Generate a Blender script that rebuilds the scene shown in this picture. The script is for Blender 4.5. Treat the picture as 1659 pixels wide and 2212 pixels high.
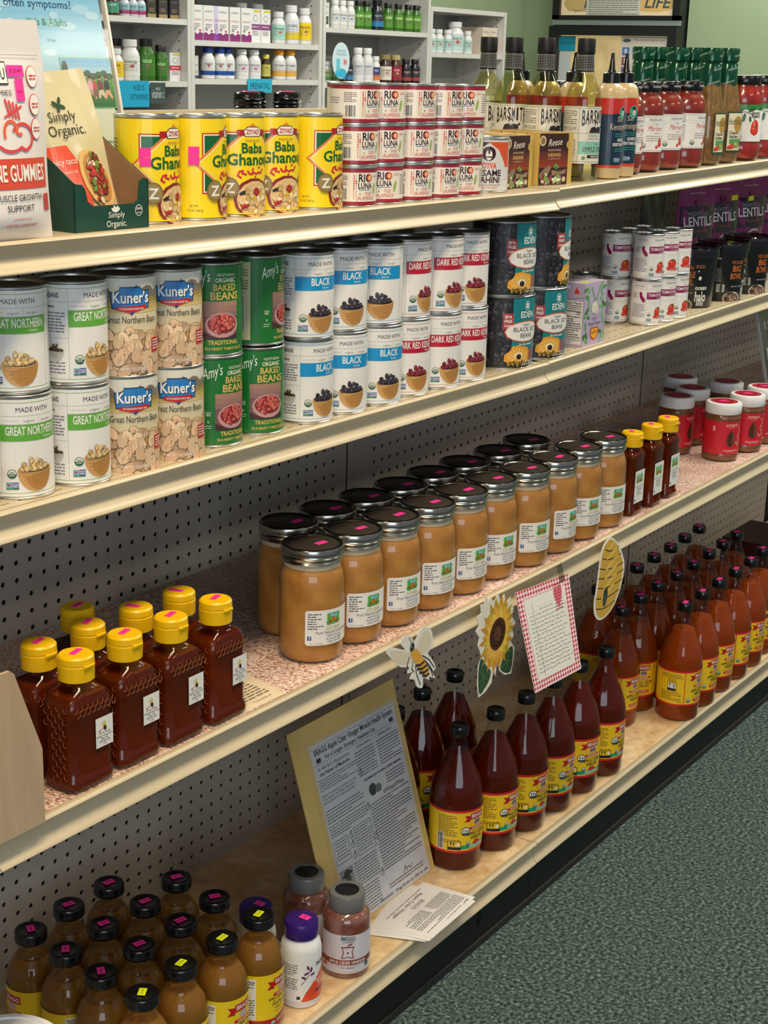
import bpy, bmesh, math, random
from math import sin, cos, pi, radians, atan2, sqrt, floor
from mathutils import Matrix, Vector

# ---------------------------------------------------------------- clear
for o in list(bpy.data.objects):
    bpy.data.objects.remove(o, do_unlink=True)
S = bpy.context.scene
COL = S.collection
U = 0.0254            # every length below is in inches, the floor is z = 0, the peg panels stand at y = 0

# ---------------------------------------------------------------- camera
cam_d = bpy.data.cameras.new('camera'); cam = bpy.data.objects.new('camera', cam_d); COL.objects.link(cam)
YAW, PITCH, ROLL, FPX = (0.5964927488081533, 0.28483222774570416, 0.02769193418270753, 3299.0164157182526)
fwd = Vector((cos(YAW)*cos(PITCH), sin(YAW)*cos(PITCH), -sin(PITCH)))
rgt = Vector((sin(YAW), -cos(YAW), 0)); upv = rgt.cross(fwd)
rg2 = rgt*cos(ROLL) + upv*sin(ROLL); up2 = -rgt*sin(ROLL) + upv*cos(ROLL)
mw = Matrix((rg2, up2, -fwd)).transposed().to_4x4()
mw.translation = Vector((-1.3457174619785495, -1.5420228426067495, 1.436077))
cam.matrix_world = mw
cam_d.sensor_fit = 'HORIZONTAL'; cam_d.sensor_width = 36.0; cam_d.lens = FPX/1659*36.0
cam_d.clip_start = 0.05; cam_d.clip_end = 60
S.camera = cam

# ---------------------------------------------------------------- world, lights, exposure
wd = bpy.data.worlds.new('world'); S.world = wd; wd.use_nodes = True
wd.node_tree.nodes['Background'].inputs[0].default_value = (0.80, 0.86, 1.0, 1)
wd.node_tree.nodes['Background'].inputs[1].default_value = 0.2

def area(name, loc, size, col, power, rot=(0, 0, 0)):
    l = bpy.data.lights.new(name, 'AREA'); l.shape = 'RECTANGLE'; l.size, l.size_y = size
    l.color = col; l.energy = power
    o = bpy.data.objects.new(name, l); COL.objects.link(o); o.location = loc; o.rotation_euler = rot
    return o
# fluorescent troffers in the ceiling: warm over the near end of the aisle, neutral further on
for i, (x, y, c, p) in enumerate([(-0.5, -1.0, (1, .80, .54), 34), (-2.6, -1.1, (1, .86, .64), 16), (2.0, -1.0, (1, .95, .80), 32), (4.3, -1.0, (1, .97, .86), 30),
                                  (0.9, 1.35, (1, .95, .85), 24), (3.4, 1.35, (1, .97, .9), 30), (5.3, 1.2, (1, .97, .9), 24), (0.8, -3.2, (1, .93, .8), 12), (3.6, -3.2, (1, .95, .85), 14)]):
    area('troffer_light', (x, y, 2.72), (1.15, .30), c, p)
# shop window behind the photographer, cool daylight
area('window_light', (-3.6, -3.6, 1.75), (2.6, 1.6), (.80, .90, 1.0), 46, (radians(82), 0, radians(-48)))
vs = S.view_settings
S.display_settings.display_device = 'sRGB'
vs.view_transform = 'Standard'; vs.look = 'None'; vs.gamma = 1.0; vs.use_curve_mapping = False
vs.exposure = 0.22

# ---------------------------------------------------------------- colour, materials
def lin(c):
    return tuple(((v/255)/12.92 if v/255 <= .04045 else ((v/255+.055)/1.055)**2.4) for v in c[:3])
MATS = {}
def mat(name, rgb, rough=.5, metal=0, spec=.5, trans=0, ior=1.45, coat=0, emit=None, sss=0, bump=None, tint2=None, tscale=20, stretch=None):
    if name in MATS: return MATS[name]
    m = bpy.data.materials.new(name); m.use_nodes = True; nt = m.node_tree; b = nt.nodes['Principled BSDF']
    b.inputs['Base Color'].default_value = lin(rgb)+(1,)
    b.inputs['Roughness'].default_value = rough; b.inputs['Metallic'].default_value = metal
    b.inputs['Specular IOR Level'].default_value = spec; b.inputs['IOR'].default_value = ior
    b.inputs['Transmission Weight'].default_value = trans
    b.inputs['Coat Weight'].default_value = coat; b.inputs['Coat Roughness'].default_value = .05
    if sss:
        b.inputs['Subsurface Weight'].default_value = sss; b.inputs['Subsurface Radius'].default_value = (.01, .006, .003)
        b.inputs['Subsurface Scale'].default_value = 1.0
    if emit:
        b.inputs['Emission Color'].default_value = lin(emit[0])+(1,); b.inputs['Emission Strength'].default_value = emit[1]
    if tint2 or bump:
        tc = nt.nodes.new('ShaderNodeTexCoord'); mp = nt.nodes.new('ShaderNodeMapping')
        nt.links.new(tc.outputs['Object'], mp.inputs[0])
        if stretch: mp.inputs['Scale'].default_value = stretch
        n = nt.nodes.new('ShaderNodeTexNoise'); n.inputs['Scale'].default_value = tscale; n.inputs['Detail'].default_value = 5
        nt.links.new(mp.outputs[0], n.inputs['Vector'])
        if tint2:
            r = nt.nodes.new('ShaderNodeValToRGB'); r.color_ramp.elements[0].position = .38; r.color_ramp.elements[1].position = .62
            r.color_ramp.elements[0].color = lin(rgb)+(1,); r.color_ramp.elements[1].color = lin(tint2)+(1,)
            nt.links.new(n.outputs['Fac'], r.inputs[0]); nt.links.new(r.outputs[0], b.inputs['Base Color'])
        if bump:
            bp = nt.nodes.new('ShaderNodeBump'); bp.inputs['Strength'].default_value = bump; bp.inputs['Distance'].default_value = .002
            nt.links.new(n.outputs['Fac'], bp.inputs['Height']); nt.links.new(bp.outputs[0], b.inputs['Normal'])
    MATS[name] = m; return m

def print_mat(name, rough, coat=0, spec=.5):
    m = bpy.data.materials.new(name); m.use_nodes = True; nt = m.node_tree; b = nt.nodes['Principled BSDF']
    a = nt.nodes.new('ShaderNodeAttribute'); a.attribute_name = 'Ink'
    nt.links.new(a.outputs['Color'], b.inputs['Base Color']); b.inputs['Roughness'].default_value = rough
    b.inputs['Coat Weight'].default_value = coat; b.inputs['Coat Roughness'].default_value = .08; b.inputs['Specular IOR Level'].default_value = spec
    MATS[name] = m; return m
INK = print_mat('printed_paper', .4, .3); INKM = print_mat('printed_matt', .7, 0, .25); INKG = print_mat('printed_gloss', .2, .5)

def thin_glass(name, tint, gloss=.035):
    m = bpy.data.materials.new(name); m.use_nodes = True; nt = m.node_tree; nt.nodes.clear()
    out = nt.nodes.new('ShaderNodeOutputMaterial'); mix = nt.nodes.new('ShaderNodeMixShader')
    tr = nt.nodes.new('ShaderNodeBsdfTransparent'); gl = nt.nodes.new('ShaderNodeBsdfGlossy'); fr = nt.nodes.new('ShaderNodeLayerWeight')
    tr.inputs[0].default_value = lin(tint)+(1,); gl.inputs['Roughness'].default_value = .03; fr.inputs['Blend'].default_value = .5
    pw = nt.nodes.new('ShaderNodeMath'); pw.operation = 'POWER'; pw.inputs[1].default_value = 4.0; ml = nt.nodes.new('ShaderNodeMath'); ml.operation = 'MULTIPLY'; ml.inputs[1].default_value = .6
    ad = nt.nodes.new('ShaderNodeMath'); ad.operation = 'ADD'; ad.inputs[1].default_value = gloss
    nt.links.new(fr.outputs['Facing'], pw.inputs[0]); nt.links.new(pw.outputs[0], ml.inputs[0]); nt.links.new(ml.outputs[0], ad.inputs[0]); nt.links.new(ad.outputs[0], mix.inputs[0])
    nt.links.new(tr.outputs[0], mix.inputs[1]); nt.links.new(gl.outputs[0], mix.inputs[2]); nt.links.new(mix.outputs[0], out.inputs[0])
    MATS[name] = m; return m
GLASS = thin_glass('clear_glass', (250, 252, 250)); PLAST = thin_glass('clear_plastic', (250, 250, 248), .03)

TIN = mat('tinplate', (206, 206, 202), .3, 1); TIND = mat('tin_lid', (150, 150, 155), .28, 1); STEEL = mat('jar_lid_steel', (176, 172, 162), .22, 1)
BLACKP = mat('black_plastic', (14, 14, 16), .22, coat=.3); BLACKM = mat('black_matt', (18, 18, 20), .45)
WHITEP = mat('white_plastic', (232, 232, 232), .32); YELP = mat('yellow_plastic', (240, 190, 12), .35, sss=.1)
PURP = mat('purple_plastic', (52, 26, 110), .3); CREAM = mat('cream_enamel', (200, 186, 156), .36, coat=.1, tint2=(194, 180, 150), tscale=6)
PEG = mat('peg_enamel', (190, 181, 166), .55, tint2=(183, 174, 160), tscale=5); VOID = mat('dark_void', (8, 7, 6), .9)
HOT = mat('pink_sticker', (255, 52, 160), .6); NEON = mat('yellow_sticker', (225, 240, 20), .6)

# ---------------------------------------------------------------- mesh helpers
def add(name, V, F, m, parent=None, smooth=True, ang=38, midx=None, cols=None, loc=None):
    me = bpy.data.meshes.new(name)
    me.from_pydata([(v[0]*U, v[1]*U, v[2]*U) for v in V], [], F)
    ms = m if isinstance(m, (list, tuple)) else [m]
    for k in ms: me.materials.append(k)
    if midx: me.polygons.foreach_set('material_index', midx)
    if smooth:
        me.polygons.foreach_set('use_smooth', [True]*len(F)); me.set_sharp_from_angle(angle=radians(ang))
    if cols:
        at = me.color_attributes.new('Ink', 'FLOAT_COLOR', 'CORNER'); buf = []
        for f, c in zip(F, cols): buf.extend((c[0], c[1], c[2], 1.0)*len(f))
        at.data.foreach_set('color', buf)
    me.update()
    o = bpy.data.objects.new(name, me); COL.objects.link(o)
    if parent: o.parent = parent
    if loc: o.location = (loc[0]*U, loc[1]*U, loc[2]*U)
    return o
def empty(name, loc=(0, 0, 0), rz=0):
    o = bpy.data.objects.new(name, None); COL.objects.link(o); o.empty_display_size = .02
    o.location = (loc[0]*U, loc[1]*U, loc[2]*U); o.rotation_euler = (0, 0, radians(rz)); return o
def tag(o, label, cat, group=None, kind=None):
    o['label'] = label; o['category'] = cat
    if group: o['group'] = group
    if kind: o['kind'] = kind
    return o
def struct(o):
    o['kind'] = 'structure'; return o
def dup(root, loc, rz=None):
    r = root.copy(); COL.objects.link(r); r.location = (loc[0]*U, loc[1]*U, loc[2]*U)
    if rz is not None: r.rotation_euler = (0, 0, radians(rz))
    for ch in root.children:
        c = ch.copy(); COL.objects.link(c); c.parent = r
        for g in ch.children:
            d = g.copy(); COL.objects.link(d); d.parent = c
    return r
class Kind:
    """first placement moves the prototype, later ones copy it"""
    def __init__(s, make): s.make = make; s.o = None
    def put(s, x, y, z, rz, label, cat, group=None):
        if s.o is None:
            s.o = s.make(); o = s.o; o.location = (x*U, y*U, z*U); o.rotation_euler = (0, 0, radians(rz))
        else: o = dup(s.o, (x, y, z), rz)
        for k in ('label', 'category', 'group'):
            if k in o: del o[k]
        return tag(o, label, cat, group)

def lathe(prof, n=32, fn=None, cx=0, cy=0, sy=1.0):
    """prof: (r,z) from bottom to top; r=0 closes; fn(a,r,z)->r"""
    V, F, prev = [], [], None
    for r, z in prof:
        if r <= 1e-6: ring = [len(V)]; V.append((cx, cy, z))
        else:
            ring = list(range(len(V), len(V)+n))
            for k in range(n):
                a = 2*pi*k/n; rr = fn(a, r, z) if fn else r
                V.append((cx+rr*sin(a), cy-rr*cos(a)*sy, z))
        if prev is not None:
            if len(prev) == 1 and len(ring) > 1: F += [(prev[0], ring[k], ring[(k+1) % n])[::-1] for k in range(n)]
            elif len(ring) == 1 and len(prev) > 1: F += [(prev[k], prev[(k+1) % n], ring[0]) for k in range(n)]
            elif len(ring) > 1: F += [(prev[k], prev[(k+1) % n], ring[(k+1) % n], ring[k]) for k in range(n)]
        prev = ring
    return V, F
def box(x0, y0, z0, x1, y1, z1):
    V = [(x, y, z) for z in (z0, z1) for y in (y0, y1) for x in (x0, x1)]
    return V, [(0, 2, 3, 1), (4, 5, 7, 6), (0, 1, 5, 4), (2, 6, 7, 3), (0, 4, 6, 2), (1, 3, 7, 5)]
def join(*parts):
    V, F = [], []
    for v, f in parts:
        b = len(V); V += v; F += [tuple(i+b for i in q) for q in f]
    return V, F
def prism(poly, h0, h1, ax='z'):
    """extrude a polygon (ccw) between h0 and h1 along ax"""
    mk = {'z': lambda a, b, h: (a, b, h), 'y': lambda a, b, h: (a, h, b), 'x': lambda a, b, h: (h, a, b)}[ax]
    n = len(poly); V = [mk(a, b, h0) for a, b in poly]+[mk(a, b, h1) for a, b in poly]
    F = [tuple(range(n))[::-1], tuple(range(n, 2*n))]+[(k, (k+1) % n, n+(k+1) % n, n+k) for k in range(n)]
    return V, F
def rbox(hx, hy, prof, k=5, rad=.3):
    """rounded-rectangle lofted body: prof rows (scale_x, scale_y, z)"""
    V, F, prev = [], [], None
    def ring(ax, ay, r):
        P = []
        for cxs, cys, a0 in ((1, 1, 0), (-1, 1, pi/2), (-1, -1, pi), (1, -1, 3*pi/2)):
            for j in range(k+1):
                a = a0+pi/2*j/k; P.append((cxs*(ax-r)+r*cos(a), cys*(ay-r)+r*sin(a)))
        return P
    for row in prof:
        ax, ay, z = row[:3]; r = row[3] if len(row) > 3 else rad
        if ax <= 1e-6: rg = [len(V)]; V.append((0, 0, z))
        else:
            P = ring(ax, ay, min(r, ax*.999, ay*.999)); rg = list(range(len(V), len(V)+len(P))); V += [(p[0], p[1], z) for p in P]
        if prev is not None:
            n = max(len(rg), len(prev))
            if len(prev) == 1: F += [(prev[0], rg[(i+1) % n], rg[i]) for i in range(n)]
            elif len(rg) == 1: F += [(prev[i], prev[(i+1) % n], rg[0]) for i in range(n)]
            else: F += [(prev[i], prev[(i+1) % n], rg[(i+1) % n], rg[i]) for i in range(n)]
        prev = rg
    return V, F

# ---------------------------------------------------------------- lettering: every character once, from Blender's own font
CH = sorted(set("ABCDEFGHIJKLMNOPQRSTUVWXYZabcdefghijklmnopqrstuvwxyz0123456789 .,:;!?'&%$#()-/+=_*<>|·ñÑ•®™éf›"))
GL = {}
def build_glyphs():
    tmp = []
    for bold in (0, 1):
        for c in CH:
            for s in (c, '|'+c+'|'):
                cu = bpy.data.curves.new('g', 'FONT'); cu.body = s; cu.size = 1; cu.resolution_u = 2 if not bold else 2
                if bold: cu.offset = .022
                o = bpy.data.objects.new('g', cu); COL.objects.link(o); tmp.append((bold, c, s, o, cu))
    bpy.context.view_layer.update(); dg = bpy.context.evaluated_depsgraph_get(); W = {}
    for bold, c, s, o, cu in tmp:
        me = o.evaluated_get(dg).to_mesh(); xs = [v.co.x for v in me.vertices]
        if len(s) == 1 and c != '|' or s == '|':
            if len(s) == 1:
                me.calc_loop_triangles()
                GL[(bold, c)] = [[(me.vertices[i].co.x, me.vertices[i].co.y) for i in t.vertices] for t in me.loop_triangles]
                for t in GL[(bold, c)]:
                    if (t[1][0]-t[0][0])*(t[2][1]-t[0][1])-(t[1][1]-t[0][1])*(t[2][0]-t[0][0]) < 0: t.reverse()
        if len(s) == 3: W[(bold, c)] = (max(xs)-min(xs))
        o.evaluated_get(dg).to_mesh_clear()
    for bold, c, s, o, cu in tmp: bpy.data.objects.remove(o, do_unlink=True)
    for cu in [t[4] for t in tmp]: bpy.data.curves.remove(cu)
    return W
_W = build_glyphs()
ADV = {}
for b in (0, 1):
    # '|' + '|' + '|' spans 2 bars advance + bar width ; widths relative to it give the advance of each character
    bw = max(p[0] for t in GL[(b, '|')] for p in t)-min(p[0] for t in GL[(b, '|')] for p in t)
    abar = (_W[(b, '|')]-bw)/2
    for c in CH: ADV[(b, c)] = _W[(b, c)]-bw-abar
CAPH = max(p[1] for t in GL[(0, 'H')] for p in t)

W_ = (236, 234, 228); K_ = (22, 20, 24)
class Print:
    """flat print made of small coloured faces; R wraps it round a cylinder of that radius, else it lies in the plane facing -Y"""
    E = .0045
    def __init__(s, R=None, back=0.0, fmap=None): s.k = 0; s.R = R; s.V = []; s.F = []; s.C = []; s.z = 0; s.fmap = fmap; s.base = back
    def up(s): s.z += 1; return s
    def tri(s, poly, col):
        c = lin(col)
        if s.R:
            w = s.R*radians(9.0)
            lo = min(p[0] for p in poly); hi = max(p[0] for p in poly); a = floor(lo/w+1e-6); b = floor(hi/w-1e-6)
            if b > a and b-a < 80:
                for k in range(a, b+1):
                    q = clip(poly, k*w, (k+1)*w)
                    if q: s._emit(q, c)
                return
        s._emit(poly, c)
    def _emit(s, q, c):
        n = len(s.V); e = s.base+s.z*s.E+s.k*.00002
        for u, v in q:
            if s.fmap: s.V.append(s.fmap(u, v, e))
            elif s.R: a = u/s.R; r = s.R+e; s.V.append((r*sin(a), -r*cos(a), v))
            else: s.V.append((u, -e, v))
        s.F.append(tuple(range(n, n+len(q)))); s.C.append(c)
    def rect(s, u0, v0, u1, v1, col, grad=None, n=6):
        s.k += 1
        if grad:
            for k in range(n):
                t0, t1 = k/n, (k+1)/n; t = (t0+t1)/2
                s.tri([(u0, v0+(v1-v0)*t0), (u1, v0+(v1-v0)*t0), (u1, v0+(v1-v0)*t1), (u0, v0+(v1-v0)*t1)], tuple(col[i]*(1-t)+grad[i]*t for i in range(3)))
        else: s.tri([(u0, v0), (u1, v0), (u1, v1), (u0, v1)], col)
    def poly(s, pts, col):
        """any simple polygon"""
        from mathutils.geometry import tessellate_polygon
        s.k += 1
        for t in tessellate_polygon([[Vector((p[0], p[1], 0)) for p in pts]]):
            q = [pts[i][:2] for i in t]
            if (q[1][0]-q[0][0])*(q[2][1]-q[0][1])-(q[1][1]-q[0][1])*(q[2][0]-q[0][0]) < 0: q.reverse()
            s.tri(q, col)
    def ell(s, cu, cv, ru, rv, col, rot=0, n=14, a0=0, a1=360):
        c, d = cos(radians(rot)), sin(radians(rot)); P = []; s.k += 1
        full = (a1-a0) >= 360; m = n if full else n+1
        for k in range(m):
            a = radians(a0+(a1-a0)*k/n); x, y = ru*cos(a), rv*sin(a); P.append((cu+x*c-y*d, cv+x*d+y*c))
        s.tri(P, col)
    def stroke(s, pts, w, col):
        for (a, b), (c, d) in zip(pts, pts[1:]):
            L = math.hypot(c-a, d-b) or 1e-6; nx, ny = -(d-b)/L*w/2, (c-a)/L*w/2; ex, ey = (c-a)/L*w*.3, (d-b)/L*w*.3
            q = [(a-nx-ex, b-ny-ey), (c-nx+ex, d-ny+ey), (c+nx+ex, d+ny+ey), (a+nx-ex, b+ny-ey)]
            s.k += 1; s.tri(q, col)
    def text(s, t, u, v, h, col, w=None, al='c', bold=0, shear=0, rot=0, arc=0):
        s.k += 1
        if not t: return 0
        k = h/CAPH; tot = sum(ADV[(bold, c)] for c in t); sx = k if w is None else w/tot
        x = {'c': -tot*sx/2, 'l': 0, 'r': -tot*sx}[al]; cr, sr = cos(radians(rot)), sin(radians(rot))
        for c in t:
            for tr in GL[(bold, c)]:
                q = []
                for a, b in tr:
                    X = x+a*sx+shear*b*k; Y = b*k+arc*(x+a*sx)**2; q.append((u+X*cr-Y*sr, v+X*sr+Y*cr))
                s.tri(q, col)
            x += ADV[(bold, c)]*sx
        return x
    def greek(s, u0, u1, v, n, dv, col, h=None, seed=1, rag=.8):
        """lines of print too small to read"""
        R = random.Random(seed); h = h or dv*.42
        for i in range(n):
            x = u0; end = u1 if R.random() < rag else u0+(u1-u0)*R.uniform(.5, .95)
            while x < end-.02:
                w = min(R.uniform(.8, 3.2)*h*1.6, end-x); s.rect(x, v-i*dv, x+w, v-i*dv+h, col); x += w+h*.75
    def bars(s, u0, v0, u1, v1, seed=3, bg=W_):
        R = random.Random(seed); s.rect(u0, v0, u1, v1, bg); s.up(); x = u0+.05
        while x < u1-.06:
            w = R.choice((.012, .02, .035)); s.rect(x, v0+.05, x+w, v1-.04, K_); x += w+R.choice((.014, .022, .03))
        s.z -= 1
    def usda(s, u, v, r):
        s.ell(u, v, r, r, (40, 90, 50)); s.up().ell(u, v, r*.86, r*.86, W_); s.up().ell(u, v, r*.86, r*.86, (44, 104, 66), a0=180, a1=360)
        s.up().text('USDA', u, v+r*.12, r*.36, (50, 100, 60), w=r*1.1, bold=1); s.text('ORGANIC', u, v-r*.42, r*.26, W_, w=r*1.2, bold=1); s.z -= 3
    def nongmo(s, u, v, w):
        s.rect(u, v, u+w*.46, v+w*.6, (120, 180, 200)); s.rect(u+w*.48, v+w*.14, u+w, v+w*.6, (50, 80, 160)); s.rect(u, v, u+w, v+w*.13, (60, 130, 90))
        s.up(); s.poly([(u+w*.05, v+w*.55), (u+w*.2, v+w*.2), (u+w*.42, v+w*.55), (u+w*.2, v+w*.4)], (190, 60, 70)); s.text('NON', u+w*.74, v+w*.38, w*.14, W_, bold=1); s.text('GMO', u+w*.74, v+w*.2, w*.14, W_, bold=1); s.z -= 1
    def pile(s, cu, cv, ru, rv, n, sz, cols, seed=2, dome=False, hl=True):
        """a heap of beans, painted as shaded ovals"""
        R = random.Random(seed); z0 = s.z; P = []
        for k in range(n):
            a = R.uniform(0, 2*pi); r = sqrt(R.random()); x, y = cu+ru*r*cos(a), cv+rv*r*sin(a)
            if dome and y < cv: y = cv+(cv-y)*.15
            P.append((y, x))
        P.sort(reverse=True)
        for i, (y, x) in enumerate(P):
            s.z = z0+(i % 3); ro = R.uniform(0, 180); c = R.choice(cols); f = R.uniform(.86, 1.1); k = sz*R.uniform(.85, 1.15)
            s.ell(x, y, k*1.12, k*.8, tuple(v*.55 for v in c), ro, 8); s.z += .4
            s.ell(x, y+k*.06, k, k*.66, tuple(min(255, v*f) for v in c), ro, 9)
            if hl: s.z += .3; s.ell(x-k*.12, y+k*.22, k*.4, k*.2, tuple(min(255, v*f+45) for v in c), ro, 6)
        s.z = z0
    def bowl(s, cu, cv, w, cols, seed=2, wood=((206, 158, 92), (182, 130, 66))):
        h = w*.62; z0 = s.z
        s.poly([(cu+w/2*cos(radians(a)), cv+h*sin(radians(a))) for a in range(180, 361, 15)], wood[0])
        s.up(); s.poly([(cu+w*.1+w*.4*cos(radians(a)), cv-.02*w+h*.93*sin(radians(a))) for a in range(200, 361, 20)]+[(cu+w*.3, cv-.05)], wood[1])
        for q in range(3): s.stroke([(cu-w*.36+q*.05*w, cv-h*(.28+.17*q)), (cu-w*.05, cv-h*(.36+.17*q)), (cu+w*(.3-q*.05), cv-h*(.26+.17*q))], .012*w, (168, 118, 60))
        s.up(); s.ell(cu, cv, w/2, w*.12, (222, 178, 112)); s.up(); s.ell(cu, cv, w*.45, w*.09, tuple(v*.5 for v in cols[0]))
        s.up(); s.pile(cu, cv+.0*w, w*.41, w*.30, 34, w*.075, cols, seed, dome=True); s.z = z0
    def make(s, parent=None, m=None, name='label', kill=True):
        return add(name, s.V, s.F, m or INK, parent, smooth=bool(s.R or s.fmap), ang=60, cols=s.C)
def clip(poly, u0, u1):
    for sgn, lim in ((1, u0), (-1, u1)):
        out = []; n = len(poly)
        for i in range(n):
            a, b = poly[i], poly[(i+1) % n]; da, db = sgn*(a[0]-lim), sgn*(b[0]-lim)
            if da >= -1e-9: out.append(a)
            if (da > 1e-9 and db < -1e-9) or (da < -1e-9 and db > 1e-9):
                t = da/(da-db); out.append((a[0]+(b[0]-a[0])*t, a[1]+(b[1]-a[1])*t))
        poly = out
        if len(poly) < 3: return None
    return poly

# ================================================================ THE SETTING
ZB = 31.0
SEC = [(-63.5, -15.5), (-15.5, 32.5), (32.5, 80.5), (80.5, 128.5)]
def deck(s, x):
    if s == 'T': return ZB+(18.52-(x+10)*.0033 if x < 32.5 else 18.47+(x-32.5)*.0165)
    if s == '2': return ZB+(7.82-(x+13)*.0068 if x < 32.5 else 7.55+(x-32.5)*.0135)
    if s == '3': return ZB+(-5.22-(x+12)*.0063 if x < 32.5 else -5.5+(x-32.5)*.0075)
    return ZB+(-26.22 if x < 32.5 else -26.2-(x-32.5)*.0045)

def noise_mix(name, cols, scale, rough, stretch=(1, 1, 1), bump=.0, detail=6, pos=None, scale2=None, cols2=None, f2=.5, spec=.5):
    """speckle: ramp over noise, with a second broader stain layer"""
    m = bpy.data.materials.new(name); m.use_nodes = True; nt = m.node_tree; b = nt.nodes['Principled BSDF']
    b.inputs['Roughness'].default_value = rough; b.inputs['Specular IOR Level'].default_value = spec
    tc = nt.nodes.new('ShaderNodeTexCoord'); mp = nt.nodes.new('ShaderNodeMapping'); mp.inputs['Scale'].default_value = stretch
    nt.links.new(tc.outputs['Object'], mp.inputs[0])
    def ramp(sc, cs, det):
        n = nt.nodes.new('ShaderNodeTexNoise'); n.inputs['Scale'].default_value = sc; n.inputs['Detail'].default_value = det; n.inputs['Roughness'].default_value = .65
        nt.links.new(mp.outputs[0], n.inputs['Vector']); r = nt.nodes.new('ShaderNodeValToRGB'); el = r.color_ramp.elements
        ps = pos or [.3+.4*i/(len(cs)-1) for i in range(len(cs))]
        el[0].position = ps[0]; el[0].color = lin(cs[0])+(1,); el[1].position = ps[-1]; el[1].color = lin(cs[-1])+(1,)
        for p, c in zip(ps[1:-1], cs[1:-1]): e = el.new(p); e.color = lin(c)+(1,)
        nt.links.new(n.outputs['Fac'], r.inputs[0]); return r, n
    r, n = ramp(scale, cols, detail); out = r.outputs[0]
    if cols2:
        pos = [.35, .65]; r2, n2 = ramp(scale2, cols2, 4); mx = nt.nodes.new('ShaderNodeMix'); mx.data_type = 'RGBA'; mx.blend_type = 'MULTIPLY'; mx.inputs[0].default_value = f2
        nt.links.new(out, mx.inputs[6]); nt.links.new(r2.outputs[0], mx.inputs[7]); out = mx.outputs[2]
    nt.links.new(out, b.inputs['Base Color'])
    if bump:
        bp = nt.nodes.new('ShaderNodeBump'); bp.inputs['Strength'].default_value = bump; bp.inputs['Distance'].default_value = .004
        nt.links.new(n.outputs['Fac'], bp.inputs['Height']); nt.links.new(bp.outputs[0], b.inputs['Normal'])
    return m
LINO = noise_mix('speckled_linoleum', [(116, 58, 50), (196, 142, 126), (240, 218, 206), (250, 238, 230)], 360, .42, (1, .55, 1), .05, 3, [.33, .43, .52, .62], 5, [(196, 176, 150), (255, 255, 255)], .8)
LAMI = noise_mix('worn_laminate', [(214, 184, 142), (236, 212, 174), (244, 228, 198)], 60, .45, (1, 1, 1), .03, 8, None, 9, [(214, 186, 146), (255, 252, 244)], .8)
CARPET = noise_mix('carpet', [(30, 44, 44), (74, 96, 94), (122, 142, 136), (196, 206, 194)], 150, .95, (1, 1, 1), 1.0, 6, [.32, .45, .56, .7], 700, [(120, 120, 120), (255, 255, 255)], .9, .1)

def rail_profile(y0, h):
    P = [(y0+.9, -.09), (y0+.9, -.03), (y0+.5, -.03), (y0+.44, .01), (y0+.3, .04), (y0+.14, .07), (y0+.03, .03), (y0-.02, -.06), (y0+.04, -.14), (y0+.19, -.3), (y0+.27, -.52), (y0+.27, -.72)]
    P += [(y0+.2, -h+.42), (y0+.06, -h+.22), (y0-.05, -h+.14), (y0-.07, -h+.06), (y0-.02, -h), (y0+.1, -h-.02), (y0+.2, -h+.06), (y0+.36, -.6)]
    return P
def extr(P, xa, xb, za, zb, name, m, parent, ang=50):
    n = len(P); V = [(xa, y, z+za) for y, z in P]+[(xb, y, z+zb) for y, z in P]
    F = [(k, (k+1) % n, n+(k+1) % n, n+k)[::-1] for k in range(n)]+[tuple(range(n)), tuple(range(n, 2*n))[::-1]]
    return add(name, V, F, m, parent, ang=ang)
def holes(x0, x1, z0, z1, hx, hz, depth, shape, to3, margin=.5, zskip=None, pitch=1.0, pz=1.0):
    """perforated sheet: cells round every lattice point, plain strips elsewhere"""
    V, F = [], []
    xs = [hx+pitch*k for k in range(-80, 160) if x0+margin <= hx+pitch*k <= x1-margin]; zs = [hz+pz*k for k in range(-80, 120) if z0+pz/2 <= hz+pz*k <= z1-pz/2]
    if zskip: zs = [z for z in zs if not zskip(z)]
    def q(a, b, c, d):
        n = len(V); V.extend([to3(a, c, 0), to3(b, c, 0), to3(b, d, 0), to3(a, d, 0)]); F.append((n, n+1, n+2, n+3))
    xa, xb = xs[0]-pitch/2, xs[-1]+pitch/2; za, zb = min(zs)-pz/2, max(zs)+pz/2
    q(x0, xa, z0, z1); q(xb, x1, z0, z1); q(xa, xb, z0, za); q(xa, xb, zb, z1)
    k = za
    for z in sorted(zs):
        if z-pz/2 > k+1e-6: q(xa, xb, k, z-pz/2)
        k = z+pz/2
        for x in xs:
            n = len(V); m = len(shape)
            for a in range(8):
                t = pi/4*a+pi/8*0; c, s = cos(t), sin(t); kx = pitch/2*(1 if c > .3 else -1 if c < -.3 else 0); kz = pz/2*(1 if s > .3 else -1 if s < -.3 else 0)
                V.append(to3(x+kx, z+kz, 0))
            for u, v in shape: V.append(to3(x+u, z+v, 0))
            for u, v in shape: V.append(to3(x+u, z+v, depth))
            for a in range(8):
                b = (a+1) % 8; F.append((n+a, n+b, n+8+b, n+8+a)); F.append((n+8+a, n+8+b, n+16+b, n+16+a))
    return V, F
OCT = [(.16*cos(pi/4*a), .16*sin(pi/4*a)) for a in range(8)]
SLOT = [(.27, 0), (.22, .06), (0, .07), (-.22, .06), (-.27, 0), (-.22, -.06), (0, -.07), (.22, -.06)]
VSLOT = [(.075, 0), (.075, .28), (0, .28), (-.075, .28), (-.075, 0), (-.075, -.28), (0, -.28), (.075, -.28)]

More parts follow.
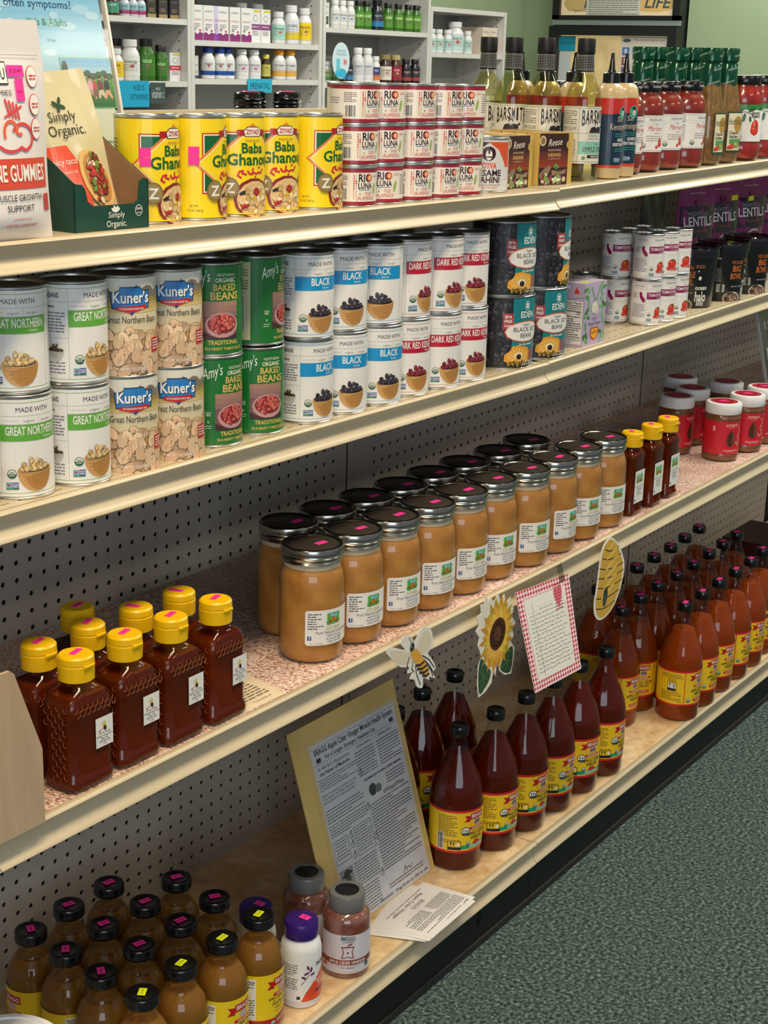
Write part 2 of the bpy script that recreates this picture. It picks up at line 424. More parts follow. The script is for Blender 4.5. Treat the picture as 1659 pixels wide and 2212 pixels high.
SW_ = ['nearest section at left edge', 'left section', 'middle section', 'right section']
def G(o, par):
    o.parent = par; o.location = (-par.location[0], -par.location[1], -par.location[2]); return o
for si, (a, b) in enumerate(SEC):
    back = tag(empty('back_panel', ((a+b)/2, 0, 0)), 'grey perforated back panel of the shelving, '+SW_[si], 'panel', 'perforated back panels')
    base = tag(empty('black_plinth', ((a+b)/2, -16, 0)), 'black kick plate beneath the bottom shelf, '+SW_[si], 'kick plate', 'black kick plates')
    if si in (1, 2, 3):
        bb = min(b, 118) if si == 3 else b
        for (z0, z1, fx, fz) in ((ZB-27.0, ZB+9.5, 0.0 if si < 3 else .34, 0.0 if si < 3 else .66), (ZB+9.5, ZB+22.3, .77 if si > 1 else 0.0, .55)):
            V, F = holes(a+1.0, bb-1.0, z0, z1, fx, ZB+fz, .09, OCT, lambda x, z, d: (x, d, z), margin=.6, zskip=lambda z: z > ZB+18.3)
            G(add('peg_panel', V, F, PEG, smooth=False), back)
    else: G(add('peg_panel', *box(a+1, 0, 4, b-1, .09, ZB+22.3), PEG, smooth=False), back)
    if si > 0:
        V, F = holes(a-.96, a+1.0-.02, ZB-27, ZB+22.4, a+.0, ZB+.5, .3, VSLOT, lambda x, z, d: (x, d-.03, z), margin=.5)
        G(add('upright_post', *join((V, F), box(a-.96, .0, 4, a-.9, .5, ZB+22.4), box(a+.9, 0, 4, a+.96, .5, ZB+22.4)), PEG, smooth=False), back)
        for ex in (-.92, 1.0):
            G(add('panel_joint', *box(a+ex-.035, -.045, ZB-27, a+ex+.035, 0.02, ZB+22.4), VOID if ex < 0 else PEG, smooth=False), back)
    G(add('back_core', *box(a-1, .6, 4, b-1, .9, ZB+22.3), VOID, smooth=False), back)
    G(add('base_strip', *box(a-.95, -.12, ZB-26.3, b-1.05, 0, ZB-25.7), PEG, smooth=False), back)
    for s, y0, h in (('T', -15.15, 1.25), ('2', -15.1, 1.28), ('3', -16.8, 1.42), ('B', -16.3, 1.6)):
        mx = (a+b)/2; za = deck(s, a+.01); zb = deck(s, b-.01)
        if si == 3: za = deck(s, 80.5); zb = za
        # each deck is its own sheet: the top plain, the second slotted, the third covered, the base laminate
        top = {'T': CREAM, '2': CREAM, '3': LINO, 'B': LAMI}[s]
        shf = tag(empty('gondola_shelf', (mx, -8, (za+zb)/2)), 'cream metal %s shelf and price rail, %s' % ({'T': 'top', '2': 'second', '3': 'linoleum-covered third', 'B': 'laminate-covered bottom'}[s], SW_[si]), 'shelf', 'shelves of the run')
        if s == '2' and si > 0:
            V, F = holes(a+.1, b-.1, -14.6, -.1, a+.5, -14.05, -.35, SLOT, lambda x, y, d: (x, y, za+(zb-za)*(x-a)/(b-a)+d), margin=.5, pz=1.0)
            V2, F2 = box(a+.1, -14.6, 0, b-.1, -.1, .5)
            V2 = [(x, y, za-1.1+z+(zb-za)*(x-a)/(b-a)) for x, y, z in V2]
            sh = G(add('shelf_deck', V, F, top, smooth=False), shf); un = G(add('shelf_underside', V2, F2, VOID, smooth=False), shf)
        else:
            th = .75 if s != 'B' else 1.0
            V, F = box(a+.04, y0+.5, 0, b-.04, -.1, th); V = [(x, y, z-th+za+(zb-za)*(x-a)/(b-a)) for x, y, z in V]
            sh = G(add('shelf_deck', V, F, top, smooth=False), shf)
        G(extr(rail_profile(y0, h), a+.03, b-.03, za+.0, zb+.0, 'price_rail', CREAM, None), shf)
    G(add('kick_plate', *box(a+.03, -15.9, .0, b-.03, -15.7, 3.4), BLACKM, smooth=False), base)
    G(add('kick_trim', *box(a+.03, -16.05, .0, b-.03, -15.9, .5), mat('kick_trim', (38, 38, 40), .6), smooth=False), base)
    if si == 1: G(add('kick_slot', *box(25.45, -15.93, 1.5, 25.8, -15.89, 2.9), VOID, smooth=False), base)
    far = tag(empty('far_side_shelf', ((a+b)/2, 8, ZB+18)), 'top shelf on the hidden far side of the shelving, '+SW_[si], 'shelf', 'far side shelves')
    G(add('shelf_deck', *box(a+.04, 1.0, ZB+17.6, b-.04, 15.5, ZB+18.4), CREAM, smooth=False), far); G(add('price_rail', *box(a+.04, 15.5, ZB+17.3, b-.04, 15.8, ZB+18.6), CREAM, smooth=False), far)
    G(add('top_cap', *box(a-.95, -.35, ZB+22.3, b-1.05, 1.3, ZB+22.72), CREAM, smooth=False), back)


struct(add('floor', *box(-160, -150, -1, 275, 110, 0), CARPET, smooth=False))
GREEN = mat('green_wall_paint', (154, 172, 136), .8, tint2=(150, 168, 132), tscale=3)
struct(add('wall_back', *box(-160, 108, 0, 270, 112, 109), GREEN, smooth=False)); struct(add('wall_right', *prism([(-150, 0), (70.6, 0), (70.6, 78.3), (99.6, 78.3), (99.6, 0), (112, 0), (112, 109), (-150, 109)], 243, 247, 'x'), GREEN, smooth=False))
struct(add('ceiling', *box(-160, -150, 109, 275, 112, 111), mat('ceiling_tile', (206, 204, 196), .9), smooth=False))
struct(add('baseboard_back', *box(-160, 107.6, 0, 243, 108, 4), BLACKM, smooth=False)); struct(add('baseboard_right', *box(242.7, -150, 0, 243, 70.5, 4), BLACKM, smooth=False))

# ================================================================ CANS
ORD = ['first', 'second', 'third', 'fourth', 'fifth', 'sixth', 'seventh', 'eighth', 'ninth', 'tenth', 'eleventh', 'twelfth']
def can_body(t, r, h, m=None, lidm=None, n=40, bead=True):
    P = [(0, .1), (r-.14, .1), (r-.1, .02), (r-.03, 0), (r, .03), (r, .09), (r-.05, .13), (r-.05, h-.14), (r, h-.1), (r+.005, h-.03), (r-.03, h), (r-.085, h), (r-.1, h-.03), (r-.11, h-.12), (r-.3, h-.125), (r-.34, h-.1), (r-.42, h-.125), (0, h-.125)]
    V, F = lathe(P, n); add('can_body', V, F, [m or TIN, lidm or TIND], t, midx=[1 if max(V[i][2] for i in f) <= h-.09 and min(V[i][2] for i in f) > h-.15 and max(math.hypot(V[i][0], V[i][1]) for i in f) < r-.05 else 0 for f in F])

GRN, BLU, RED, MAG = (98, 172, 56), (0, 146, 208), (186, 14, 44), (150, 20, 90)
def madewith_side(p, acc, h, R):
    """the plain left side panel and the two edge lines shared by the whole range"""
    c = pi*R
    p.rect(-c, .15, c, h-.15, W_); p.up()
    for v in (.28, h-.3): p.rect(-c, v, c, v+.02, acc)
    k = R/1.5
    for u in (-1.32*k, 1.4*k, -2.75*k): p.rect(u, .3, u+.015, h-.3, tuple(v*.5+90 for v in acc))
    p.rect(-c, h-.85*k, c, h-.835*k, (170, 172, 176)); p.rect(-1.32*k, h-1.2*k, 1.4*k, h-1.185*k, (170, 172, 176)); p.rect(-c, 2.02*k, -1.32*k, 2.035*k, (170, 172, 176))
    p.text('MADE·WITH', .1*k, h-.68*k, .2*k, (60, 58, 84), w=1.5*k)
    for i in range(8): p.rect(-1.2*k+i*.09, h-1.05*k, -1.17*k+i*.09, h-1.02*k, (120, 120, 130))
    p.text('organic', -.1*k, h-1.1*k, .1*k, (130, 128, 140), w=.5*k); p.rect(.33*k, h-1.18*k, .34*k, h-.86*k, (170, 172, 176)); p.text('non-gmo', .7*k, h-1.1*k, .1*k, (130, 128, 140), w=.52*k)
def make_bean(acc, words, wid, beans, lid):
    def f():
        t = empty('bean_can'); can_body(t, 1.5, 4.4, lidm=lid)
        p = Print(1.475); madewith_side(p, acc, 4.4, 1.5)
        p.up(); p.rect(-1.31, 2.5, 1.4, 3.19, acc); p.up(); p.text(words, .08, 2.76, .35, W_, w=wid, bold=1); p.text('beans', .35 if wid < 1.5 else .75, 2.58, .12, W_, w=.42); p.z -= 2
        p.text('BEANS', -2.0, 3.72, .2, (50, 48, 70), w=.62, bold=1); p.text('Beans', -2.1, 3.3, .12, (70, 68, 84), bold=1); p.greek(-2.7, -1.45, 3.05, 7, .13, (120, 118, 128), seed=4); p.greek(-2.7, -1.5, .95, 4, .14, (130, 128, 138), seed=9)
        p.up(); p.bowl(-1.9, 1.52, .75, [(70, 56, 44), (120, 90, 60), (40, 40, 36)], 5, ((216, 214, 208), (196, 194, 188)))
        p.usda(-.88, 1.12, .2); p.nongmo(-1.14, .45, .52); p.bowl(.12, 1.3, 1.56, beans, 7); p.make(t); return t
    return f
CAN_GN = Kind(make_bean(GRN, 'GREAT NORTHERN', 2.35, [(226, 190, 130), (214, 176, 116), (236, 204, 150)], TIND))
CAN_BK = Kind(make_bean(BLU, 'BLACK', 1.15, [(58, 48, 62), (44, 38, 50), (70, 60, 74)], TIND))
CAN_RD = Kind(make_bean(RED, 'DARK RED KIDNEY', 2.5, [(140, 34, 50), (120, 26, 40), (158, 52, 62)], TIND))
def make_kuner():
    t = empty('bean_can'); can_body(t, 1.5, 4.4); p = Print(1.475); c = pi*1.5
    p.rect(-c, .14, c, 4.26, (214, 186, 120), (226, 224, 214), 9); p.up()
    p.poly([(-c, 3.25)]+[(-c+i*.26, 3.62+.28*abs(sin(i*1.9))+.1*sin(i*.7)) for i in range(37)]+[(c, 3.25)], (128, 120, 104)); p.up()
    p.poly([(-c, 3.0)]+[(-c+i*.4, 3.3+.16*abs(sin(i*1.3))) for i in range(24)]+[(c, 3.0)], (160, 138, 78)); p.rect(-c, 2.75, c, 3.2, (222, 196, 128), (178, 158, 92), 4)
    p.rect(-c, .14, c, 1.9, (206, 160, 84)); p.up()
    for q, col in ((.05, (30, 50, 96)), (0, (42, 126, 196))):
        p.poly([(-.82-q, 2.98-q), (-.9-q, 3.6+q), (-.55, 3.66+q), (-.5, 3.84+q), (.4, 3.84+q), (.5, 3.7+q), (.85+q, 3.68+q), (.8+q, 2.98-q)], col); p.up()
    p.text("Kuner's", .04, 3.17, .46, (20, 30, 70), w=1.72, bold=1); p.up(); p.text("Kuner's", 0, 3.2, .46, (248, 248, 246), w=1.68, bold=1)
    p.poly([(-.72, 2.88), (-.66, 3.03), (0, 3.06), (.66, 3.1), (.72, 2.95), (.1, 2.78), (-.1, 2.76)], (196, 36, 40)); p.up(); p.text('OF COLORADO SINCE 1864', 0, 2.9, .08, W_, w=1.1, bold=1); p.poly([(-.12, 2.78), (.12, 2.8), (0, 2.66)], (40, 60, 120))
    p.text('Great Northern Beans', .1, 2.32, .3, K_, w=2.5, bold=0, arc=.0)
    p.z = 3; p.pile(0, .95, 4.3, 1.0, 200, .33, [(230, 196, 158), (222, 184, 146), (236, 204, 166), (212, 172, 134)], 3, hl=False)
    p.z = 8; p.text('NET WT 15.5 OZ (439 g)', .1, .24, .12, W_, w=1.3, bold=1); p.rect(1.0, .95, 1.6, 1.6, (190, 40, 44)); p.up(); p.greek(1.05, 1.55, 1.45, 4, .12, W_)
    p.make(t); return t
CAN_KU = Kind(make_kuner)
def make_amy():
    t = empty('bean_can'); can_body(t, 1.5, 4.4); p = Print(1.475); c = pi*1.5; G_ = (22, 112, 42); Y = (222, 186, 98)
    p.rect(-c, .14, c, 4.26, G_); p.up(); p.rect(-3.2, .3, -2.0, 4.1, (206, 200, 160)); p.up(); p.bars(-2.9, .7, -2.3, 2.5); p.greek(-3.1, -2.1, 3.7, 8, .13, (120, 116, 90)); p.rect(-2.75, 3.95, -2.5, 4.15, (200, 110, 40)); p.z -= 1
    p.text("Amy's", -.95, 3.42, .52, (244, 244, 240), w=1.0, bold=0, shear=.28, rot=16)
    p.text('VEGETARIAN', .3, 3.78, .13, (236, 232, 210), w=.95); p.text('ORGANIC', .28, 3.5, .2, (236, 232, 210), w=1.05, bold=1)
    p.text('BAKED', .25, 3.12, .3, Y, w=1.2, bold=1); p.text('BEANS', .25, 2.7, .34, Y, w=1.5, bold=1)
    p.rect(-.85, .85, .95, 2.62, (124, 84, 84)); p.up(); p.rect(-.85, 1.9, .95, 2.62, (140, 106, 106), (176, 132, 110), 3); p.up()
    p.ell(.12, 1.5, .86, .6, (196, 150, 150)); p.up(); p.ell(.12, 1.56, .74, .46, (140, 40, 40)); p.up(); p.pile(.12, 1.56, .68, .4, 60, .1, [(196, 84, 74), (212, 110, 92), (180, 62, 62)], 8); p.z -= 4
    p.up().poly([(-.85, .85), (.95, .85), (.95, 1.1), (.5, .92), (-.2, .9), (-.85, 1.2)], (70, 40, 44)); p.z -= 1
    p.text('TRADITIONAL', .2, .58, .2, Y, w=1.6, bold=1); p.text('IN A HEARTY TOMATO SAUCE', .25, .32, .13, Y, w=2.0, bold=1)
    p.rect(-1.32, 1.5, -1.05, 1.8, (70, 150, 90)); p.up(); p.rect(-1.3, 1.52, -1.07, 1.78, G_); p.up(); p.text('NON', -1.18, 1.67, .07, W_, bold=1); p.text('BPA', -1.18, 1.56, .08, W_, bold=1); p.text('K', -1.18, 1.22, .1, W_, bold=1); p.greek(-1.35, -1.02, 1.05, 2, .1, (190, 210, 190))
    p.make(t); return t
CAN_AM = Kind(make_amy)
def make_eden():
    t = empty('bean_can'); can_body(t, 2.0, 4.55); p = Print(1.975); c = pi*2
    p.rect(-c, .14, c, 4.41, (26, 24, 30)); p.up(); p.pile(0, 2.28, 6.0, 2.05, 330, .24, [(34, 32, 38), (44, 42, 50), (58, 58, 66), (26, 24, 30)], 11); p.z = 4
    T = (12, 128, 134); p.rect(-.85, .3, 1.3, 4.41, T); p.up()
    p.ell(.2, 3.95, .2, .3, W_); p.up(); p.ell(.2, 3.95, .17, .26, T); p.up()
    for a in (45, 135, 225, 315): p.ell(.2+.08*cos(radians(a)), 3.95+.12*sin(radians(a)), .06, .09, W_)
    p.text('EDEN', .25, 3.22, .38, W_, w=1.15, bold=1)
    p.rect(-1.45, 2.55, -.8, 3.5, (206, 90, 90)); p.up(); p.rect(-1.42, 2.58, -.83, 3.47, (168, 22, 34)); p.up(); p.text('BPA', -1.12, 3.2, .19, W_, w=.45, bold=1); p.text('FREE', -1.12, 2.93, .19, W_, w=.5, bold=1); p.text('Lining', -1.12, 2.68, .17, W_, w=.48, bold=1)
    p.ell(.15, 2.35, 1.5, .68, (204, 96, 44)); p.up(); p.ell(.15, 2.35, 1.42, .61, W_); p.up()
    p.text('Organic', .15, 2.72, .15, K_, w=.6); p.text('BLACK SOY', .2, 2.36, .27, K_, w=2.0); p.text('BEANS', .2, 1.98, .27, K_, w=1.0); p.z -= 4
    p.text('No Salt Added', .2, 1.5, .14, W_, w=1.1, bold=1)
    p.up(); p.poly([(-1.3, .55), (-1.25, .95), (-.95, 1.15), (-.8, 1.45), (-.4, 1.52), (0, 1.42), (.3, 1.38), (.55, 1.15), (.5, .8), (.6, .45), (-.9, .35)], (232, 160, 40)); p.up()
    for a in range(0, 360, 20): p.tri([(-.35, .85), (-.35+.75*cos(radians(a)), .85+.5*sin(radians(a))), (-.35+.75*cos(radians(a+9)), .85+.5*sin(radians(a+9)))], (246, 206, 120))
    p.up(); p.ell(-.35, .86, .3, .22, (248, 232, 190)); p.up(); p.ell(-.33, .8, .18, .17, (34, 20, 30)); p.ell(-.37, .88, .05, .03, (110, 100, 120))
    p.rect(.5, .5, .95, 1.25, (150, 90, 100)); p.pile(-.3, .38, 1.1, .14, 34, .09, [(126, 96, 36), (170, 140, 50), (90, 66, 24)], 4, hl=False); p.z += 3; p.text('NET WT 29 OZ', .55, .42, .1, W_, w=.8, bold=1); p.text('(1 LB 13 OZ) 822g', .45, .24, .11, W_, w=1.1, bold=1)
    p.make(t); return t
CAN_ED = Kind(make_eden)
def tomato(p, u, v, r, leaf=True):
    z = p.z; p.ell(u, v, r, r*.86, (196, 40, 30)); p.up(); p.ell(u-r*.12, v+r*.1, r*.78, r*.62, (216, 62, 40)); p.up(); p.ell(u-r*.35, v+r*.35, r*.2, r*.12, (244, 160, 130), 30)
    if leaf: p.poly([(u-r*.5, v+r*.62), (u-r*.1, v+r*.66), (u+r*.05, v+r*1.0), (u+r*.12, v+r*.66), (u+r*.55, v+r*.6), (u+.15*r, v+r*.5), (u, v+r*.25), (u-r*.12, v+r*.5)], (70, 110, 40))
    p.z = z
def make_paste():
    t = empty('tomato_paste_can'); can_body(t, 1.09, 3.3); p = Print(1.066); A = (148, 16, 88); k = 1.09/1.5; h = 3.3; c = pi*1.09
    p.rect(-c, .13, c, h-.13, W_); p.up()
    for v in (.24, h-.25): p.rect(-c, v, c, v+.018, A)
    for u in (-.78, .95, -1.9): p.rect(u, .2, u+.012, h-.2, (170, 168, 186))
    for v in (h-.62, 1.62): p.rect(-c, v, c, v+.012, (180, 178, 190))
    p.text('MADE·WITH', .1, h-.5, .15, (60, 58, 84), w=1.0); p.text('organic', .1, h-.78, .07, (120, 118, 130), w=.4); p.text('TOMATO PASTE', -1.35, h-.5, .13, (60, 58, 84), w=.85)
    p.rect(-.76, 1.92, .95, 2.42, A); p.up(); p.text('TOMATO PASTE', .1, 2.12, .2, W_, w=1.5, bold=1); p.text('no salt added', .35, 1.97, .09, W_, w=.7); p.z -= 1
    p.poly([(-1.3, 2.42), (-1.1, 2.42), (-1.1, 2.2), (-.86, 1.92), (-.86, 1.72), (-1.02, 1.68), (-1.22, 1.95), (-1.3, 2.2)], A); p.greek(-1.85, -.85, 1.5, 9, .11, (110, 108, 150), seed=3); p.greek(-1.85, -1.4, 2.3, 4, .11, (120, 118, 140), seed=5)
    p.usda(-.52, .82, .14); p.nongmo(-.7, .32, .36); p.up(); tomato(p, .3, 1.0, .4); p.z += 3; tomato(p, -.02, .68, .16, False); tomato(p, .62, .62, .14, False); p.ell(.28, .62, .2, .1, (226, 96, 70)); p.make(t); return t
CAN_PA = Kind(make_paste)
def make_rio():
    t = empty('pepper_can'); can_body(t, 1.3, 2.06); p = Print(1.275); c = pi*1.3; B = (236, 228, 214); R_ = (150, 26, 44)
    p.rect(-c, .13, c, 1.93, B); p.up(); p.rect(-c, .13, c, .3, R_); p.rect(-c, 1.76, c, 1.93, R_)
    p.text('RIO', -.02, 1.3, .38, (42, 20, 48), w=.78, bold=1); p.up(); p.ell(.25, 1.49, .17, .19, (200, 40, 40)); p.up(); p.ell(.25, 1.49, .11, .13, (240, 190, 130)); p.z -= 2
    p.text('LUNA', 0, .96, .28, (42, 20, 48), w=.84, bold=1); p.stroke([(-.36, .9), (-.22, .87), (-.1, .92), (.04, .87), (.18, .92), (.34, .88)], .035, (70, 130, 180))
    p.text('DICED', .18, .64, .15, (196, 50, 60), w=.42); p.text('JALAPEÑOS', .05, .38, .19, (196, 40, 50), w=1.02); p.ell(-.3, .68, .04, .05, (150, 140, 130))
    for i, w in enumerate((.07, .07, .07, .07, .07, .07, .06, .06, .06, .06)): p.rect(-.66, 1.55-i*.125, -.66+w*.9, 1.64-i*.125, (206, 50, 50) if i < 6 else (220, 150, 80))
    p.rect(-.52, .38, -.505, 1.66, K_); p.rect(-.57, 1.18, -.46, 1.38, (226, 150, 130)); p.bars(-1.6, .36, -.95, 1.0); p.greek(-1.62, -.95, 1.56, 6, .085, (110, 96, 110), seed=6); p.text('NET WT 4 OZ', -2.2, .5, .09, (120, 60, 80)); p.greek(-2.7, -1.9, 1.3, 3, .12, (140, 130, 140))
    p.ell(.62, .95, .09, .3, (150, 180, 96), -12); p.text('HOT', .72, 1.5, .12, (190, 60, 60)); p.greek(1.0, 2.2, 1.5, 9, .12, (150, 130, 130)); p.make(t); return t
CAN_RI = Kind(make_rio)
def script(p, pts, w, col):
    for s in pts: p.stroke(s, w, col)
def make_ziyad():
    t = empty('dip_can'); can_body(t, 1.45, 4.66); p = Print(1.425); c = pi*1.45; Y = (246, 216, 18); G_ = (10, 96, 52)
    p.rect(-c, .14, c, 4.52, Y); p.up(); p.rect(-1.72, 1.2, 1.72, 3.9, (196, 38, 30)); p.up(); p.rect(-1.66, 1.26, 1.66, 3.84, (240, 232, 200)); p.up(); p.rect(-1.6, 1.32, 1.6, 3.78, G_); p.up()
    for q, col in ((0, (226, 128, 40)), (.12, (240, 232, 200)), (.17, Y)): p.poly([(-2.1+q*1.3, 2.55), (0, 4.3-q*1.2), (2.1-q*1.3, 2.55), (0, .8+q)], col); p.up()
    p.rect(-.8, 3.72, .8, 4.0, (170, 26, 30)); p.up(); p.poly([(-.42, 3.68), (-.5, 3.95), (-.3, 4.14), (.3, 4.14), (.5, 3.95), (.42, 3.68)], (60, 60, 60)); p.up(); p.poly([(-.39, 3.71), (-.46, 3.94), (-.28, 4.1), (.28, 4.1), (.46, 3.94), (.39, 3.71)], W_); p.up(); p.text('ZIYAD', 0, 3.8, .2, (190, 30, 34), w=.72, bold=1)
    p.text('PREMIUM', 0, 3.44, .12, (170, 140, 20), w=.8); p.text('Baba', .0, 2.95, .44, (14, 96, 40), w=1.2, bold=1); p.text('Ghanouj', 0, 2.4, .5, (14, 96, 40), w=2.5, bold=1)
    script(p, [[(.62, 2.2), (.5, 2.02), (.3, 2.05), (.2, 1.98), (.02, 2.05)], [(.0, 2.24), (-.04, 1.98), (-.2, 2.0), (-.28, 2.12)], [(-.35, 1.96), (-.55, 2.02), (-.5, 2.14), (-.68, 2.1), (-.76, 1.92), (-.6, 1.82)], [(.34, 2.26), (.4, 2.3)], [(.12, 1.86), (.16, 1.84)]], .085, (206, 30, 60))
    p.ell(.1, .85, 1.05, .95, (128, 40, 28)); p.up(); p.ell(.15, .82, .95, .85, (222, 188, 132)); p.up(); p.ell(.2, .95, .45, .26, (222, 176, 20)); p.up(); p.pile(.15, .8, .85, .6, 46, .13, [(232, 204, 152), (214, 176, 118), (240, 216, 170)], 5, hl=False); p.z += 1
    p.pile(.2, 1.15, .17, .15, 16, .07, [(176, 24, 34), (200, 40, 44)], 6); p.pile(-.4, .5, .2, .14, 12, .07, [(190, 40, 44), (150, 30, 30)], 7); p.poly([(-.7, 1.1), (-.5, 1.22), (-.25, 1.2), (-.4, 1.05), (-.65, 1.0)], (40, 44, 34))
    p.rect(-1.6, .14, 1.6, .2, Y); p.ell(-1.1, 1.35, .42, .48, (132, 112, 64)); p.up(); p.ell(-1.1, 1.35, .34, .39, (150, 132, 84)); p.up(); p.text('Z', -1.1, 1.12, .44, W_, bold=1)
    p.z = 2; p.text('NET WT.', -2.1, .62, .1, (60, 50, 20), w=.4); p.text('13 OZ. (369 g)', -2.05, .42, .1, (60, 50, 20), w=.75); p.greek(-4.2, -2.9, 3.6, 14, .16, (120, 100, 20), seed=8); p.make(t); return t
CAN_ZI = Kind(make_ziyad)
def make_tahini():
    t = empty('tahini_can'); can_body(t, 1.45, 3.2); p = Print(1.425); c = pi*1.45
    p.rect(-c, .14, c, 3.06, (216, 216, 214)); p.up(); p.rect(-1.5, 1.5, 0, 2.95, (70, 24, 30)); p.rect(0, 1.5, 1.6, 2.95, (214, 84, 30)); p.up()
    p.poly([(-1.5, .8), (-1.1, 1.7), (-.6, 2.5), (0, 2.9), (.6, 2.5), (1.1, 1.7), (1.5, .8)], (216, 216, 214)); p.up(); p.ell(0, 2.28, .42, .42, (58, 16, 26)); p.up(); p.ell(0, 2.2, .2, .3, W_); p.up(); p.ell(0, 2.42, .06, .18, (58, 16, 26)); p.rect(-.18, 2.05, .18, 2.12, (58, 16, 26))
    p.text('JOYVA', 0, 1.42, .34, (220, 60, 26), w=.95, bold=1); p.text('SESAME', 0, 1.0, .34, (44, 14, 26), w=1.65, bold=1); p.text('TAHINI', 0, .6, .34, (44, 14, 26), w=1.5, bold=1); p.text('PUREE OF ROASTED SESAME', 0, .42, .09, (150, 90, 80), w=1.6); p.text('NET WT. 15 OZ. (425 G)', 0, .27, .09, (196, 80, 50), w=1.2); p.make(t); return t
CAN_TA = Kind(make_tahini)

def sticker(name_loc, parent, m=HOT, w=.62, h=.38, rz=0, top=None):
    """notched paper price sticker lying on a lid, a sub-part of that lid"""
    for ch in parent.children:
        if ch.name.split('.')[0] in ('cap', 'flip_cap', 'lid_disc'): parent = ch
    P = [(-w/2, -h/2), (w*.0, -h/2), (w*.03, -h*.42), (w*.06, -h/2), (w/2, -h/2), (w/2, h/2), (w*.06, h/2), (w*.03, h*.42), (0, h/2), (-w/2, h/2)]
    c, s = cos(radians(rz)), sin(radians(rz)); P = [(x*c-y*s+name_loc[0], x*s+y*c+name_loc[1]) for x, y in P]
    V, F = prism(P, name_loc[2], name_loc[2]+.012); o = add('price_sticker', V, F, m, parent, smooth=False)
    pr = Print(fmap=lambda u, v, e: (name_loc[0]+u*c-v*s, name_loc[1]+u*s+v*c, name_loc[2]+.0125+e))
    if m is NEON: pr.text('$ 4.50', 0, -h*.17, h*.34, (60, 60, 20), w=w*.7)
    else:
        for k in (-.28, -.1, .05, .2): pr.rect(w*k, -h*.14, w*(k+.1), h*.14, (170, 30, 100))
    pr.make(parent, INKM, 'price_print'); return o

# ---------- the canned goods of the second shelf
GNM = 'white can of great northern beans with a green band'
ZT2 = 4.40
S2BOT = [(-12.9, -12.6, 20), (-10.15, -12.95, -19), (-7.1, -13.25, -6), (-4.05, -13.26, -28), (-1.0, -13.31, -36), (2.16, -13.02, -10), (5.5, -12.95, -27), (9.2, -13.28, -11), (12.28, -13.27, -30), (15.4, -13.4, -26), (18.5, -13.2, -25), (21.55, -13.38, -21), (24.6, -13.34, -23)]
S2TOP = [(-10.05, -12.75, -35), (-7.05, -13.2, 0), (-4.0, -13.2, -31), (-0.95, -13.2, -36), (2.17, -12.99, -32), (5.9, -12.6, 19), (9.05, -13.35, -22), (12.3, -13.15, -29), (15.4, -13.3, -48), (18.5, -13.15, -3), (21.5, -13.37, -14), (24.55, -13.27, -29)]
seqk = [CAN_GN, CAN_GN, CAN_GN, CAN_KU, CAN_KU, CAN_AM, CAN_AM, CAN_BK, CAN_BK, CAN_BK, CAN_RD, CAN_RD, CAN_RD]
nm = {id(CAN_GN): ('green-banded can of great northern beans', 'green-banded bean cans'), id(CAN_KU): ('cream can of great northern beans with blue sign', 'cream and blue bean cans'), id(CAN_AM): ('green can of organic baked beans', 'green baked bean cans'),
      id(CAN_BK): ('blue-banded white can of black beans', 'blue-banded bean cans'), id(CAN_RD): ('red-banded white can of dark red kidney beans', 'red-banded bean cans')}
posn = ['cut by the left photo edge', 'left of the pair', 'right of the pair', 'left of the pair', 'right of the pair', 'left of the pair', 'right of the pair', 'leftmost of three', 'middle of three', 'rightmost of three', 'leftmost of three', 'middle of three', 'rightmost of three']
for i, (x, y, r) in enumerate(S2BOT):
    n, g = nm[id(seqk[i])]; seqk[i].put(x, y, deck('2', x), r, n+', lower layer, '+posn[i], 'can', g)
for i, (x, y, r) in enumerate(S2TOP):
    k = seqk[i+1]; n, g = nm[id(k)]; k.put(x, y, deck('2', x)+ZT2, r, n+', upper layer, '+posn[i+1], 'can', g)
# second rank behind, of which mostly the lids show
for x, y, k, lab in [(5.3, -8.6, CAN_BK, 'white bean can standing behind the green baked bean cans'), (15.2, -9.9, CAN_BK, 'white bean can in the rear rank, behind the middle black bean can'), (18.4, -9.9, CAN_RD, 'white bean can in the rear rank, behind the first red-banded can'), (21.6, -9.9, CAN_RD, 'white bean can in the rear rank, behind the middle red-banded can')]:
    k.put(x, y, deck('2', x), -20, lab+', lower layer', 'can', 'rear rank of bean cans'); k.put(x, y, deck('2', x)+ZT2, -24, lab+', upper layer', 'can', 'rear rank of bean cans')
for i, (x, y, r) in enumerate([(30.25, -12.8, -17), (34.4, -12.86, -21), (30.05, -12.75, -13), (34.45, -12.8, 16)]):
    CAN_ED.put(x, y, deck('2', 30.3 if i % 2 == 0 else x)+(4.55 if i > 1 else 0), r, 'large black can of black soy beans with a teal panel, %s %s' % ('upper' if i > 1 else 'lower', ('left', 'right')[i % 2]), 'can', 'large black soy bean cans')
PASTE = [(49.45, -11.1, -20), (50.05, -13.36, -20), (52.25, -13.55, -27), (54.45, -13.6, -22)]
for i, (x, y, r) in enumerate(PASTE):
    w = ('behind the others at the left', 'leftmost of the front three', 'middle of the front three', 'rightmost of the front three')[i]
    CAN_PA.put(x, y, deck('2', x), r, 'small tomato paste can with a magenta band, lower layer, '+w, 'can', 'tomato paste cans')
    CAN_PA.put(x-.05, y, deck('2', x)+3.3, r-(18, 2, 14, 14)[i], 'small tomato paste can with a magenta band, upper layer, '+w, 'can', 'tomato paste cans')
for i, (x, y) in enumerate([(51.75, -11.35), (54.0, -11.4)]):
    for l in (0, 1): CAN_PA.put(x, y, deck('2', x)+3.3*l, -20, 'tomato paste can in the rear rank, %s, %s layer' % (('left', 'right')[i], ('lower', 'upper')[l]), 'can', 'tomato paste cans')
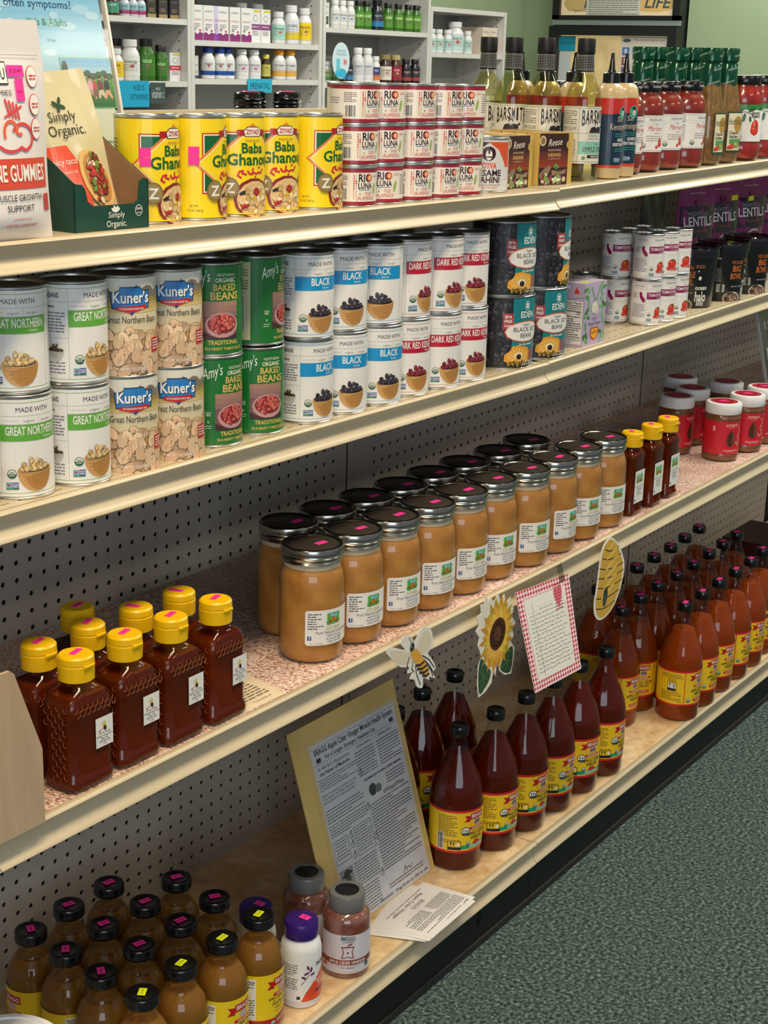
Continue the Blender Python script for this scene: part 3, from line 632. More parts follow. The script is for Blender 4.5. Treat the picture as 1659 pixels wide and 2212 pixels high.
CAN_PA.put(49.6, -8.7, deck('2', 50), -30, 'single tomato paste can standing alone behind the double stacks', 'can', 'tomato paste cans')

# ---------- the cans of the top shelf
for i, (x, y, r) in enumerate([(-1.6, -12.55, 8), (1.3, -12.8, 34), (4.2, -12.75, -14), (7.15, -12.5, -18), (10.1, -13.0, 16)]):
    CAN_ZI.put(x, y, deck('T', x), r, 'tall yellow can of baba ghanouj, '+ORD[i]+' from the left', 'can', 'yellow dip cans')
for o in [o for o in COL.objects if o.name.startswith('dip_can') and o.parent is None][:2]:
    a = radians(-50)-o.rotation_euler.z; V, F = [], []
    for v0, v1 in ((2.9, 3.3), (2.5, 2.88)):
        b = len(V)
        for k in range(5):
            t = a-.17+.34*k/4
            for v in (v0, v1): V.append((1.475*sin(t), -1.475*cos(t), v))
        F += [(b+2*k, b+2*k+2, b+2*k+3, b+2*k+1) for k in range(4)]
    add('price_sticker', V, F, HOT, o)
RIO = [[(12.85, -13.44, -22), (15.53, -13.3, -43), (18.19, -13.45, -23), (20.88, -13.5, -18), (23.7, -13.25, -40)], [(12.9, -13.44, -16), (15.56, -13.3, -30), (18.25, -13.45, -27), (20.93, -13.5, -15), (23.75, -13.25, -29)], [(12.93, -13.44, -7), (15.59, -13.3, -33), (18.28, -13.45, -12), (20.97, -13.5, -9), (23.78, -13.25, -47)]]
for l, row in enumerate(RIO):
    for i, (x, y, r) in enumerate(row):
        CAN_RI.put(x, y, deck('T', x)+2.06*l, r, 'small white and red can of diced jalapeños, %s layer, %s column' % (('bottom', 'middle', 'top')[l], ORD[i]), 'can', 'diced jalapeño cans')
for l in range(3): CAN_RI.put(16.35, -10.7, deck('T', 16)+2.06*l, 20, 'small jalapeño can behind the first column, %s layer' % ('bottom', 'middle', 'top')[l], 'can', 'diced jalapeño cans')
CAN_TA.put(27.55, -12.6, deck('T', 27), -49, 'silver and orange can of sesame tahini beside the sardine boxes', 'can')

# ================================================================ BOTTLES AND JARS OF THE TOP SHELF
def shell(P, th=.06): return P
SYRUP = thin_glass('pale_syrup', (242, 238, 200), .02)
def make_barsmith():
    t = empty('syrup_bottle'); r = 1.2
    P = [(0, .12), (r-.25, .03), (r-.08, .05), (r, .22), (r, 4.9), (r-.02, 5.3), (r-.14, 5.8), (r-.4, 6.3), (.62, 6.75), (.52, 7.1), (.5, 8.7)]
    add('bottle_glass', *lathe(P, 40), GLASS, t); add('syrup', *lathe([(0, .2), (r-.2, .14), (r-.07, .28), (r-.07, 4.9), (r-.1, 5.3), (r-.22, 5.76), (r-.48, 6.24), (.5, 6.7), (0, 6.72)], 40), SYRUP, t)
    add('cap', *lathe([(.5, 6.85), (.58, 6.86), (.56, 7.3), (.52, 7.95), (.56, 8.0), (.575, 8.1), (.575, 8.85), (.54, 8.93), (0, 8.93)], 32), BLACKM, t)
    q = Print(.6); 
    for v in (6.98, 7.86): q.rect(-1.88, v, 1.88, v+.025, (200, 200, 196))
    for i in range(8):
        for k in range(22): q.rect(-1.85+k*.17, 7.07+i*.1, -1.85+k*.17+.13, 7.095+i*.1, (190, 190, 186))
    q.make(t, INKM, 'neck_print'); p = Print(r+.014); c = pi*r; B = (222, 220, 206)
    p.rect(-c, 1.15, c, 4.72, B); p.up(); p.rect(-c, 4.62, c, 4.64, K_); p.rect(-c, 1.25, c, 1.27, K_)
    for u in (-1.25, 1.3): p.rect(u, 1.25, u+.015, 4.62, K_)
    x = -1.1
    for ch, hh in zip('BARSMITH', (.95, .85, .78, .7, .7, .78, .85, .95)): p.text(ch, x+.13, 4.5-hh, hh, (44, 30, 30), w=.24, bold=1); x += .275
    p.ell(0, 3.55, .17, .24, B); p.up(); p.poly([(-.55, 3.1), (-.42, 3.42), (-.15, 3.5), (0, 3.38), (.15, 3.5), (.45, 3.42), (.55, 3.1)], (40, 34, 36)); p.ell(0, 3.68, .17, .14, (40, 34, 36)); p.up(); p.ell(0, 3.58, .11, .15, (206, 200, 186)); p.stroke([(.2, 3.15), (.6, 3.5)], .12, (40, 34, 36)); p.z -= 2
    p.rect(-c, 3.05, c, 3.065, K_); p.text('ESSENTIALS OF', -.1, 2.85, .12, (90, 80, 76), w=.9); p.text('CRAFTED COCKTAILS', -.1, 2.66, .12, (90, 80, 76), w=1.0)
    p.rect(-1.25, 1.75, 1.3, 2.55, (140, 196, 176)); p.up(); p.text('Pure', .1, 2.33, .14, (60, 120, 100), shear=.3); p.text('SIMPLE SYRUP', 0, 1.9, .32, (50, 56, 54), w=1.9); p.z -= 1
    p.rect(-.6, 1.5, 1.3, 1.7, (50, 44, 46)); p.up(); p.text('FINEST INGREDIENTS', .3, 1.55, .09, W_, w=1.3, bold=1); p.z -= 1; p.ell(-.85, 1.5, .13, .13, (90, 140, 70))
    p.greek(-2.6, -1.4, 4.4, 7, .13, (110, 100, 100)); p.text('TOM COLLINS', -1.95, 3.25, .22, (60, 54, 56), w=1.15); p.ell(-2.25, 2.95, .06, .12, (90, 84, 84)); p.ell(-1.7, 2.95, .08, .08, (90, 84, 84)); p.greek(-2.6, -1.4, 2.6, 8, .13, (120, 110, 110), seed=6); p.make(t); return t
BARS = Kind(make_barsmith)
for i, (x, y, r) in enumerate([(38.75, -13.15, -13), (37.9, -10.7, -16), (38.1, -8.2, -60), (39.2, -5.6, -2)]):
    BARS.put(x, y, deck('T', x), r, 'tall clear cocktail syrup bottle with black neck, '+('nearest, at the shelf edge', 'second from the shelf edge', 'third from the shelf edge', 'furthest back, beside the jalapeño cans')[i], 'bottle', 'cocktail syrup bottles')
def make_kens():
    t = empty('sauce_bottle'); M_ = mat('garlic_sauce', (206, 180, 134), .3, coat=.4)
    add('bottle', *lathe([(0, .1), (.8, .02), (.92, .1), (.95, .3), (.95, 5.2), (.9, 5.7), (.75, 6.0), (.55, 6.15), (.5, 6.3)], 32), M_, t)
    add('nozzle_cap', *lathe([(.5, 6.1), (.56, 6.12), (.56, 6.75), (.5, 6.8), (.3, 6.82), (.22, 7.0), (.13, 7.7), (.12, 7.72), (.12, 7.75), (.1, 8.05), (0, 8.08)], 24), BLACKP, t)
    p = Print(.97); c = 2.9; p.rect(-c, .75, c, 5.2, (14, 44, 66)); p.up(); p.rect(-c, 4.15, c, 5.2, (200, 40, 30)); p.poly([(-c, 4.15), (-1.2, 4.0), (-.5, 4.25), (.1, 4.0), (.6, 4.3), (1.3, 4.05), (c, 4.15), (c, 4.2), (-c, 4.2)], (14, 44, 66)); p.rect(-c, .75, c, .92, (214, 60, 30)); p.poly([(.2, 5.2), (1.1, 5.2), (.9, 4.4), (.6, 4.35)], (226, 96, 36))
    p.up(); p.ell(.1, 4.3, .36, .42, (40, 170, 150)); p.up(); p.ell(.1, 4.25, .13, .2, (220, 200, 180)); p.rect(-.05, 4.4, .25, 4.62, K_)
    p.text('Sir', -.1, 3.72, .34, (214, 196, 160), w=.6); p.text("Kensington's", .05, 3.2, .4, (214, 196, 160), w=1.9); p.greek(-.5, .6, 2.9, 2, .14, (40, 150, 140)); p.text('GARLIC', .1, 2.45, .2, W_, w=.85, bold=1); p.text('EVERYTHING SAUCE', .1, 2.15, .2, W_, w=1.5, bold=1); p.greek(-.5, .7, 1.95, 2, .14, (40, 150, 140)); p.nongmo(-.5, 1.1, .5); p.make(t); return t
KENS = Kind(make_kens)
for i, (x, y, r) in enumerate([(41.58, -13.65, -4), (43.7, -13.65, -24), (41.5, -10.96, -12), (41.5, -8.95, -11), (41.5, -6.9, -10)]):
    KENS.put(x, y, deck('T', x), r, 'garlic sauce squeeze bottle with black pointed nozzle, '+('left of the front pair', 'right of the front pair', 'behind the front left one', 'third in the rank going back', 'rearmost in the rank')[i], 'bottle', 'garlic sauce bottles')
MARI = mat('marinara', (150, 40, 20), .3, coat=.5, tint2=(128, 30, 14), tscale=60)
def lidprint(t, R, words, z, h, col=(190, 190, 190), ang=-60):
    q = Print(R+.004); q.text(words, R*radians(ang), z, h, col, bold=1); q.make(t, INKM, 'lid_print')
def make_mari():
    t = empty('sauce_jar'); B = [(0, .2), (1.1, .1), (1.35, .18), (1.45, .45), (1.46, 1.2), (1.4, 1.4), (1.4, 3.9), (1.46, 4.1), (1.42, 4.6), (1.2, 5.1), (1.02, 5.3), (1.0, 5.5)]
    add('glass', *lathe([(r+.03 if r > 0 else 0, z-.06 if z < .3 else z) for r, z in B], 40), GLASS, t); add('sauce', *lathe(B+[(0, 5.5)], 40), MARI, t)
    add('lid', *lathe([(1.0, 5.5), (1.14, 5.5), (1.16, 5.54), (1.15, 6.05), (1.1, 6.13), (1.0, 6.15), (.95, 6.11), (0, 6.11)], 36), BLACKP, t); lidprint(t, 1.16, '‹ OPEN ›'.replace('‹', '<').replace('›', '>'), 5.75, .14); lidprint(t, 1.16, 'OPENING', 5.75, .14, ang=10)
    p = Print(1.455); c = pi*1.44; A = (60, 66, 90); p.rect(-c, 1.42, c, 3.9, W_); p.up()
    for v in (1.5, 3.78): p.rect(-c, v, c, v+.018, A)
    for v in (3.38, 3.22): p.rect(-c, v, c, v+.012, (150, 150, 170))
    p.text('MADE·WITH', .1, 3.5, .17, (60, 58, 84), w=1.25); p.text('organic', .1, 3.26, .09, (120, 120, 140)); p.text('Marinara', .05, 2.85, .34, (196, 40, 50), w=1.35, shear=.25); p.text('pasta sauce', .25, 2.66, .1, (200, 90, 90)); p.greek(-.7, .9, 2.45, 3, .15, (170, 150, 150)); p.rect(-1.25, 1.42, -1.235, 3.9, (150, 150, 170)); p.usda(-.85, 1.85, .19)
    p.up(); tomato(p, .55, 1.95, .24); p.ell(.5, 2.15, .13, .22, (206, 46, 30), -10); tomato(p, .2, 1.75, .13); p.greek(-2.8, -1.4, 3.6, 12, .15, (170, 150, 160)); p.make(t); return t
MAR = Kind(make_mari)
for i, (x, y, r) in enumerate([(46.05, -12.5, -4), (49.0, -12.61, -25), (52.1, -12.7, -20), (55.2, -13.1, -8)]):
    MAR.put(x, y, deck('T', x), r, 'marinara jar with black lid and white label, '+ORD[i]+' from the left', 'jar', 'marinara jars')
MAR.put(44.2, -8.6, deck('T', 44), -20, 'marinara jar standing behind the syrup bottles', 'jar', 'marinara jars')
FOIL = mat('green_foil', (10, 74, 50), .2, .3, coat=.3); VINA = mat('vinaigrette', (140, 100, 44), .3, coat=.4, tint2=(116, 84, 40), tscale=90)
def make_dress():
    t = empty('dressing_bottle'); B = [(0, .2), (.85, .1), (1.05, .2), (1.12, .5), (1.12, 3.9), (1.06, 4.2), (.95, 5.0), (.86, 5.6), (.8, 6.0)]
    add('glass', *rbox(1.12, 1.12, [(r+.03 if r else 0, r+.03 if r else 0, z-.06 if z < .3 else z, .75) for r, z in B], rad=.75), GLASS, t); add('dressing', *rbox(1, 1, [(r, r, z, .75) for r, z in B]+[(0, 0, 6.0)], rad=.75), VINA, t)
    add('foil_sleeve', *lathe([(.82, 5.6), (.85, 5.62), (.82, 6.3), (.78, 7.3), (.72, 7.4), (.74, 7.5), (.84, 7.55), (.85, 8.35), (.8, 8.48), (0, 8.48)], 36), FOIL, t)
    q = Print(fmap=lambda u, v, e: ((.87+e-(0.03 if v < 7.4 else 0))*sin(u/.84), -(.87+e-(.03 if v < 7.4 else 0))*cos(u/.84), v))
    for i in range(9): q.text("Hendrickson's", -2.3+(i % 3)*1.8+(i//3)*.4, 5.95+(i//3)*1.0, .16, (190, 210, 190), w=1.05, shear=.3, rot=16)
    q.make(t, INK, 'foil_print'); p = Print(back=1.155); p.rect(-.72, .85, .75, 3.85, (24, 70, 40)); p.up(); p.rect(-.64, 1.0, .72, 3.75, (226, 216, 186)); p.up(); p.ell(.42, 2.95, .42, .6, (176, 140, 60)); p.text('Hendrickson', .1, 2.9, .5, (40, 34, 26), w=1.5, shear=.25); p.text('Classic', .05, 2.2, .22, K_, w=1.1, bold=1); p.text('Italian', .05, 1.92, .22, K_, w=1.0, bold=1); p.rect(-.4, 1.5, .72, 1.85, (90, 150, 90)); p.up(); tomato(p, -.1, 1.3, .26); tomato(p, -.42, 1.2, .18); p.pile(.35, 1.4, .3, .18, 14, .12, [(130, 160, 70), (170, 180, 90)], 4)
    p.make(t); s = Print(fmap=lambda u, v, e: (-1.155-e, -u, v)); s.rect(-.6, .8, .6, 3.8, W_); s.up(); s.greek(-.5, .5, 3.6, 18, .15, (130, 130, 130)); s.make(t, name='side_label'); return t
DRE = Kind(make_dress)
for i, (x, y, r) in enumerate([(58.38, -13.4, -7), (61.6, -13.4, -20), (59.0, -10.4, -16), (61.6, -10.5, -16), (59.35, -7.4, -15), (61.9, -7.5, -15)]):
    DRE.put(x, y, deck('T', x), r, 'italian dressing bottle with green foil neck, %s row, %s one' % (('front', 'middle', 'rear')[i//2], ('left', 'right')[i % 2]), 'bottle', 'dressing bottles')
def make_jt():
    t = empty('sauce_jar'); B = [(0, .2), (1.2, .1), (1.5, .25), (1.62, .7), (1.64, 1.2), (1.56, 1.4), (1.56, 4.2), (1.62, 4.5), (1.5, 5.2), (1.3, 5.6), (1.25, 5.8)]
    add('glass', *lathe([(r+.03 if r > 0 else 0, z-.06 if z < .3 else z) for r, z in B], 40), GLASS, t); add('sauce', *lathe(B+[(0, 5.8)], 40), mat('tomato_sauce', (170, 36, 24), .3, coat=.5, tint2=(146, 26, 18), tscale=50), t)
    add('lid', *lathe([(1.25, 5.8), (1.34, 5.8), (1.36, 5.85), (1.35, 6.38), (1.3, 6.46), (1.2, 6.48), (0, 6.45)], 36), BLACKP, t)
    p = Print(1.612); p.rect(-4, 1.5, 4, 4.3, W_); p.up(); p.rect(-4, 3.9, 4, 4.3, (56, 130, 60)); p.up(); tomato(p, .1, 2.35, .42); p.ell(.1, 2.55, .38, .6, (208, 40, 30)); p.up().ell(0, 2.8, .12, .25, (236, 120, 90)); p.text('JERSEY', .15, 3.55, .18, K_, w=.9, bold=1); p.text('TOMATO', .15, 3.3, .2, K_, w=.9, bold=1)
    p.stroke([(-1.6, 3.5), (-.9, 3.75), (-.3, 3.6), (.05, 3.1)], .05, (40, 70, 34))
    for cx, cy, s, ro in [(-.9, 3.3, .35, -100), (-.3, 3.9, .35, 20), (-1.2, 3.8, .3, -150), (.7, 4.0, .35, 10), (-.4, 3.2, .25, -80), (-1.7, 3.4, .3, -120)]:
        p.poly([(cx+s*a*cos(radians(ro))-s*b*sin(radians(ro)), cy+s*a*sin(radians(ro))+s*b*cos(radians(ro))) for a, b in [(-1, 0), (-.5, .4), (-.4, .2), (0, .5), (.1, .25), (.5, .4), (1, 0), (.5, -.4), (.1, -.25), (0, -.5), (-.4, -.2), (-.5, -.4)]], (34, 96, 44))
    p.greek(-1.7, -.9, 1.85, 3, .1, (150, 150, 150)); p.make(t); return t
JT = Kind(make_jt)
for i, (x, y, r) in enumerate([(65.7, -13.2, -28), (69.3, -13.4, -29)]): JT.put(x, y, deck('T', x), r, 'tomato sauce jar with leafy green label, '+('whole in view', 'cut off by the right edge')[i], 'jar', 'leafy-label tomato jars')

# sardine cartons, standing on end in a rank that runs back
def make_sard():
    t = empty('sardine_box'); w, d, h = 3.1, 1.05, 3.25
    body = add('carton', *box(-w/2, 0, 0, w/2, d, h), mat('gold_card', (206, 176, 96), .4), t, smooth=False)
    p = Print(back=0.004); p.rect(-w/2+.02, .02, w/2-.42, h-.06, (58, 26, 20)); p.up(); p.rect(-w/2+.02, 1.1, w/2-.42, 2.0, (150, 60, 22), (96, 40, 22), 4); p.rect(-w/2+.02, 1.9, w/2-.42, 2.1, (96, 40, 22))
    p.text('Reese', -.12, 2.45, .42, (240, 236, 220), w=1.3, shear=.3, rot=4); p.text('GOLDEN SMOKED', -.15, 2.12, .11, (230, 206, 160), w=1.25); p.text('SARDINES', -.15, 1.78, .2, (236, 206, 120), w=1.2); p.text('in 100% olive oil', -.15, 1.6, .09, (220, 180, 150), w=1.1)
    p.ell(-1.25, 2.75, .3, .32, (216, 196, 150)); p.up(); p.ell(-1.25, 2.75, .2, .22, (140, 110, 70)); p.ell(w/2-.4, 2.5, .22, .24, (214, 190, 100)); p.ell(w/2-.4, 2.5, .19, .2, (190, 160, 80))
    p.poly([(-1.45, .7), (-1.1, 1.0), (-.6, 1.25), (-.4, 1.1), (-.6, .75), (-1.1, .5)], (140, 116, 92)); p.poly([(-.35, .95), (.4, .85), (1.0, 1.0), (.95, .7), (-.3, .6)], (150, 122, 92)); p.up(); p.pile(-.85, .45, .5, .3, 18, .16, [(120, 160, 80), (210, 220, 170), (150, 60, 80)], 3, hl=False); p.pile(.3, .4, .6, .25, 18, .15, [(130, 170, 90), (224, 226, 190), (150, 60, 80)], 5, hl=False); p.pile(.05, 1.15, .2, .12, 8, .1, [(90, 140, 60), (130, 170, 80)], 6, hl=False); p.make(t, name='front_print')
    q = Print(fmap=lambda u, v, e: (u, v, h+.004+e)); q.rect(-1.45, .05, 1.45, .95, (206, 176, 96)); q.up(); q.rect(-1.1, .2, .2, .8, (150, 60, 50)); q.rect(.4, .2, 1.3, .8, (226, 206, 150)); q.make(t, name='top_print'); return t
SAR = Kind(make_sard)
for c_, (x0, y0) in enumerate([(31.2, -12.9), (34.5, -13.65)]):
    for k in range(4): SAR.put(x0+(.28*k if c_ else .06*k), y0+1.1*k, deck('T', 31 if c_ == 0 else 34), -3 if c_ == 0 else -14, 'sardine carton in the %s rank, %s' % (('left', 'right')[c_], 'foremost, its picture side showing' if k == 0 else ORD[k]+' from the front'), 'box', 'sardine cartons')

# ================================================================ TOP SHELF, LEFT END
TAPER = .45
def pillow(w, h, d, nx=14, nz=18, top=.35, squash=.5, bottom=.0, seed=1, crimp=.0):
    """stand-up pouch: thick at the base, sealed flat at the top"""
    R = random.Random(seed); V, F = [], []
    for side in (-1, 1):
        b = len(V)
        for j in range(nz+1):
            v = j/nz
            for i in range(nx+1):
                u = -1+2*i/nx; e = max(0, 1-abs(u)**2.6); th = d/2*e*(max(0, 1-v/(1-top))**.6 if v < 1-top else 0)
                if bottom: th *= min(1, v/bottom+.35)
                wv = w/2*(1-.05*sin(pi*min(1, v/(1-top)))-TAPER*max(0, v-.55)**1.5); th += .02
                V.append((u*wv, side*(th)+crimp*sin(7*u+5*v)*(1 if v > .1 else 0)*.04, v*h))
        for j in range(nz):
            for i in range(nx):
                a = b+j*(nx+1)+i; q = (a, a+1, a+nx+2, a+nx+1); F.append(q if side < 0 else q[::-1])
    n = (nx+1)*(nz+1)
    for j in range(nz):
        for i in (0, nx):
            a = j*(nx+1)+i; q = (a, a+n, a+n+nx+1, a+nx+1); F.append(q if i == 0 else q[::-1])
    F += [(i, i+n, i+n+1, i+1) for i in range(nx)]+[tuple(x+nz*(nx+1) for x in (i, i+1, i+n+1, i+n)) for i in range(nx)]
    return V, F
def pillow_map(w, h, d, top=.35, bottom=.0):
    def f(u, v, e):
        k = u/(w/2); vv = v/h; en = max(0, 1-min(1, abs(k))**2.6); th = d/2*en*(max(0, 1-vv/(1-top))**.6 if vv < 1-top else 0)
        if bottom: th *= min(1, vv/bottom+.35)
        return (u*(1-.05*sin(pi*min(1, vv/(1-top)))-TAPER*max(0, vv-.55)**1.5), -(th+.02)-.006-e*1.5, v)
    return f
t = tag(empty('gummy_pouch'), 'white stand-up pouch of gummies with red muscle emblem, leftmost on the top shelf', 'pouch')
t.location = (-12.4*U, -14.0*U, deck('T', -12)*U); t.rotation_euler = (0, 0, radians(-6))
PW, PH, PD = 6.6, 8.3, 1.9
add('pouch', *pillow(PW, PH, PD, 18, 22, .18, bottom=.12), mat('white_film', (226, 222, 220), .38, coat=.2), t)
p = Print(fmap=pillow_map(PW, PH, PD, .18, .12)); p.E = .012
def gr(p, u0, v0, u1, v1, col, n=6):
    for k in range(n): p.rect(u0+(u1-u0)*k/n, v0, u0+(u1-u0)*(k+1)/n, v1, col)
p.z = 1
gr(p, -3.1, 2.0, 3.05, 3.15, (212, 74, 52), 14); p.up()
p.text('PROTEIN', -1.9, 2.3, .55, W_, w=1.6, bold=1); p.text('CREATINE GUMMIES', .7, 2.3, .6, W_, w=4.4, bold=1)
p.text('MUSCLE GROWTH', 1.3, 1.55, .24, K_, w=2.6, bold=0); p.text('SUPPORT', 1.3, 1.15, .24, K_, w=1.5); p.rect(.8, .85, 1.8, .87, (200, 60, 60)); p.text('DIETARY SUPPLEMENT', 1.3, .55, .12, (200, 60, 70), w=1.7); p.rect(2.75, 1.1, 3.1, 1.75, (200, 50, 60))
p.rect(.2, 5.9, 1.3, 6.75, K_); p.up(); p.rect(.25, 5.95, 1.25, 6.7, W_); p.up(); p.text('ZHOU', .65, 6.1, .42, K_, w=1.05); p.z -= 2; p.text('GUMMIES', .65, 5.5, .2, (90, 90, 90), w=1.5)
RC = (214, 70, 70); arc_ = lambda x, y, rx, ry, a0, a1: [(x+rx*cos(radians(a0+(a1-a0)*k/14)), y+ry*sin(radians(a0+(a1-a0)*k/14))) for k in range(15)]
p.stroke(arc_(1.75, 3.95, .55, .5, 150, -80)+arc_(1.1, 3.72, .6, .3, -30, -150)+[(.3, 3.7)], .12, RC); p.stroke(arc_(1.15, 4.1, .35, .45, 200, 20)+arc_(1.6, 4.25, .18, .2, 200, 300), .12, (226, 96, 60))
for k in range(4): p.stroke([(1.15+k*.16, 4.75-k*.04), (1.0+k*.18, 5.35-k*.06)], .1, RC)
p.stroke([(.9, 4.7), (1.8, 5.1)], .08, RC)
for v in (6.2, 5.15, 4.25):
    p.ell(2.55, v, .3, .42, RC); p.up().ell(2.55, v, .27, .39, W_); p.up().greek(2.38, 2.75, v+.02, 2, .12, RC); p.z -= 2
p.up(); p.rect(1.3, 6.2, 2.15, 6.62, (255, 52, 160)); p.rect(1.62, 5.3, 2.05, 6.15, (255, 52, 160)); p.up(); p.text('$ 23.99', 1.72, 6.35, .13, (90, 20, 60), w=.6); p.text('TAX', 1.8, 5.6, .1, (90, 20, 60))
p.stroke([(-3.0, 6.98), (3.0, 7.0)], .03, (190, 186, 184)); p.make(t)
# acrylic sign with a poster, leaning back behind the tray
t = tag(empty('poster_stand'), 'clear acrylic stand with a sky-blue poster of people on a lawn, behind the green tray', 'sign')
t.location = (-1.9*U, -7.4*U, deck('T', -2)*U); t.rotation_euler = (radians(-11), 0, 0)
SW, SH = 9.6, 12.5
add('acrylic_sheet', *box(-SW+5.0, -.1, 0, 5.0, 0, SH), PLAST, t, smooth=False)
add('edge_strip', *box(4.85, -.13, 0, 5.0, .12, SH), mat('acrylic_edge', (214, 212, 206), .15), t, smooth=False)
add('foot', *box(-4.6, .0, 0, 5, 3.0, .1), PLAST, t, smooth=False)
p = Print(back=.12); x0, x1 = -4.3, 4.45
p.rect(x0, .1, x1, SH-.2, (196, 206, 190)); p.up(); p.rect(x0, 5.6, x1, SH-.2, (170, 206, 222), (76, 158, 206), 10); R = random.Random(4)
p.up()
for k in range(34): u, v = R.uniform(x0+.6, x1-.6), R.uniform(6.5, 11.4); p.z = 2+(k % 4)*.5; p.ell(u, v, R.uniform(.2, .6), R.uniform(.1, .25), R.choice([(160, 200, 222), (178, 210, 224), (146, 192, 218)]))
p.z = 5; p.text('often symptoms?', .5, 9.3, .36, (20, 70, 110), w=4.2, al='c'); p.text('Kids & Adults', .9, 8.5, .32, (56, 140, 70), w=2.5); p.text('GI Tract', 1.0, 7.78, .13, (30, 60, 100), w=.55)
PT = p.tri; p.tri = lambda q, c: PT([(4.6-(4.2-u)*.72, 4.75+(v-4.1)*.72) for u, v in q], c)
p.rect(-.4, 4.1, 4.2, 7.35, (110, 180, 120)); p.up(); p.rect(-.34, 5.9, 4.14, 7.29, (206, 222, 230), (90, 160, 210), 5); p.rect(-.34, 4.16, 4.14, 6.1, (26, 96, 36), (86, 148, 44), 6); p.up()
for k in range(9): p.ell(-.1+k*.5, 6.25+.1*sin(k*2.1), .32, .22, (50, 90, 46))
for k in range(5): p.rect(-.3, 5.0+k*.22, 1.1+k*.12-.3, 5.12+k*.22, (120, 112, 96))
p.ell(-.05, 6.6, .28, .55, (60, 70, 50)); p.up()
for k, (u, c1, c2) in enumerate([(1.2, (170, 40, 50), (190, 150, 130)), (2.0, (206, 160, 176), (180, 150, 130)), (2.4, (190, 60, 60), (120, 90, 70)), (2.9, (110, 40, 40), (196, 186, 160)), (3.5, (30, 30, 44), (200, 150, 120))]):
    s = .75 if k == 2 else 1; p.ell(u, 5.55, .24*s, .42*s, c1); p.up(); p.poly([(u-.2, 5.25), (u+.2, 5.3), (u+.45, 4.8), (u+.35, 4.65), (u, 5.0), (u-.15, 4.7), (u-.3, 4.75)], c2); p.ell(u, 6.05*s+(1-s)*5.7, .13*s, .16*s, (200, 150, 120)); p.ell(u, 6.12*s+(1-s)*5.75, .15*s, .13*s, (70, 46, 34)); p.z -= 1
p.tri = PT
p.z = 6; p.text('SUPPORT!', 3.9, 3.05, .17, (50, 100, 80), w=1.15); p.text('for the relief', 3.8, 2.7, .12, (70, 90, 80), w=1.3); p.greek(-3.8, 3.9, 1.4, 4, .25, (110, 124, 110)); p.make(t, INKG, 'poster')
# green seasoning tray with one packet left in it
t = tag(empty('seasoning_tray'), 'dark green cardboard display tray with a cut-away front, holding a taco packet', 'display box')
t.location = (-7.66*U, -14.15*U, deck('T', -7)*U); t.rotation_euler = (0, 0, radians(-2))
GC = mat('green_card', (20, 70, 58), .5, tint2=(17, 63, 52), tscale=30); BC = mat('brown_card', (150, 112, 78), .8)
TW, TD = 4.25, 6.0
front = [(0, 0), (TW, 0), (TW, 2.05), (3.95, 2.1), (3.75, 1.95), (3.65, 1.2), (3.4, 1.05), (1.05, 1.05), (.75, 1.25), (.62, 1.75), (.45, 1.95), (0, 2.0)]
add('front_panel', *prism(front, 0, .07, 'y'), GC, t, smooth=False)
add('side_panel', *prism([(0, 0), (TD, 0), (TD, 4.3), (3.4, 4.1), (0, 2.0)], 0, .06, 'x'), GC, t, smooth=False)
V, F = prism([(0, 0), (TD, 0), (TD, 4.3), (3.4, 4.1), (0, 2.0)], TW-.06, TW, 'x'); add('side_panel', V, F, [GC, BC], t, smooth=False, midx=[1]+[0]*(len(F)-1))
add('inner_liner', *prism([(.05, .05), (TD, .05), (TD, 4.28), (3.4, 4.08), (.05, 2.0)], TW-.085, TW-.062, 'x'), BC, t, smooth=False)
add('back_panel', *box(0, TD-.06, 0, TW, TD, 4.3), BC, t, smooth=False); add('tray_floor', *box(.06, .07, 0, TW-.06, TD, .06), BC, t, smooth=False)
p = Print(back=.004); p.z = 1
for a, rr in ((60, .26), (110, .26), (150, .2), (30, .18)): p.ell(2.3+.12*cos(radians(a)), 1.42*0+.78+.1*sin(radians(a)), .16, .07, W_, a)
p.text('Simply', 2.35, .5*1+.02, .24, W_, w=.95); p.text('Organic.', 2.35, .14, .26, W_, w=1.2); p.z = 1; p.ell(3.65, .75, .22, .24, W_); p.up().ell(3.65, .75, .19, .21, (40, 60, 60)); p.up().text('USDA', 3.65, .78, .09, W_, bold=1); p.text('ORGANIC', 3.65, .62, .06, W_, w=.3); p.make(t, name='front_print')
p = tag(empty('spice_packet'), 'cream spicy taco seasoning packet leaning back inside the green tray', 'packet')
p.location = (-4.9*U, -12.4*U, (deck('T', -6)+.08)*U); p.rotation_euler = (radians(-16), radians(-5), radians(-8)); pk = p
KW, KH, KD = 3.5, 6.6, .5
add('packet', *pillow(KW, KH, KD, 14, 16, .16, bottom=.1, crimp=1), mat('cream_film', (206, 198, 160), .3, coat=.3), pk)
pm_ = pillow_map(KW, KH, KD, .16, .1); p = Print(fmap=lambda u, v, e: pm_(u*.88, v*1.02, e)); p.E = .012; p.z = 3
for u, v, a in ((-.5, 5.1, 150), (-.2, 5.2, 60), (-.1, 4.95, -20), (-.35, 4.9, -100)): p.ell(u, v, .2, .09, (34, 70, 44), a)
p.text('Simply', -.3, 4.35, .42, (52, 50, 40), w=1.7); p.text('Organic.', -.2, 3.75, .45, (52, 50, 40), w=2.3)
for k in range(6): p.tri([(-1.85+k*.33, .6), (-1.85+(k+1)*.33, .6), (-1.85+(k+1)*.33, 3.35-max(0, (k-3))*.55), (-1.85+k*.33, 3.35-max(0, (k-4))*.55)], (222, 74, 34))
p.up(); p.text('spicy taco', -.95, 2.55, .26, W_, w=1.6); p.text('SEASONING MIX', -.9, 2.15, .12, (250, 220, 190), w=1.3)
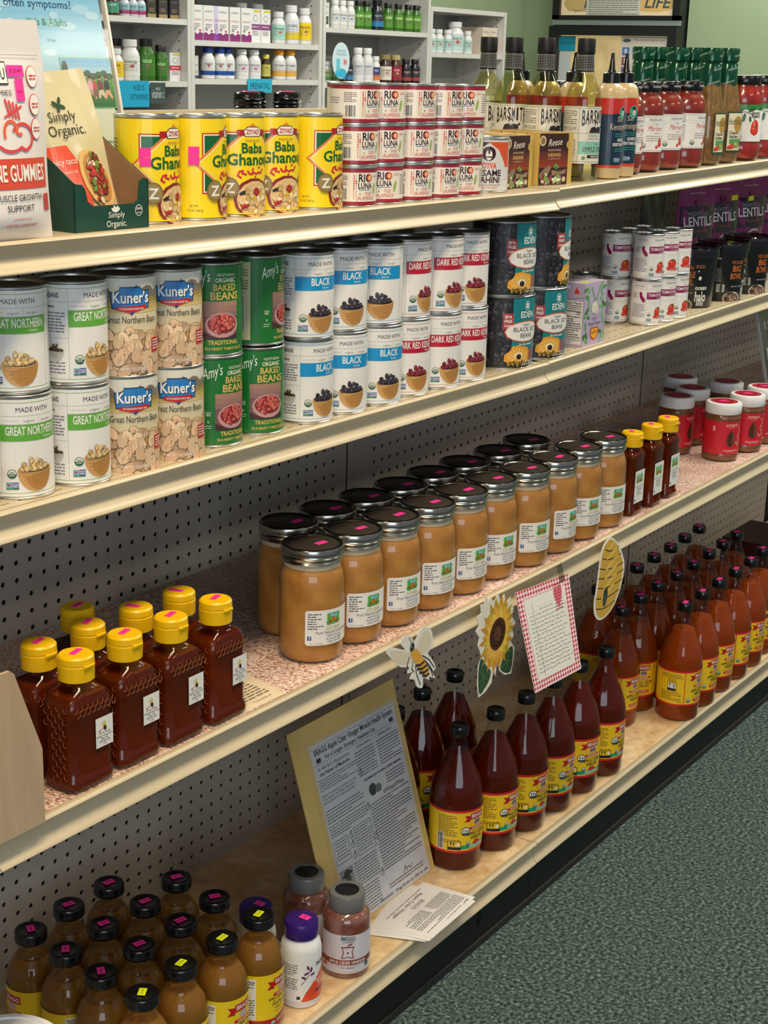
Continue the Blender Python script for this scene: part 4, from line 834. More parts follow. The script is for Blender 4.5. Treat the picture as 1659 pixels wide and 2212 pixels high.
p.z = 5; p.ell(.75, 1.8, .85, 1.35, (226, 186, 116), 18); p.up(); p.ell(.8, 1.85, .65, 1.1, (190, 140, 80), 18); p.up(); p.pile(.8, 1.8, .5, 1.0, 60, .16, [(120, 40, 34), (150, 60, 40), (220, 210, 180), (110, 140, 60), (190, 60, 50)], 8, hl=False)
p.make(pk)

# ================================================================ SECOND SHELF, RIGHT END
t = tag(empty('bean_carton'), 'lilac and green carton of butter beans with a nutrition panel on its side', 'carton')
zb = deck('2', 38.6); t.location = (38.6*U, -14.25*U, zb*U); t.rotation_euler = (0, 0, radians(-1))
bw, bd, bh = 3.05, 2.15, 4.25
add('carton', *box(0, 0, 0, bw, bd, bh), mat('lilac_card', (190, 172, 200), .35, coat=.2), t, smooth=False)
p = Print(back=.004); p.rect(0, 0, bw, bh, (176, 160, 192), (196, 178, 208), 4); p.up(); R = random.Random(7)
for k in range(30):
    u = R.choice((R.uniform(.15, .7), R.uniform(2.3, 2.9))); v = R.uniform(.3, 4.0); p.z = 1+k % 3; p.ell(u, v, .32, .13, R.choice([(86, 150, 90), (120, 180, 120), (60, 110, 70)]), R.uniform(0, 180))
p.z = 5; p.stroke([(.9, 4.0), (1.5, 3.0)], .1, (110, 170, 100)); p.stroke([(2.1, 4.0), (1.6, 3.0)], .1, (110, 170, 100)); p.ell(1.3, 2.55, .3, .38, (226, 222, 206)); p.ell(1.7, 2.4, .28, .34, (216, 212, 196)); p.ell(1.5, 2.8, .2, .2, (232, 228, 214))
p.text('Organic', 1.55, 1.75, .18, (120, 100, 140), w=.85, shear=.2); p.text('Butter Beans', 1.55, 1.38, .22, (60, 70, 80), w=1.7); p.poly([(1.0, 1.2), (2.1, 1.2), (2.05, .6), (1.55, .3), (1.05, .6)], (196, 60, 30)); p.up(); p.poly([(1.08, 1.12), (2.02, 1.12), (1.97, .64), (1.55, .4), (1.12, .64)], (240, 176, 40)); p.up(); p.text("JACK'S", 1.55, .78, .18, (160, 80, 20), w=.65, bold=1); p.usda(.55, .35, .13); p.make(t, name='front_print')
p = Print(fmap=lambda u, v, e: (-.004-e, bd-u, v)); p.rect(0, 0, bd, bh, (188, 172, 198)); p.up(); p.rect(.02, .15, bd-.12, 3.05, W_); p.up(); p.text('Nutrition Facts', bd/2, 2.85, .14, K_, w=1.7, bold=1); p.rect(.1, 2.72, 1.95, 2.76, K_); p.greek(.1, 1.9, 2.6, 2, .12, (90, 90, 90)); p.rect(.1, 2.33, 1.95, 2.38, K_); p.text('Calories', .4, 2.15, .14, K_, w=.6, bold=1); p.text('130', 1.7, 2.13, .18, K_, w=.36, bold=1); p.greek(.1, 1.95, 1.95, 9, .15, (80, 80, 84), seed=3, rag=.6); p.rect(.1, .62, 1.95, .66, K_); p.greek(.1, 1.95, .5, 3, .12, (110, 110, 110)); p.z = 1; p.poly([(0, 3.3), (.9, 3.1), (2.1, 3.3), (2.1, 3.35), (.9, 3.15), (0, 3.35)], (150, 130, 170)); p.rect(.3, 3.85, 1.0, 4.05, W_); p.poly([(1.3, 3.55), (1.75, 3.55), (1.52, 4.0)], (206, 60, 70)); p.make(t, name='side_print')
p = Print(fmap=lambda u, v, e: (u, v, bh+.004+e)); p.rect(0, 0, bw, bd, (206, 196, 212)); p.up(); p.rect(.6, .3, 1.4, .8, (214, 230, 60)); p.greek(.3, 2.7, 1.7, 4, .2, (150, 140, 160)); p.make(t, name='top_print')
def make_tub(w3=('CHICKEN', 'NOODLE', 'BOWL')):
    t = empty('noodle_tub'); DK = mat('tub_dark', (26, 27, 30), .3, coat=.3); P = [(0, .12), (1.6, .05), (1.66, 0), (1.7, .05), (1.98, 4.0), (2.0, 4.1)]
    add('tub', *lathe(P+[(1.9, 4.1), (0, 4.05)], 40), DK, t)
    add('lid', *lathe([(2.02, 3.9), (2.1, 3.92), (2.12, 4.62), (2.06, 4.7), (1.98, 4.7), (1.94, 4.55), (1.5, 4.52), (1.45, 4.58), (0, 4.58)], 40), thin_glass('tub_lid', (150, 152, 156), .08) if 'tub_lid' not in MATS else MATS['tub_lid'], t)
    add('lid_card', *lathe([(0, 4.3), (1.9, 4.3), (1.9, 4.33), (0, 4.33)], 32), DK, t); q = Print(fmap=lambda u, v, e: (u, v, 4.34+e)); q.ell(0, 0, 1.3, 1.3, (206, 206, 206)); q.up().ell(0, 0, 1.2, 1.2, (30, 30, 34)); q.up().ell(0, 0, .8, .8, (190, 190, 190)); q.up().ell(0, 0, .7, .7, (40, 40, 44)); q.rect(-.9, -.3, -.3, .2, (214, 60, 100)); q.make(t, INKM, 'lid_print')
    O = (214, 112, 40); p = Print(fmap=lambda u, v, e: ((1.71+.072*v+e)*sin(u/1.85), -(1.71+.072*v+e)*cos(u/1.85), v)); p.R = None; p.z = 1
    p.text(w3[0], 0, 3.0, .28, O, w=1.1); p.text(w3[1], 0, 2.4, .46, O, w=1.4 if len(w3[1]) > 4 else .85, bold=1); p.text(w3[2], 0, 1.8, .46, O, w=1.1, bold=1); p.text('NET WT 1.9 OZ', .1, 1.15, .1, W_); p.rect(.9, 2.85, 1.0, 2.95, W_); p.ell(1.1, 2.35, .12, .16, W_); p.greek(.7, 1.4, 3.3, 2, .14, (190, 120, 60))
    p.text('ocean', 1.28, 1.45, .34, W_, w=1.0, bold=1); p.ell(-.2, .25, .85, .55, (206, 196, 176)); p.up(); p.ell(-.2, .22, .75, .45, (110, 84, 66)); p.pile(-.2, .25, .65, .33, 60, .09, [(206, 186, 160), (150, 110, 90), (90, 66, 56)], 4, hl=False); p.z = 1
    p.text('halo', 1.28, .55, .75, W_, w=1.0, bold=1); 
    for k in range(4): p.rect(.98+k*.17, .2, 1.07+k*.17, .5, W_)
    p.bars(-1.6, .75, -.95, 1.35, bg=W_); p.text('4 MINS', -1.6, 3.35, .14, W_, w=.5); p.greek(-2.9, -1.3, 2.6, 8, .14, (150, 150, 150), seed=7); p.greek(-2.6, -1.8, .6, 3, .12, (190, 190, 190), seed=2)
    p.make(t); return t
TUB = Kind(make_tub); TUB2 = Kind(lambda: make_tub(('VEGGIE', 'BIG', 'BOWL')))
for i, (x, y, r) in enumerate([(60.3, -12.4, -79), (65.2, -12.9, -28), (70.3, -13.0, -26)]):
    (TUB2 if i else TUB).put(x, y, deck('2', x), r, 'black instant noodle tub with clear lid, '+('nearest, next to the tomato paste', 'middle one of three', 'furthest right, partly cut off')[i], 'tub', 'black noodle tubs')
def make_lentil():
    t = empty('lentil_pouch'); w, h, d = 5.6, 8.4, 1.7; add('pouch', *pillow(w, h, d, 14, 18, .2, bottom=.12, crimp=1), mat('magenta_film', (130, 8, 96), .3, coat=.3), t)
    p = Print(fmap=pillow_map(w, h, d, .2, .12)); p.E = .012; p.z = 2
    for k in range(10): p.rect(-2.5+k*.5, 3.1, -2.5+(k+1)*.5, 5.9, (20, 14, 22))
    p.up(); p.text("MIGHTY LIL'", 0, 5.05, .36, (170, 170, 196), w=3.2); p.text('LENTILS', 0, 4.15, .8, (226, 226, 236), w=4.3, bold=1, shear=-.05); p.text('Roasted', 0, 3.6, .3, (150, 90, 50), w=2.4, shear=.2); p.greek(-1.2, 1.2, 7.0, 1, .2, (200, 170, 190)); p.ell(.1, 6.2, .5, .3, (110, 10, 80)); p.z = 2; p.ell(.3, 1.9, 1.4, 1.1, (200, 190, 190)); p.up().ell(.3, 1.9, 1.15, .9, (90, 34, 26)); p.up(); p.pile(.3, 1.9, 1.0, .75, 50, .16, [(150, 80, 50), (110, 50, 34)], 3, hl=False); p.make(t); return t
LEN = Kind(make_lentil)
for i, (x, y, r) in enumerate([(78.4, -4.6, -14), (84.0, -4.6, -16), (90.4, -4.9, -14), (96.6, -4.9, -14)]):
    o = LEN.put(x, y, deck('2', x), r, 'magenta pouch of roasted lentils against the back panel, '+ORD[i]+' from the left', 'pouch', 'magenta lentil pouches')
    if i: 
        c = [(None), (.9, 6.3, 20), (-1.0, 5.9, -30), (-1.3, 6.5, 40)][i]; P2 = [(c[0]-.45, c[1]-.25), (c[0]+.4, c[1]-.2), (c[0]+.45, c[1]+.25), (c[0]-.4, c[1]+.2)]
        add('price_sticker', *prism(P2, -.9, -.88, 'y'), NEON, o, smooth=False)
t = tag(empty('dark_pouch'), 'black snack pouch in the shade at the left end of the magenta pouches', 'pouch'); t.location = (72.3*U, -3.2*U, deck('2', 73)*U); add('pouch', *pillow(5, 8, 1.4, 12, 14, .2, bottom=.12, crimp=1), mat('black_film', (22, 14, 22), .3), t)
t = tag(empty('red_pouch'), 'red and white bag at the far right of the magenta pouches', 'pouch'); t.location = (101.5*U, -6.2*U, deck('2', 100)*U); t.rotation_euler = (0, 0, radians(-12)); add('pouch', *pillow(5.4, 8.6, 1.6, 12, 14, .2, bottom=.12), mat('red_film', (150, 20, 18), .35), t)
p = Print(fmap=pillow_map(5.4, 8.6, 1.6, .2, .12)); p.E = .012; gr(p, -2.5, .6, 2.5, 4.2, (206, 190, 190), 10); p.make(t)

# ================================================================ THIRD SHELF
HON = mat('creamed_honey', (196, 138, 66), .4, coat=.1, sss=.1, tint2=(174, 114, 48), tscale=30)
def make_jar():
    t = empty('honey_jar'); r = 1.78
    P = [(0, .22), (1.3, .16), (1.45, .04), (1.6, .06), (1.74, .3), (r, .7), (r, 4.3), (1.74, 4.75), (1.6, 5.12), (1.5, 5.3), (1.48, 5.55)]
    add('glass', *lathe(P, 40), GLASS, t); Q = [(max(0, a-.07), b+(.08 if b < .4 else 0)) for a, b in P[:-1]]
    add('honey', *lathe(Q+[(1.42, 5.36), (0, 5.36)], 44), HON, t)
    add('foam_ring', *lathe([(1.46, 5.2), (1.52, 5.22), (1.5, 5.48), (1.44, 5.5)], 44), mat('honey_foam', (206, 190, 160), .5), t)
    L = [(1.5, 5.5), (1.63, 5.5), (1.66, 5.55), (1.63, 5.62), (1.6, 5.68), (1.64, 5.76), (1.66, 5.84), (1.6, 5.92), (1.6, 6.0), (1.67, 6.06), (1.67, 6.3), (1.64, 6.36), (1.54, 6.4), (1.47, 6.38), (1.42, 6.33)]
    add('screw_band', *lathe(L, 72, fn=lambda a, r, z: r+(.008*cos(36*a) if 5.99 < z < 6.33 else 0)), STEEL, t)
    add('lid_disc', *lathe([(1.48, 6.3), (1.42, 6.33), (1.3, 6.31), (1.24, 6.34), (0, 6.34)], 44), mat('lid_disc', (92, 82, 72), .38, .7), t)
    sticker((.35, -.3, 6.345), t, HOT, .72, .36, 4)
    p = Print(r+.016); u0, u1, v0, v1 = -1.62, 1.75, 1.15, 3.12
    N = 7; pts = [(u0+.12, v0), (u1-.12, v0), (u1, v0+.12), (u1, v1-.12), (u1-.12, v1), (u0+.12, v1), (u0, v1-.12), (u0, v0+.12)]
    p.rect(u0+.07, v0, u1-.07, v0+.07, W_); p.rect(u0+.07, v1-.07, u1-.07, v1, W_); p.rect(u0, v0+.07, u1, v1-.07, W_); p.up()
    p.greek(-1.48, -.62, 2.88, 7, .135, (84, 80, 90), seed=5, rag=.3); p.rect(-1.5, 1.45, -1.28, 1.68, (50, 84, 160)); p.up(); p.text('f', -1.38, 1.48, .17, W_, bold=1); p.z -= 1
    for a, b, c, d in ((0, 2.6, .42, .33), (-.25, 2.8, .18, .14), (.28, 2.78, .18, .16), (.3, 2.42, .2, .14), (-.28, 2.4, .18, .15)): p.ell(a, b, c, d, (92, 172, 66))
    p.up(); p.ell(-.1, 2.78, .17, .1, (120, 196, 220), -30); p.ell(.14, 2.76, .17, .1, (120, 196, 220), 30); p.ell(0, 2.58, .18, .13, (206, 130, 50)); p.ell(-.22, 2.44, .12, .1, (150, 90, 50)); p.ell(.22, 2.42, .12, .1, (150, 90, 50)); p.up().rect(-.02, 2.46, .02, 2.7, (60, 40, 20)); p.z -= 2
    p.text("ZZ'S BEES", 0, 2.0, .17, (206, 196, 130), w=.95, bold=1); p.text('Pure Natural Local Honey', .1, 1.78, .17, (92, 88, 110), w=2.3); p.text('82054 473rd Ave', .1, 1.6, .11, (110, 106, 120), w=1.0); p.text('Burwell, NE 68823', .1, 1.43, .11, (100, 96, 110), w=1.1); p.text('(308) 346-4202', .1, 1.26, .11, (110, 106, 120), w=1.0); p.text('Net. wt. 3 lb (48oz)', -1.0, 1.22, .07, (110, 106, 120), w=.75)
    p.make(t); return t
JAR = Kind(make_jar)
for i, (x, y, r) in enumerate([(9.15, -13.97, -12), (12.8, -14.0, -11), (16.4, -14.1, -8), (20.05, -14.2, -11), (23.7, -14.25, -9), (27.35, -14.2, -13), (31.05, -14.55, -14), (34.75, -14.6, -1), (38.45, -14.55, -16), (42.1, -14.6, -17)]):
    JAR.put(x, y, deck('3', x), r, 'quart jar of creamed honey, front row, %s from the left' % ORD[i], 'jar', 'creamed honey jars')
for i, (x, y, r) in enumerate([(11.5, -10.5, -7), (15.1, -10.55, -9), (18.75, -10.7, -10), (22.35, -10.75, -11), (26.1, -10.65, -13), (29.8, -10.75, -14), (33.9, -10.9, -15), (37.8, -10.85, -16)]):
    JAR.put(x, y, deck('3', x), r, 'quart jar of creamed honey, back row, %s from the left' % ORD[i], 'jar', 'creamed honey jars')
DHON = mat('dark_honey', (124, 44, 5), .06, trans=.55, ior=1.25, spec=.2); BEES = [(0, 0)]
def flipcap(t, z, r, m=YELP, h=1.15, notch=True):
    add('flip_cap', *lathe([(r-.05, z), (r, z+.03), (r+.02, z+h*.62), (r-.015, z+h*.64), (r-.015, z+h*.68), (r+.01, z+h*.7), (r, z+h-.08), (r-.08, z+h), (0, z+h)], 36), m, t)
    if notch: add('thumb_tab', *rbox(.28, .06, [(.2, .05, z+h*.52, .03), (.3, .09, z+h*.6, .05), (.3, .09, z+h*.68, .05), (.1, .03, z+h*.7, .03)], rad=.04), m, t, loc=(0, -r+.01, 0))
def make_squeeze():
    t = empty('honey_bottle'); hx, hy = 1.38, 1.05
    prof = [(0, 0, .12), (.9, .7, .1), (1.25, .92, .03), (1.36, 1.03, .12), (1.38, 1.05, .35), (1.34, 1.0, .62), (1.28, .95, .75), (1.28, .95, 3.35), (1.3, .97, 3.5), (1.28, .96, 3.95), (1.1, .9, 4.35), (.8, .78, 4.62), (.68, .68, 4.75), (.68, .68, 4.95)]
    prof = [(a, b, c, .42 if a > .9 else .62) for a, b, c in prof]
    add('bottle', *rbox(hx, hy, prof, 6), PLAST, t)
    add('honey', *rbox(hx, hy, [(max(a-.05, 0), max(b-.05, 0), c+(.06 if c < .2 else 0), d) for a, b, c, d in prof if c < 4.4]+[(0, 0, 4.35)], 6), DHON, t)
    # raised honeycomb on the shoulders and sides
    V, F = [], []
    for row in range(14):
        for k in range(3):
            v = 3.9-row*.26; y = -.55+k*.45+(row % 2)*.22
            if row > 3 and k == 2: continue
            for a in range(6):
                a0, a1 = radians(60*a), radians(60*a+60); x = -1.30 if v < 3.6 else -1.3+(v-3.6)*.2
                p0, p1 = (y+.15*cos(a0), v+.15*sin(a0)), (y+.15*cos(a1), v+.15*sin(a1)); n = len(V)
                V += [(x-.02, p0[0], p0[1]), (x-.02, p1[0], p1[1]), (x, p1[0]*.9+y*.1, p1[1]*.9+v*.1), (x, p0[0]*.9+y*.1, p0[1]*.9+v*.1)]; F.append((n, n+1, n+2, n+3))
    for row in range(2):
        for k in range(8):
            u = -1.05+k*.3+(row % 2)*.15; v = 3.95-row*.26
            for a in range(6):
                a0, a1 = radians(60*a), radians(60*a+60); p0, p1 = (u+.15*cos(a0), v+.15*sin(a0)), (u+.15*cos(a1), v+.15*sin(a1)); n = len(V); yy = -.975
                V += [(p0[0], yy-.02, p0[1]), (p1[0], yy-.02, p1[1]), (p1[0]*.9+u*.1, yy, p1[1]*.9+v*.1), (p0[0]*.9+u*.1, yy, p0[1]*.9+v*.1)]; F.append((n, n+3, n+2, n+1))
    hc = add('honeycomb_relief', V, F, mat('comb_relief', (150, 84, 40), .1, coat=1, spec=.8), t, smooth=False)
    flipcap(t, 4.9, .79); sticker((.1, .1, 6.06), t, HOT, .72, .3, 15)
    p = Print(back=.985); p.rect(.1, 1.75, 1.14, 3.15, W_); p.up(); p.ell(.62, 2.75, .1, .22, (226, 196, 60)); p.ell(.66, 2.6, .09, .13, (60, 50, 40), 20); p.ell(.55, 2.88, .12, .06, (200, 210, 200), 30); p.stroke([(.55, 2.6), (.3, 2.52)], .03, (200, 60, 40)); p.tri([(.28, 2.56), (.28, 2.46), (.4, 2.52)], (200, 50, 40))
    p.text('Clover Honey', .62, 2.36, .1, K_, w=.7); p.text('Hamilton Honey Farms', .62, 2.22, .1, K_, w=.96); p.text('Elba, NE', .62, 2.09, .09, K_, w=.42); p.text('(308) 863-2483', .62, 1.96, .09, K_, w=.66); p.text('1 LB', .62, 1.83, .09, K_, w=.22); p.make(t); return t
SQ = Kind(make_squeeze)
for (x, y, r, l) in [(-9.5, -15.3, 0, 'front row, first from the left'), (-6.4, -15.2, 0, 'front row, second from the left'), (-3.4, -15.25, 0, 'front row, third from the left'), (-.28, -15.3, 0, 'front row, fourth, beside the leaflet'), (-9.6, -13.1, 0, 'directly behind the front left one'),
                     (-6.5, -13.0, 4, 'second row, second from the left'), (-5.2, -11.0-.0, -6, 'rearmost, against the back'), (-3.45, -13.1, 90, 'second row, third from the left'), (-.5, -13.15, 90, 'second row, fourth from the left')]:
    SQ.put(x, y-.0, deck('3', x), r, 'honey squeeze bottle with yellow flip cap, '+l, 'bottle', 'yellow-capped honey bottles')
def make_slim():
    t = empty('slim_honey_bottle'); prof = [(0, 0, .12), (.7, .6, .1), (.95, .78, .03), (1.02, .85, .15), (1.02, .85, .4), (.95, .78, .6), (.94, .77, 4.1), (1.0, .82, 4.25), (.98, .82, 4.5), (.85, .76, 4.75), (.68, .68, 4.95), (.66, .66, 5.1)]
    prof = [(a, b, c, .4 if a > .9 else .6) for a, b, c in prof]; add('bottle', *rbox(1, 1, prof, 6), PLAST, t); add('honey', *rbox(1, 1, [(max(a-.05, 0), max(b-.05, 0), c+(.06 if c < .2 else 0), d) for a, b, c, d in prof if c < 4.9]+[(0, 0, 4.75)], 6), DHON, t)
    flipcap(t, 5.05, .78, h=1.05); sticker((.0, .1, 6.11), t, HOT, .6, .34, 30)
    p = Print(back=.8); p.rect(-.72, .95, .8, 3.35, W_); p.up()
    for a, b, c, d in ((0, 2.75, .5, .3), (-.3, 2.95, .2, .15), (.3, 2.95, .2, .16), (.35, 2.55, .2, .14), (-.3, 2.55, .2, .15)): p.ell(a, b, c, d, (112, 178, 76))
    p.up(); p.ell(-.1, 2.92, .2, .1, (120, 196, 220), -30); p.ell(.16, 2.9, .2, .1, (120, 196, 220), 30); p.ell(0, 2.7, .2, .14, (206, 130, 50)); p.ell(-.25, 2.58, .12, .1, (150, 90, 50)); p.ell(.25, 2.56, .12, .1, (150, 90, 50)); p.z -= 1; p.text('Pure Natural Local Honey', .05, 2.12, .12, (120, 116, 140), w=1.3); p.greek(-.3, .5, 1.95, 4, .14, (130, 128, 140)); p.rect(-.62, 1.08, -.46, 1.28, (60, 90, 160)); p.make(t); return t
SL = Kind(make_slim)
for i, (x, y) in enumerate([(45.7, -15.15), (48.75, -15.25), (51.7, -15.2)]): SL.put(x, y, deck('3', x), 0, 'slim dark honey bottle with yellow cap, '+('nearest, next to the honey jars', 'middle of three', 'furthest of three')[i], 'bottle', 'slim honey bottles')
def make_octo():
    t = empty('nut_butter_jar'); r = 1.5; B = [(0, .12), (1.3, .05), (1.45, .12), (r, .3), (r, .62), (1.48, .66), (1.48, 3.45), (r, 3.5), (1.46, 3.75), (1.34, 3.95), (1.34, 4.0)]
    add('jar', *lathe(B+[(0, 4.0)], 40), mat('almond_butter', (128, 82, 50), .25, coat=.6, tint2=(110, 68, 40), tscale=40), t)
    add('lid', *lathe([(1.34, 3.93), (1.46, 3.95), (1.48, 4.0), (1.48, 4.72), (1.42, 4.83), (1.3, 4.86), (0, 4.86)], 60, fn=lambda a, r, z: r+(.006*cos(60*a) if 4.0 <= z <= 4.72 else 0)), WHITEP, t)
    q = Print(fmap=lambda u, v, e: (u, v, 4.863+e)); q.ell(0, 0, 1.12, 1.12, (170, 20, 44), n=28); q.up().ell(0, 0, .9, .9, (226, 120, 120), n=28); q.up().ell(0, 0, .86, .86, (160, 16, 40), n=28); q.up().ell(0, 0, .5, .4, (206, 60, 80)); q.up().rect(-.35, -.2, .3, .25, (255, 52, 160)); q.make(t, INK, 'lid_print')
    p = Print(1.493); c = pi*1.485; p.rect(-c, .66, c, 3.42, (204, 24, 44)); p.up(); p.text('OCTONUTS', .02, 3.0, .2, (240, 200, 190), w=1.1, bold=1); p.text('CALIFORNIA', .02, 2.86, .07, (240, 200, 190), w=.6)
    p.poly([(0, 2.75), (.28, 2.35), (.4, 1.95), (.36, 1.55), (.15, 1.3), (-.15, 1.3), (-.36, 1.55), (-.4, 1.95), (-.28, 2.35)], (84, 44, 28)); p.up(); p.poly([(0, 2.7), (.26, 2.3), (.37, 1.95), (.33, 1.6), (.16, 1.36), (.05, 1.6), (.1, 2.2)], (122, 70, 44))
    for k in range(4): p.stroke([(-.2+k*.1, 1.45), (-.24+k*.12, 2.0), (-.1+k*.05, 2.5)], .018, (60, 30, 20))
    p.z = 1; p.stroke([(.95, 2.75), (1.05, 2.5), (.8, 2.3), (.75, 2.0), (1.0, 1.9), (.95, 1.6), (.7, 1.55), (.75, 1.35)], .06, (240, 190, 190)); p.stroke([(.6, 1.75), (.5, 1.6), (.62, 1.5)], .05, (240, 190, 190)); p.ell(.85, 2.9, .07, .08, (240, 200, 200))
    p.text('Pure Crunchy Goodness', .1, 1.08, .07, (240, 110, 90), w=1.3); p.text('STIR REFRIGERATE ENJOY', .1, .93, .08, W_, w=1.4, bold=1); p.text('NET WT 12 OZ (340G)', .1, .78, .07, (240, 190, 190), w=.9); p.rect(-1.6, 2.6, -1.4, 3.0, (230, 170, 170)); p.make(t); return t
OC = Kind(make_octo)
for (x, y, r, l) in [(64.9, -10.1, -7, 'left, next to the slim honey bottles'), (65.3, -14.1, -35, 'foremost at the shelf edge'), (69.5, -14.5, -42, 'second at the shelf edge'), (68.8, -9.8, -7, 'second in the middle row'), (72.5, -7.0, -27, 'rearmost on the left'), (73.3, -11.0, -28, 'middle, behind the front pair'), (73.4, -14.5, -30, 'at the shelf edge, third and rightmost')]:
    OC.put(x, y, deck('3', x), r, 'nut butter jar with white lid and red label, '+l, 'jar', 'red-label nut butter jars')
# acrylic stand at the right edge
t = tag(empty('recipe_stand'), 'acrylic stand with dark recipe sheet headed taste, right end of third shelf', 'sign'); t.location = (88.2*U, -11.5*U, deck('3', 86)*U); t.rotation_euler = (radians(-14), 0, 0)
add('acrylic_sheet', *box(-4.6, -.1, 0, 4.6, 0, 11.3), PLAST, t, smooth=False); add('edge_strip', *box(-4.62, -.14, 0, -4.4, .1, 11.3), mat('acrylic_edge2', (190, 190, 190), .15), t, smooth=False)
p = Print(back=.12); p.rect(-4.3, .1, 4.3, 11.1, (66, 46, 44)); p.up(); p.rect(-4.3, 6.2, 4.3, 9.4, (96, 90, 92)); p.up(); p.pile(0, 7.6, 3.8, 1.3, 60, .45, [(120, 110, 112), (90, 60, 60), (150, 150, 156), (70, 66, 60)], 4, hl=False); p.z = 4; p.text('taste the best', -3.2, 9.9, .55, (190, 184, 180), w=5.5, al='l'); p.rect(-3.6, .5, 3.8, 6.2, (206, 212, 222)); p.up(); p.greek(-3.3, 3.4, 5.7, 14, .36, (110, 110, 124), seed=12); p.make(t, INKG, 'recipe_sheet')
# corrugated display box, cut down at a slant, far left
t = tag(empty('cardboard_box'), 'tan cardboard box with a slanted side, at the left edge beside honey bottles', 'box'); zc = deck('3', -14)
t.location = (-13.15*U, -17.0*U, (zc+.02)*U); CB = noise_mix('corrugated_card', [(176, 150, 118), (188, 162, 130), (194, 170, 140)], 30, .85, (1, 1, .15))
side = [(0, .0), (-6.5, .0), (-6.5, 7.4), (-1.55, 7.25), (-1.35, 7.1), (0, 3.35)]
add('side_flap', *prism(side[::-1], 0, .16, 'y'), CB, t, smooth=False); add('side_flap', *prism(side[::-1], 9.8, 9.96, 'y'), CB, t, smooth=False); add('low_wall', *box(-.16, .16, 0, 0, 9.8, 3.3), CB, t, smooth=False); add('box_floor', *box(-6.5, .16, 0, -.16, 9.8, .14), CB, t, smooth=False)
# leaflet lying on the linoleum
t = Print(fmap=lambda u, v, e: (u, v, .012+e)); a, b, c, d = (.3, -12.2), (4.75, -13.0), (3.9, -16.35), (.75, -16.2)
lf = tag(empty('honey_leaflet'), 'cream printed leaflet lying flat on the linoleum right of the honey squeeze bottles', 'leaflet'); lf.location = (0, 0, deck('3', 2)*U)
add('paper', *prism([d, c, b, a], .0, .012), mat('cream_paper', (226, 208, 176), .8), lf, smooth=False)
t.z = 1; t.greek(1.2, 3.7, -13.4, 9, .26, (110, 96, 80), seed=3); t.text('— Courtesy of'.replace('—', '-'), 2.6, -15.9, .16, (70, 60, 50), w=1.5); t.make(lf, INKM, 'print')

# ================================================================ HANGING DECORATIONS ON THE THIRD SHELF EDGE
def cutout(name, label, cat, pts, col, y=-17.35, rot=0):
    """card cut-out hung on the price rail; pts are (x,z) in place"""
    cx = sum(p[0] for p in pts)/len(pts); cz = min(p[1] for p in pts)
    t = tag(empty(name, (cx, y, ZB+cz)), label, cat); P = [(x-cx, z-cz) for x, z in pts]
    A = sum(P[i][0]*P[(i+1) % len(P)][1]-P[(i+1) % len(P)][0]*P[i][1] for i in range(len(P)))
    if A < 0: P.reverse()
    V, F = prism(P, 0, .04, 'y'); F[0] = F[0][::-1]; F[1] = F[1][::-1]; add('card', V, F, mat('card_'+name, col, .6), t, smooth=False)
    pr = Print(back=.004); return t, pr, cx, cz
def sm(pts, n=3):
    out = []
    N = len(pts)
    for i in range(N):
        p0, p1, p2, p3 = pts[i-1], pts[i], pts[(i+1) % N], pts[(i+2) % N]
        for k in range(n):
            s = k/n; out.append(tuple(.5*((2*p1[j])+(-p0[j]+p2[j])*s+(2*p0[j]-5*p1[j]+4*p2[j]-p3[j])*s*s+(-p0[j]+3*p1[j]-3*p2[j]+p3[j])*s**3) for j in (0, 1)))
    return out
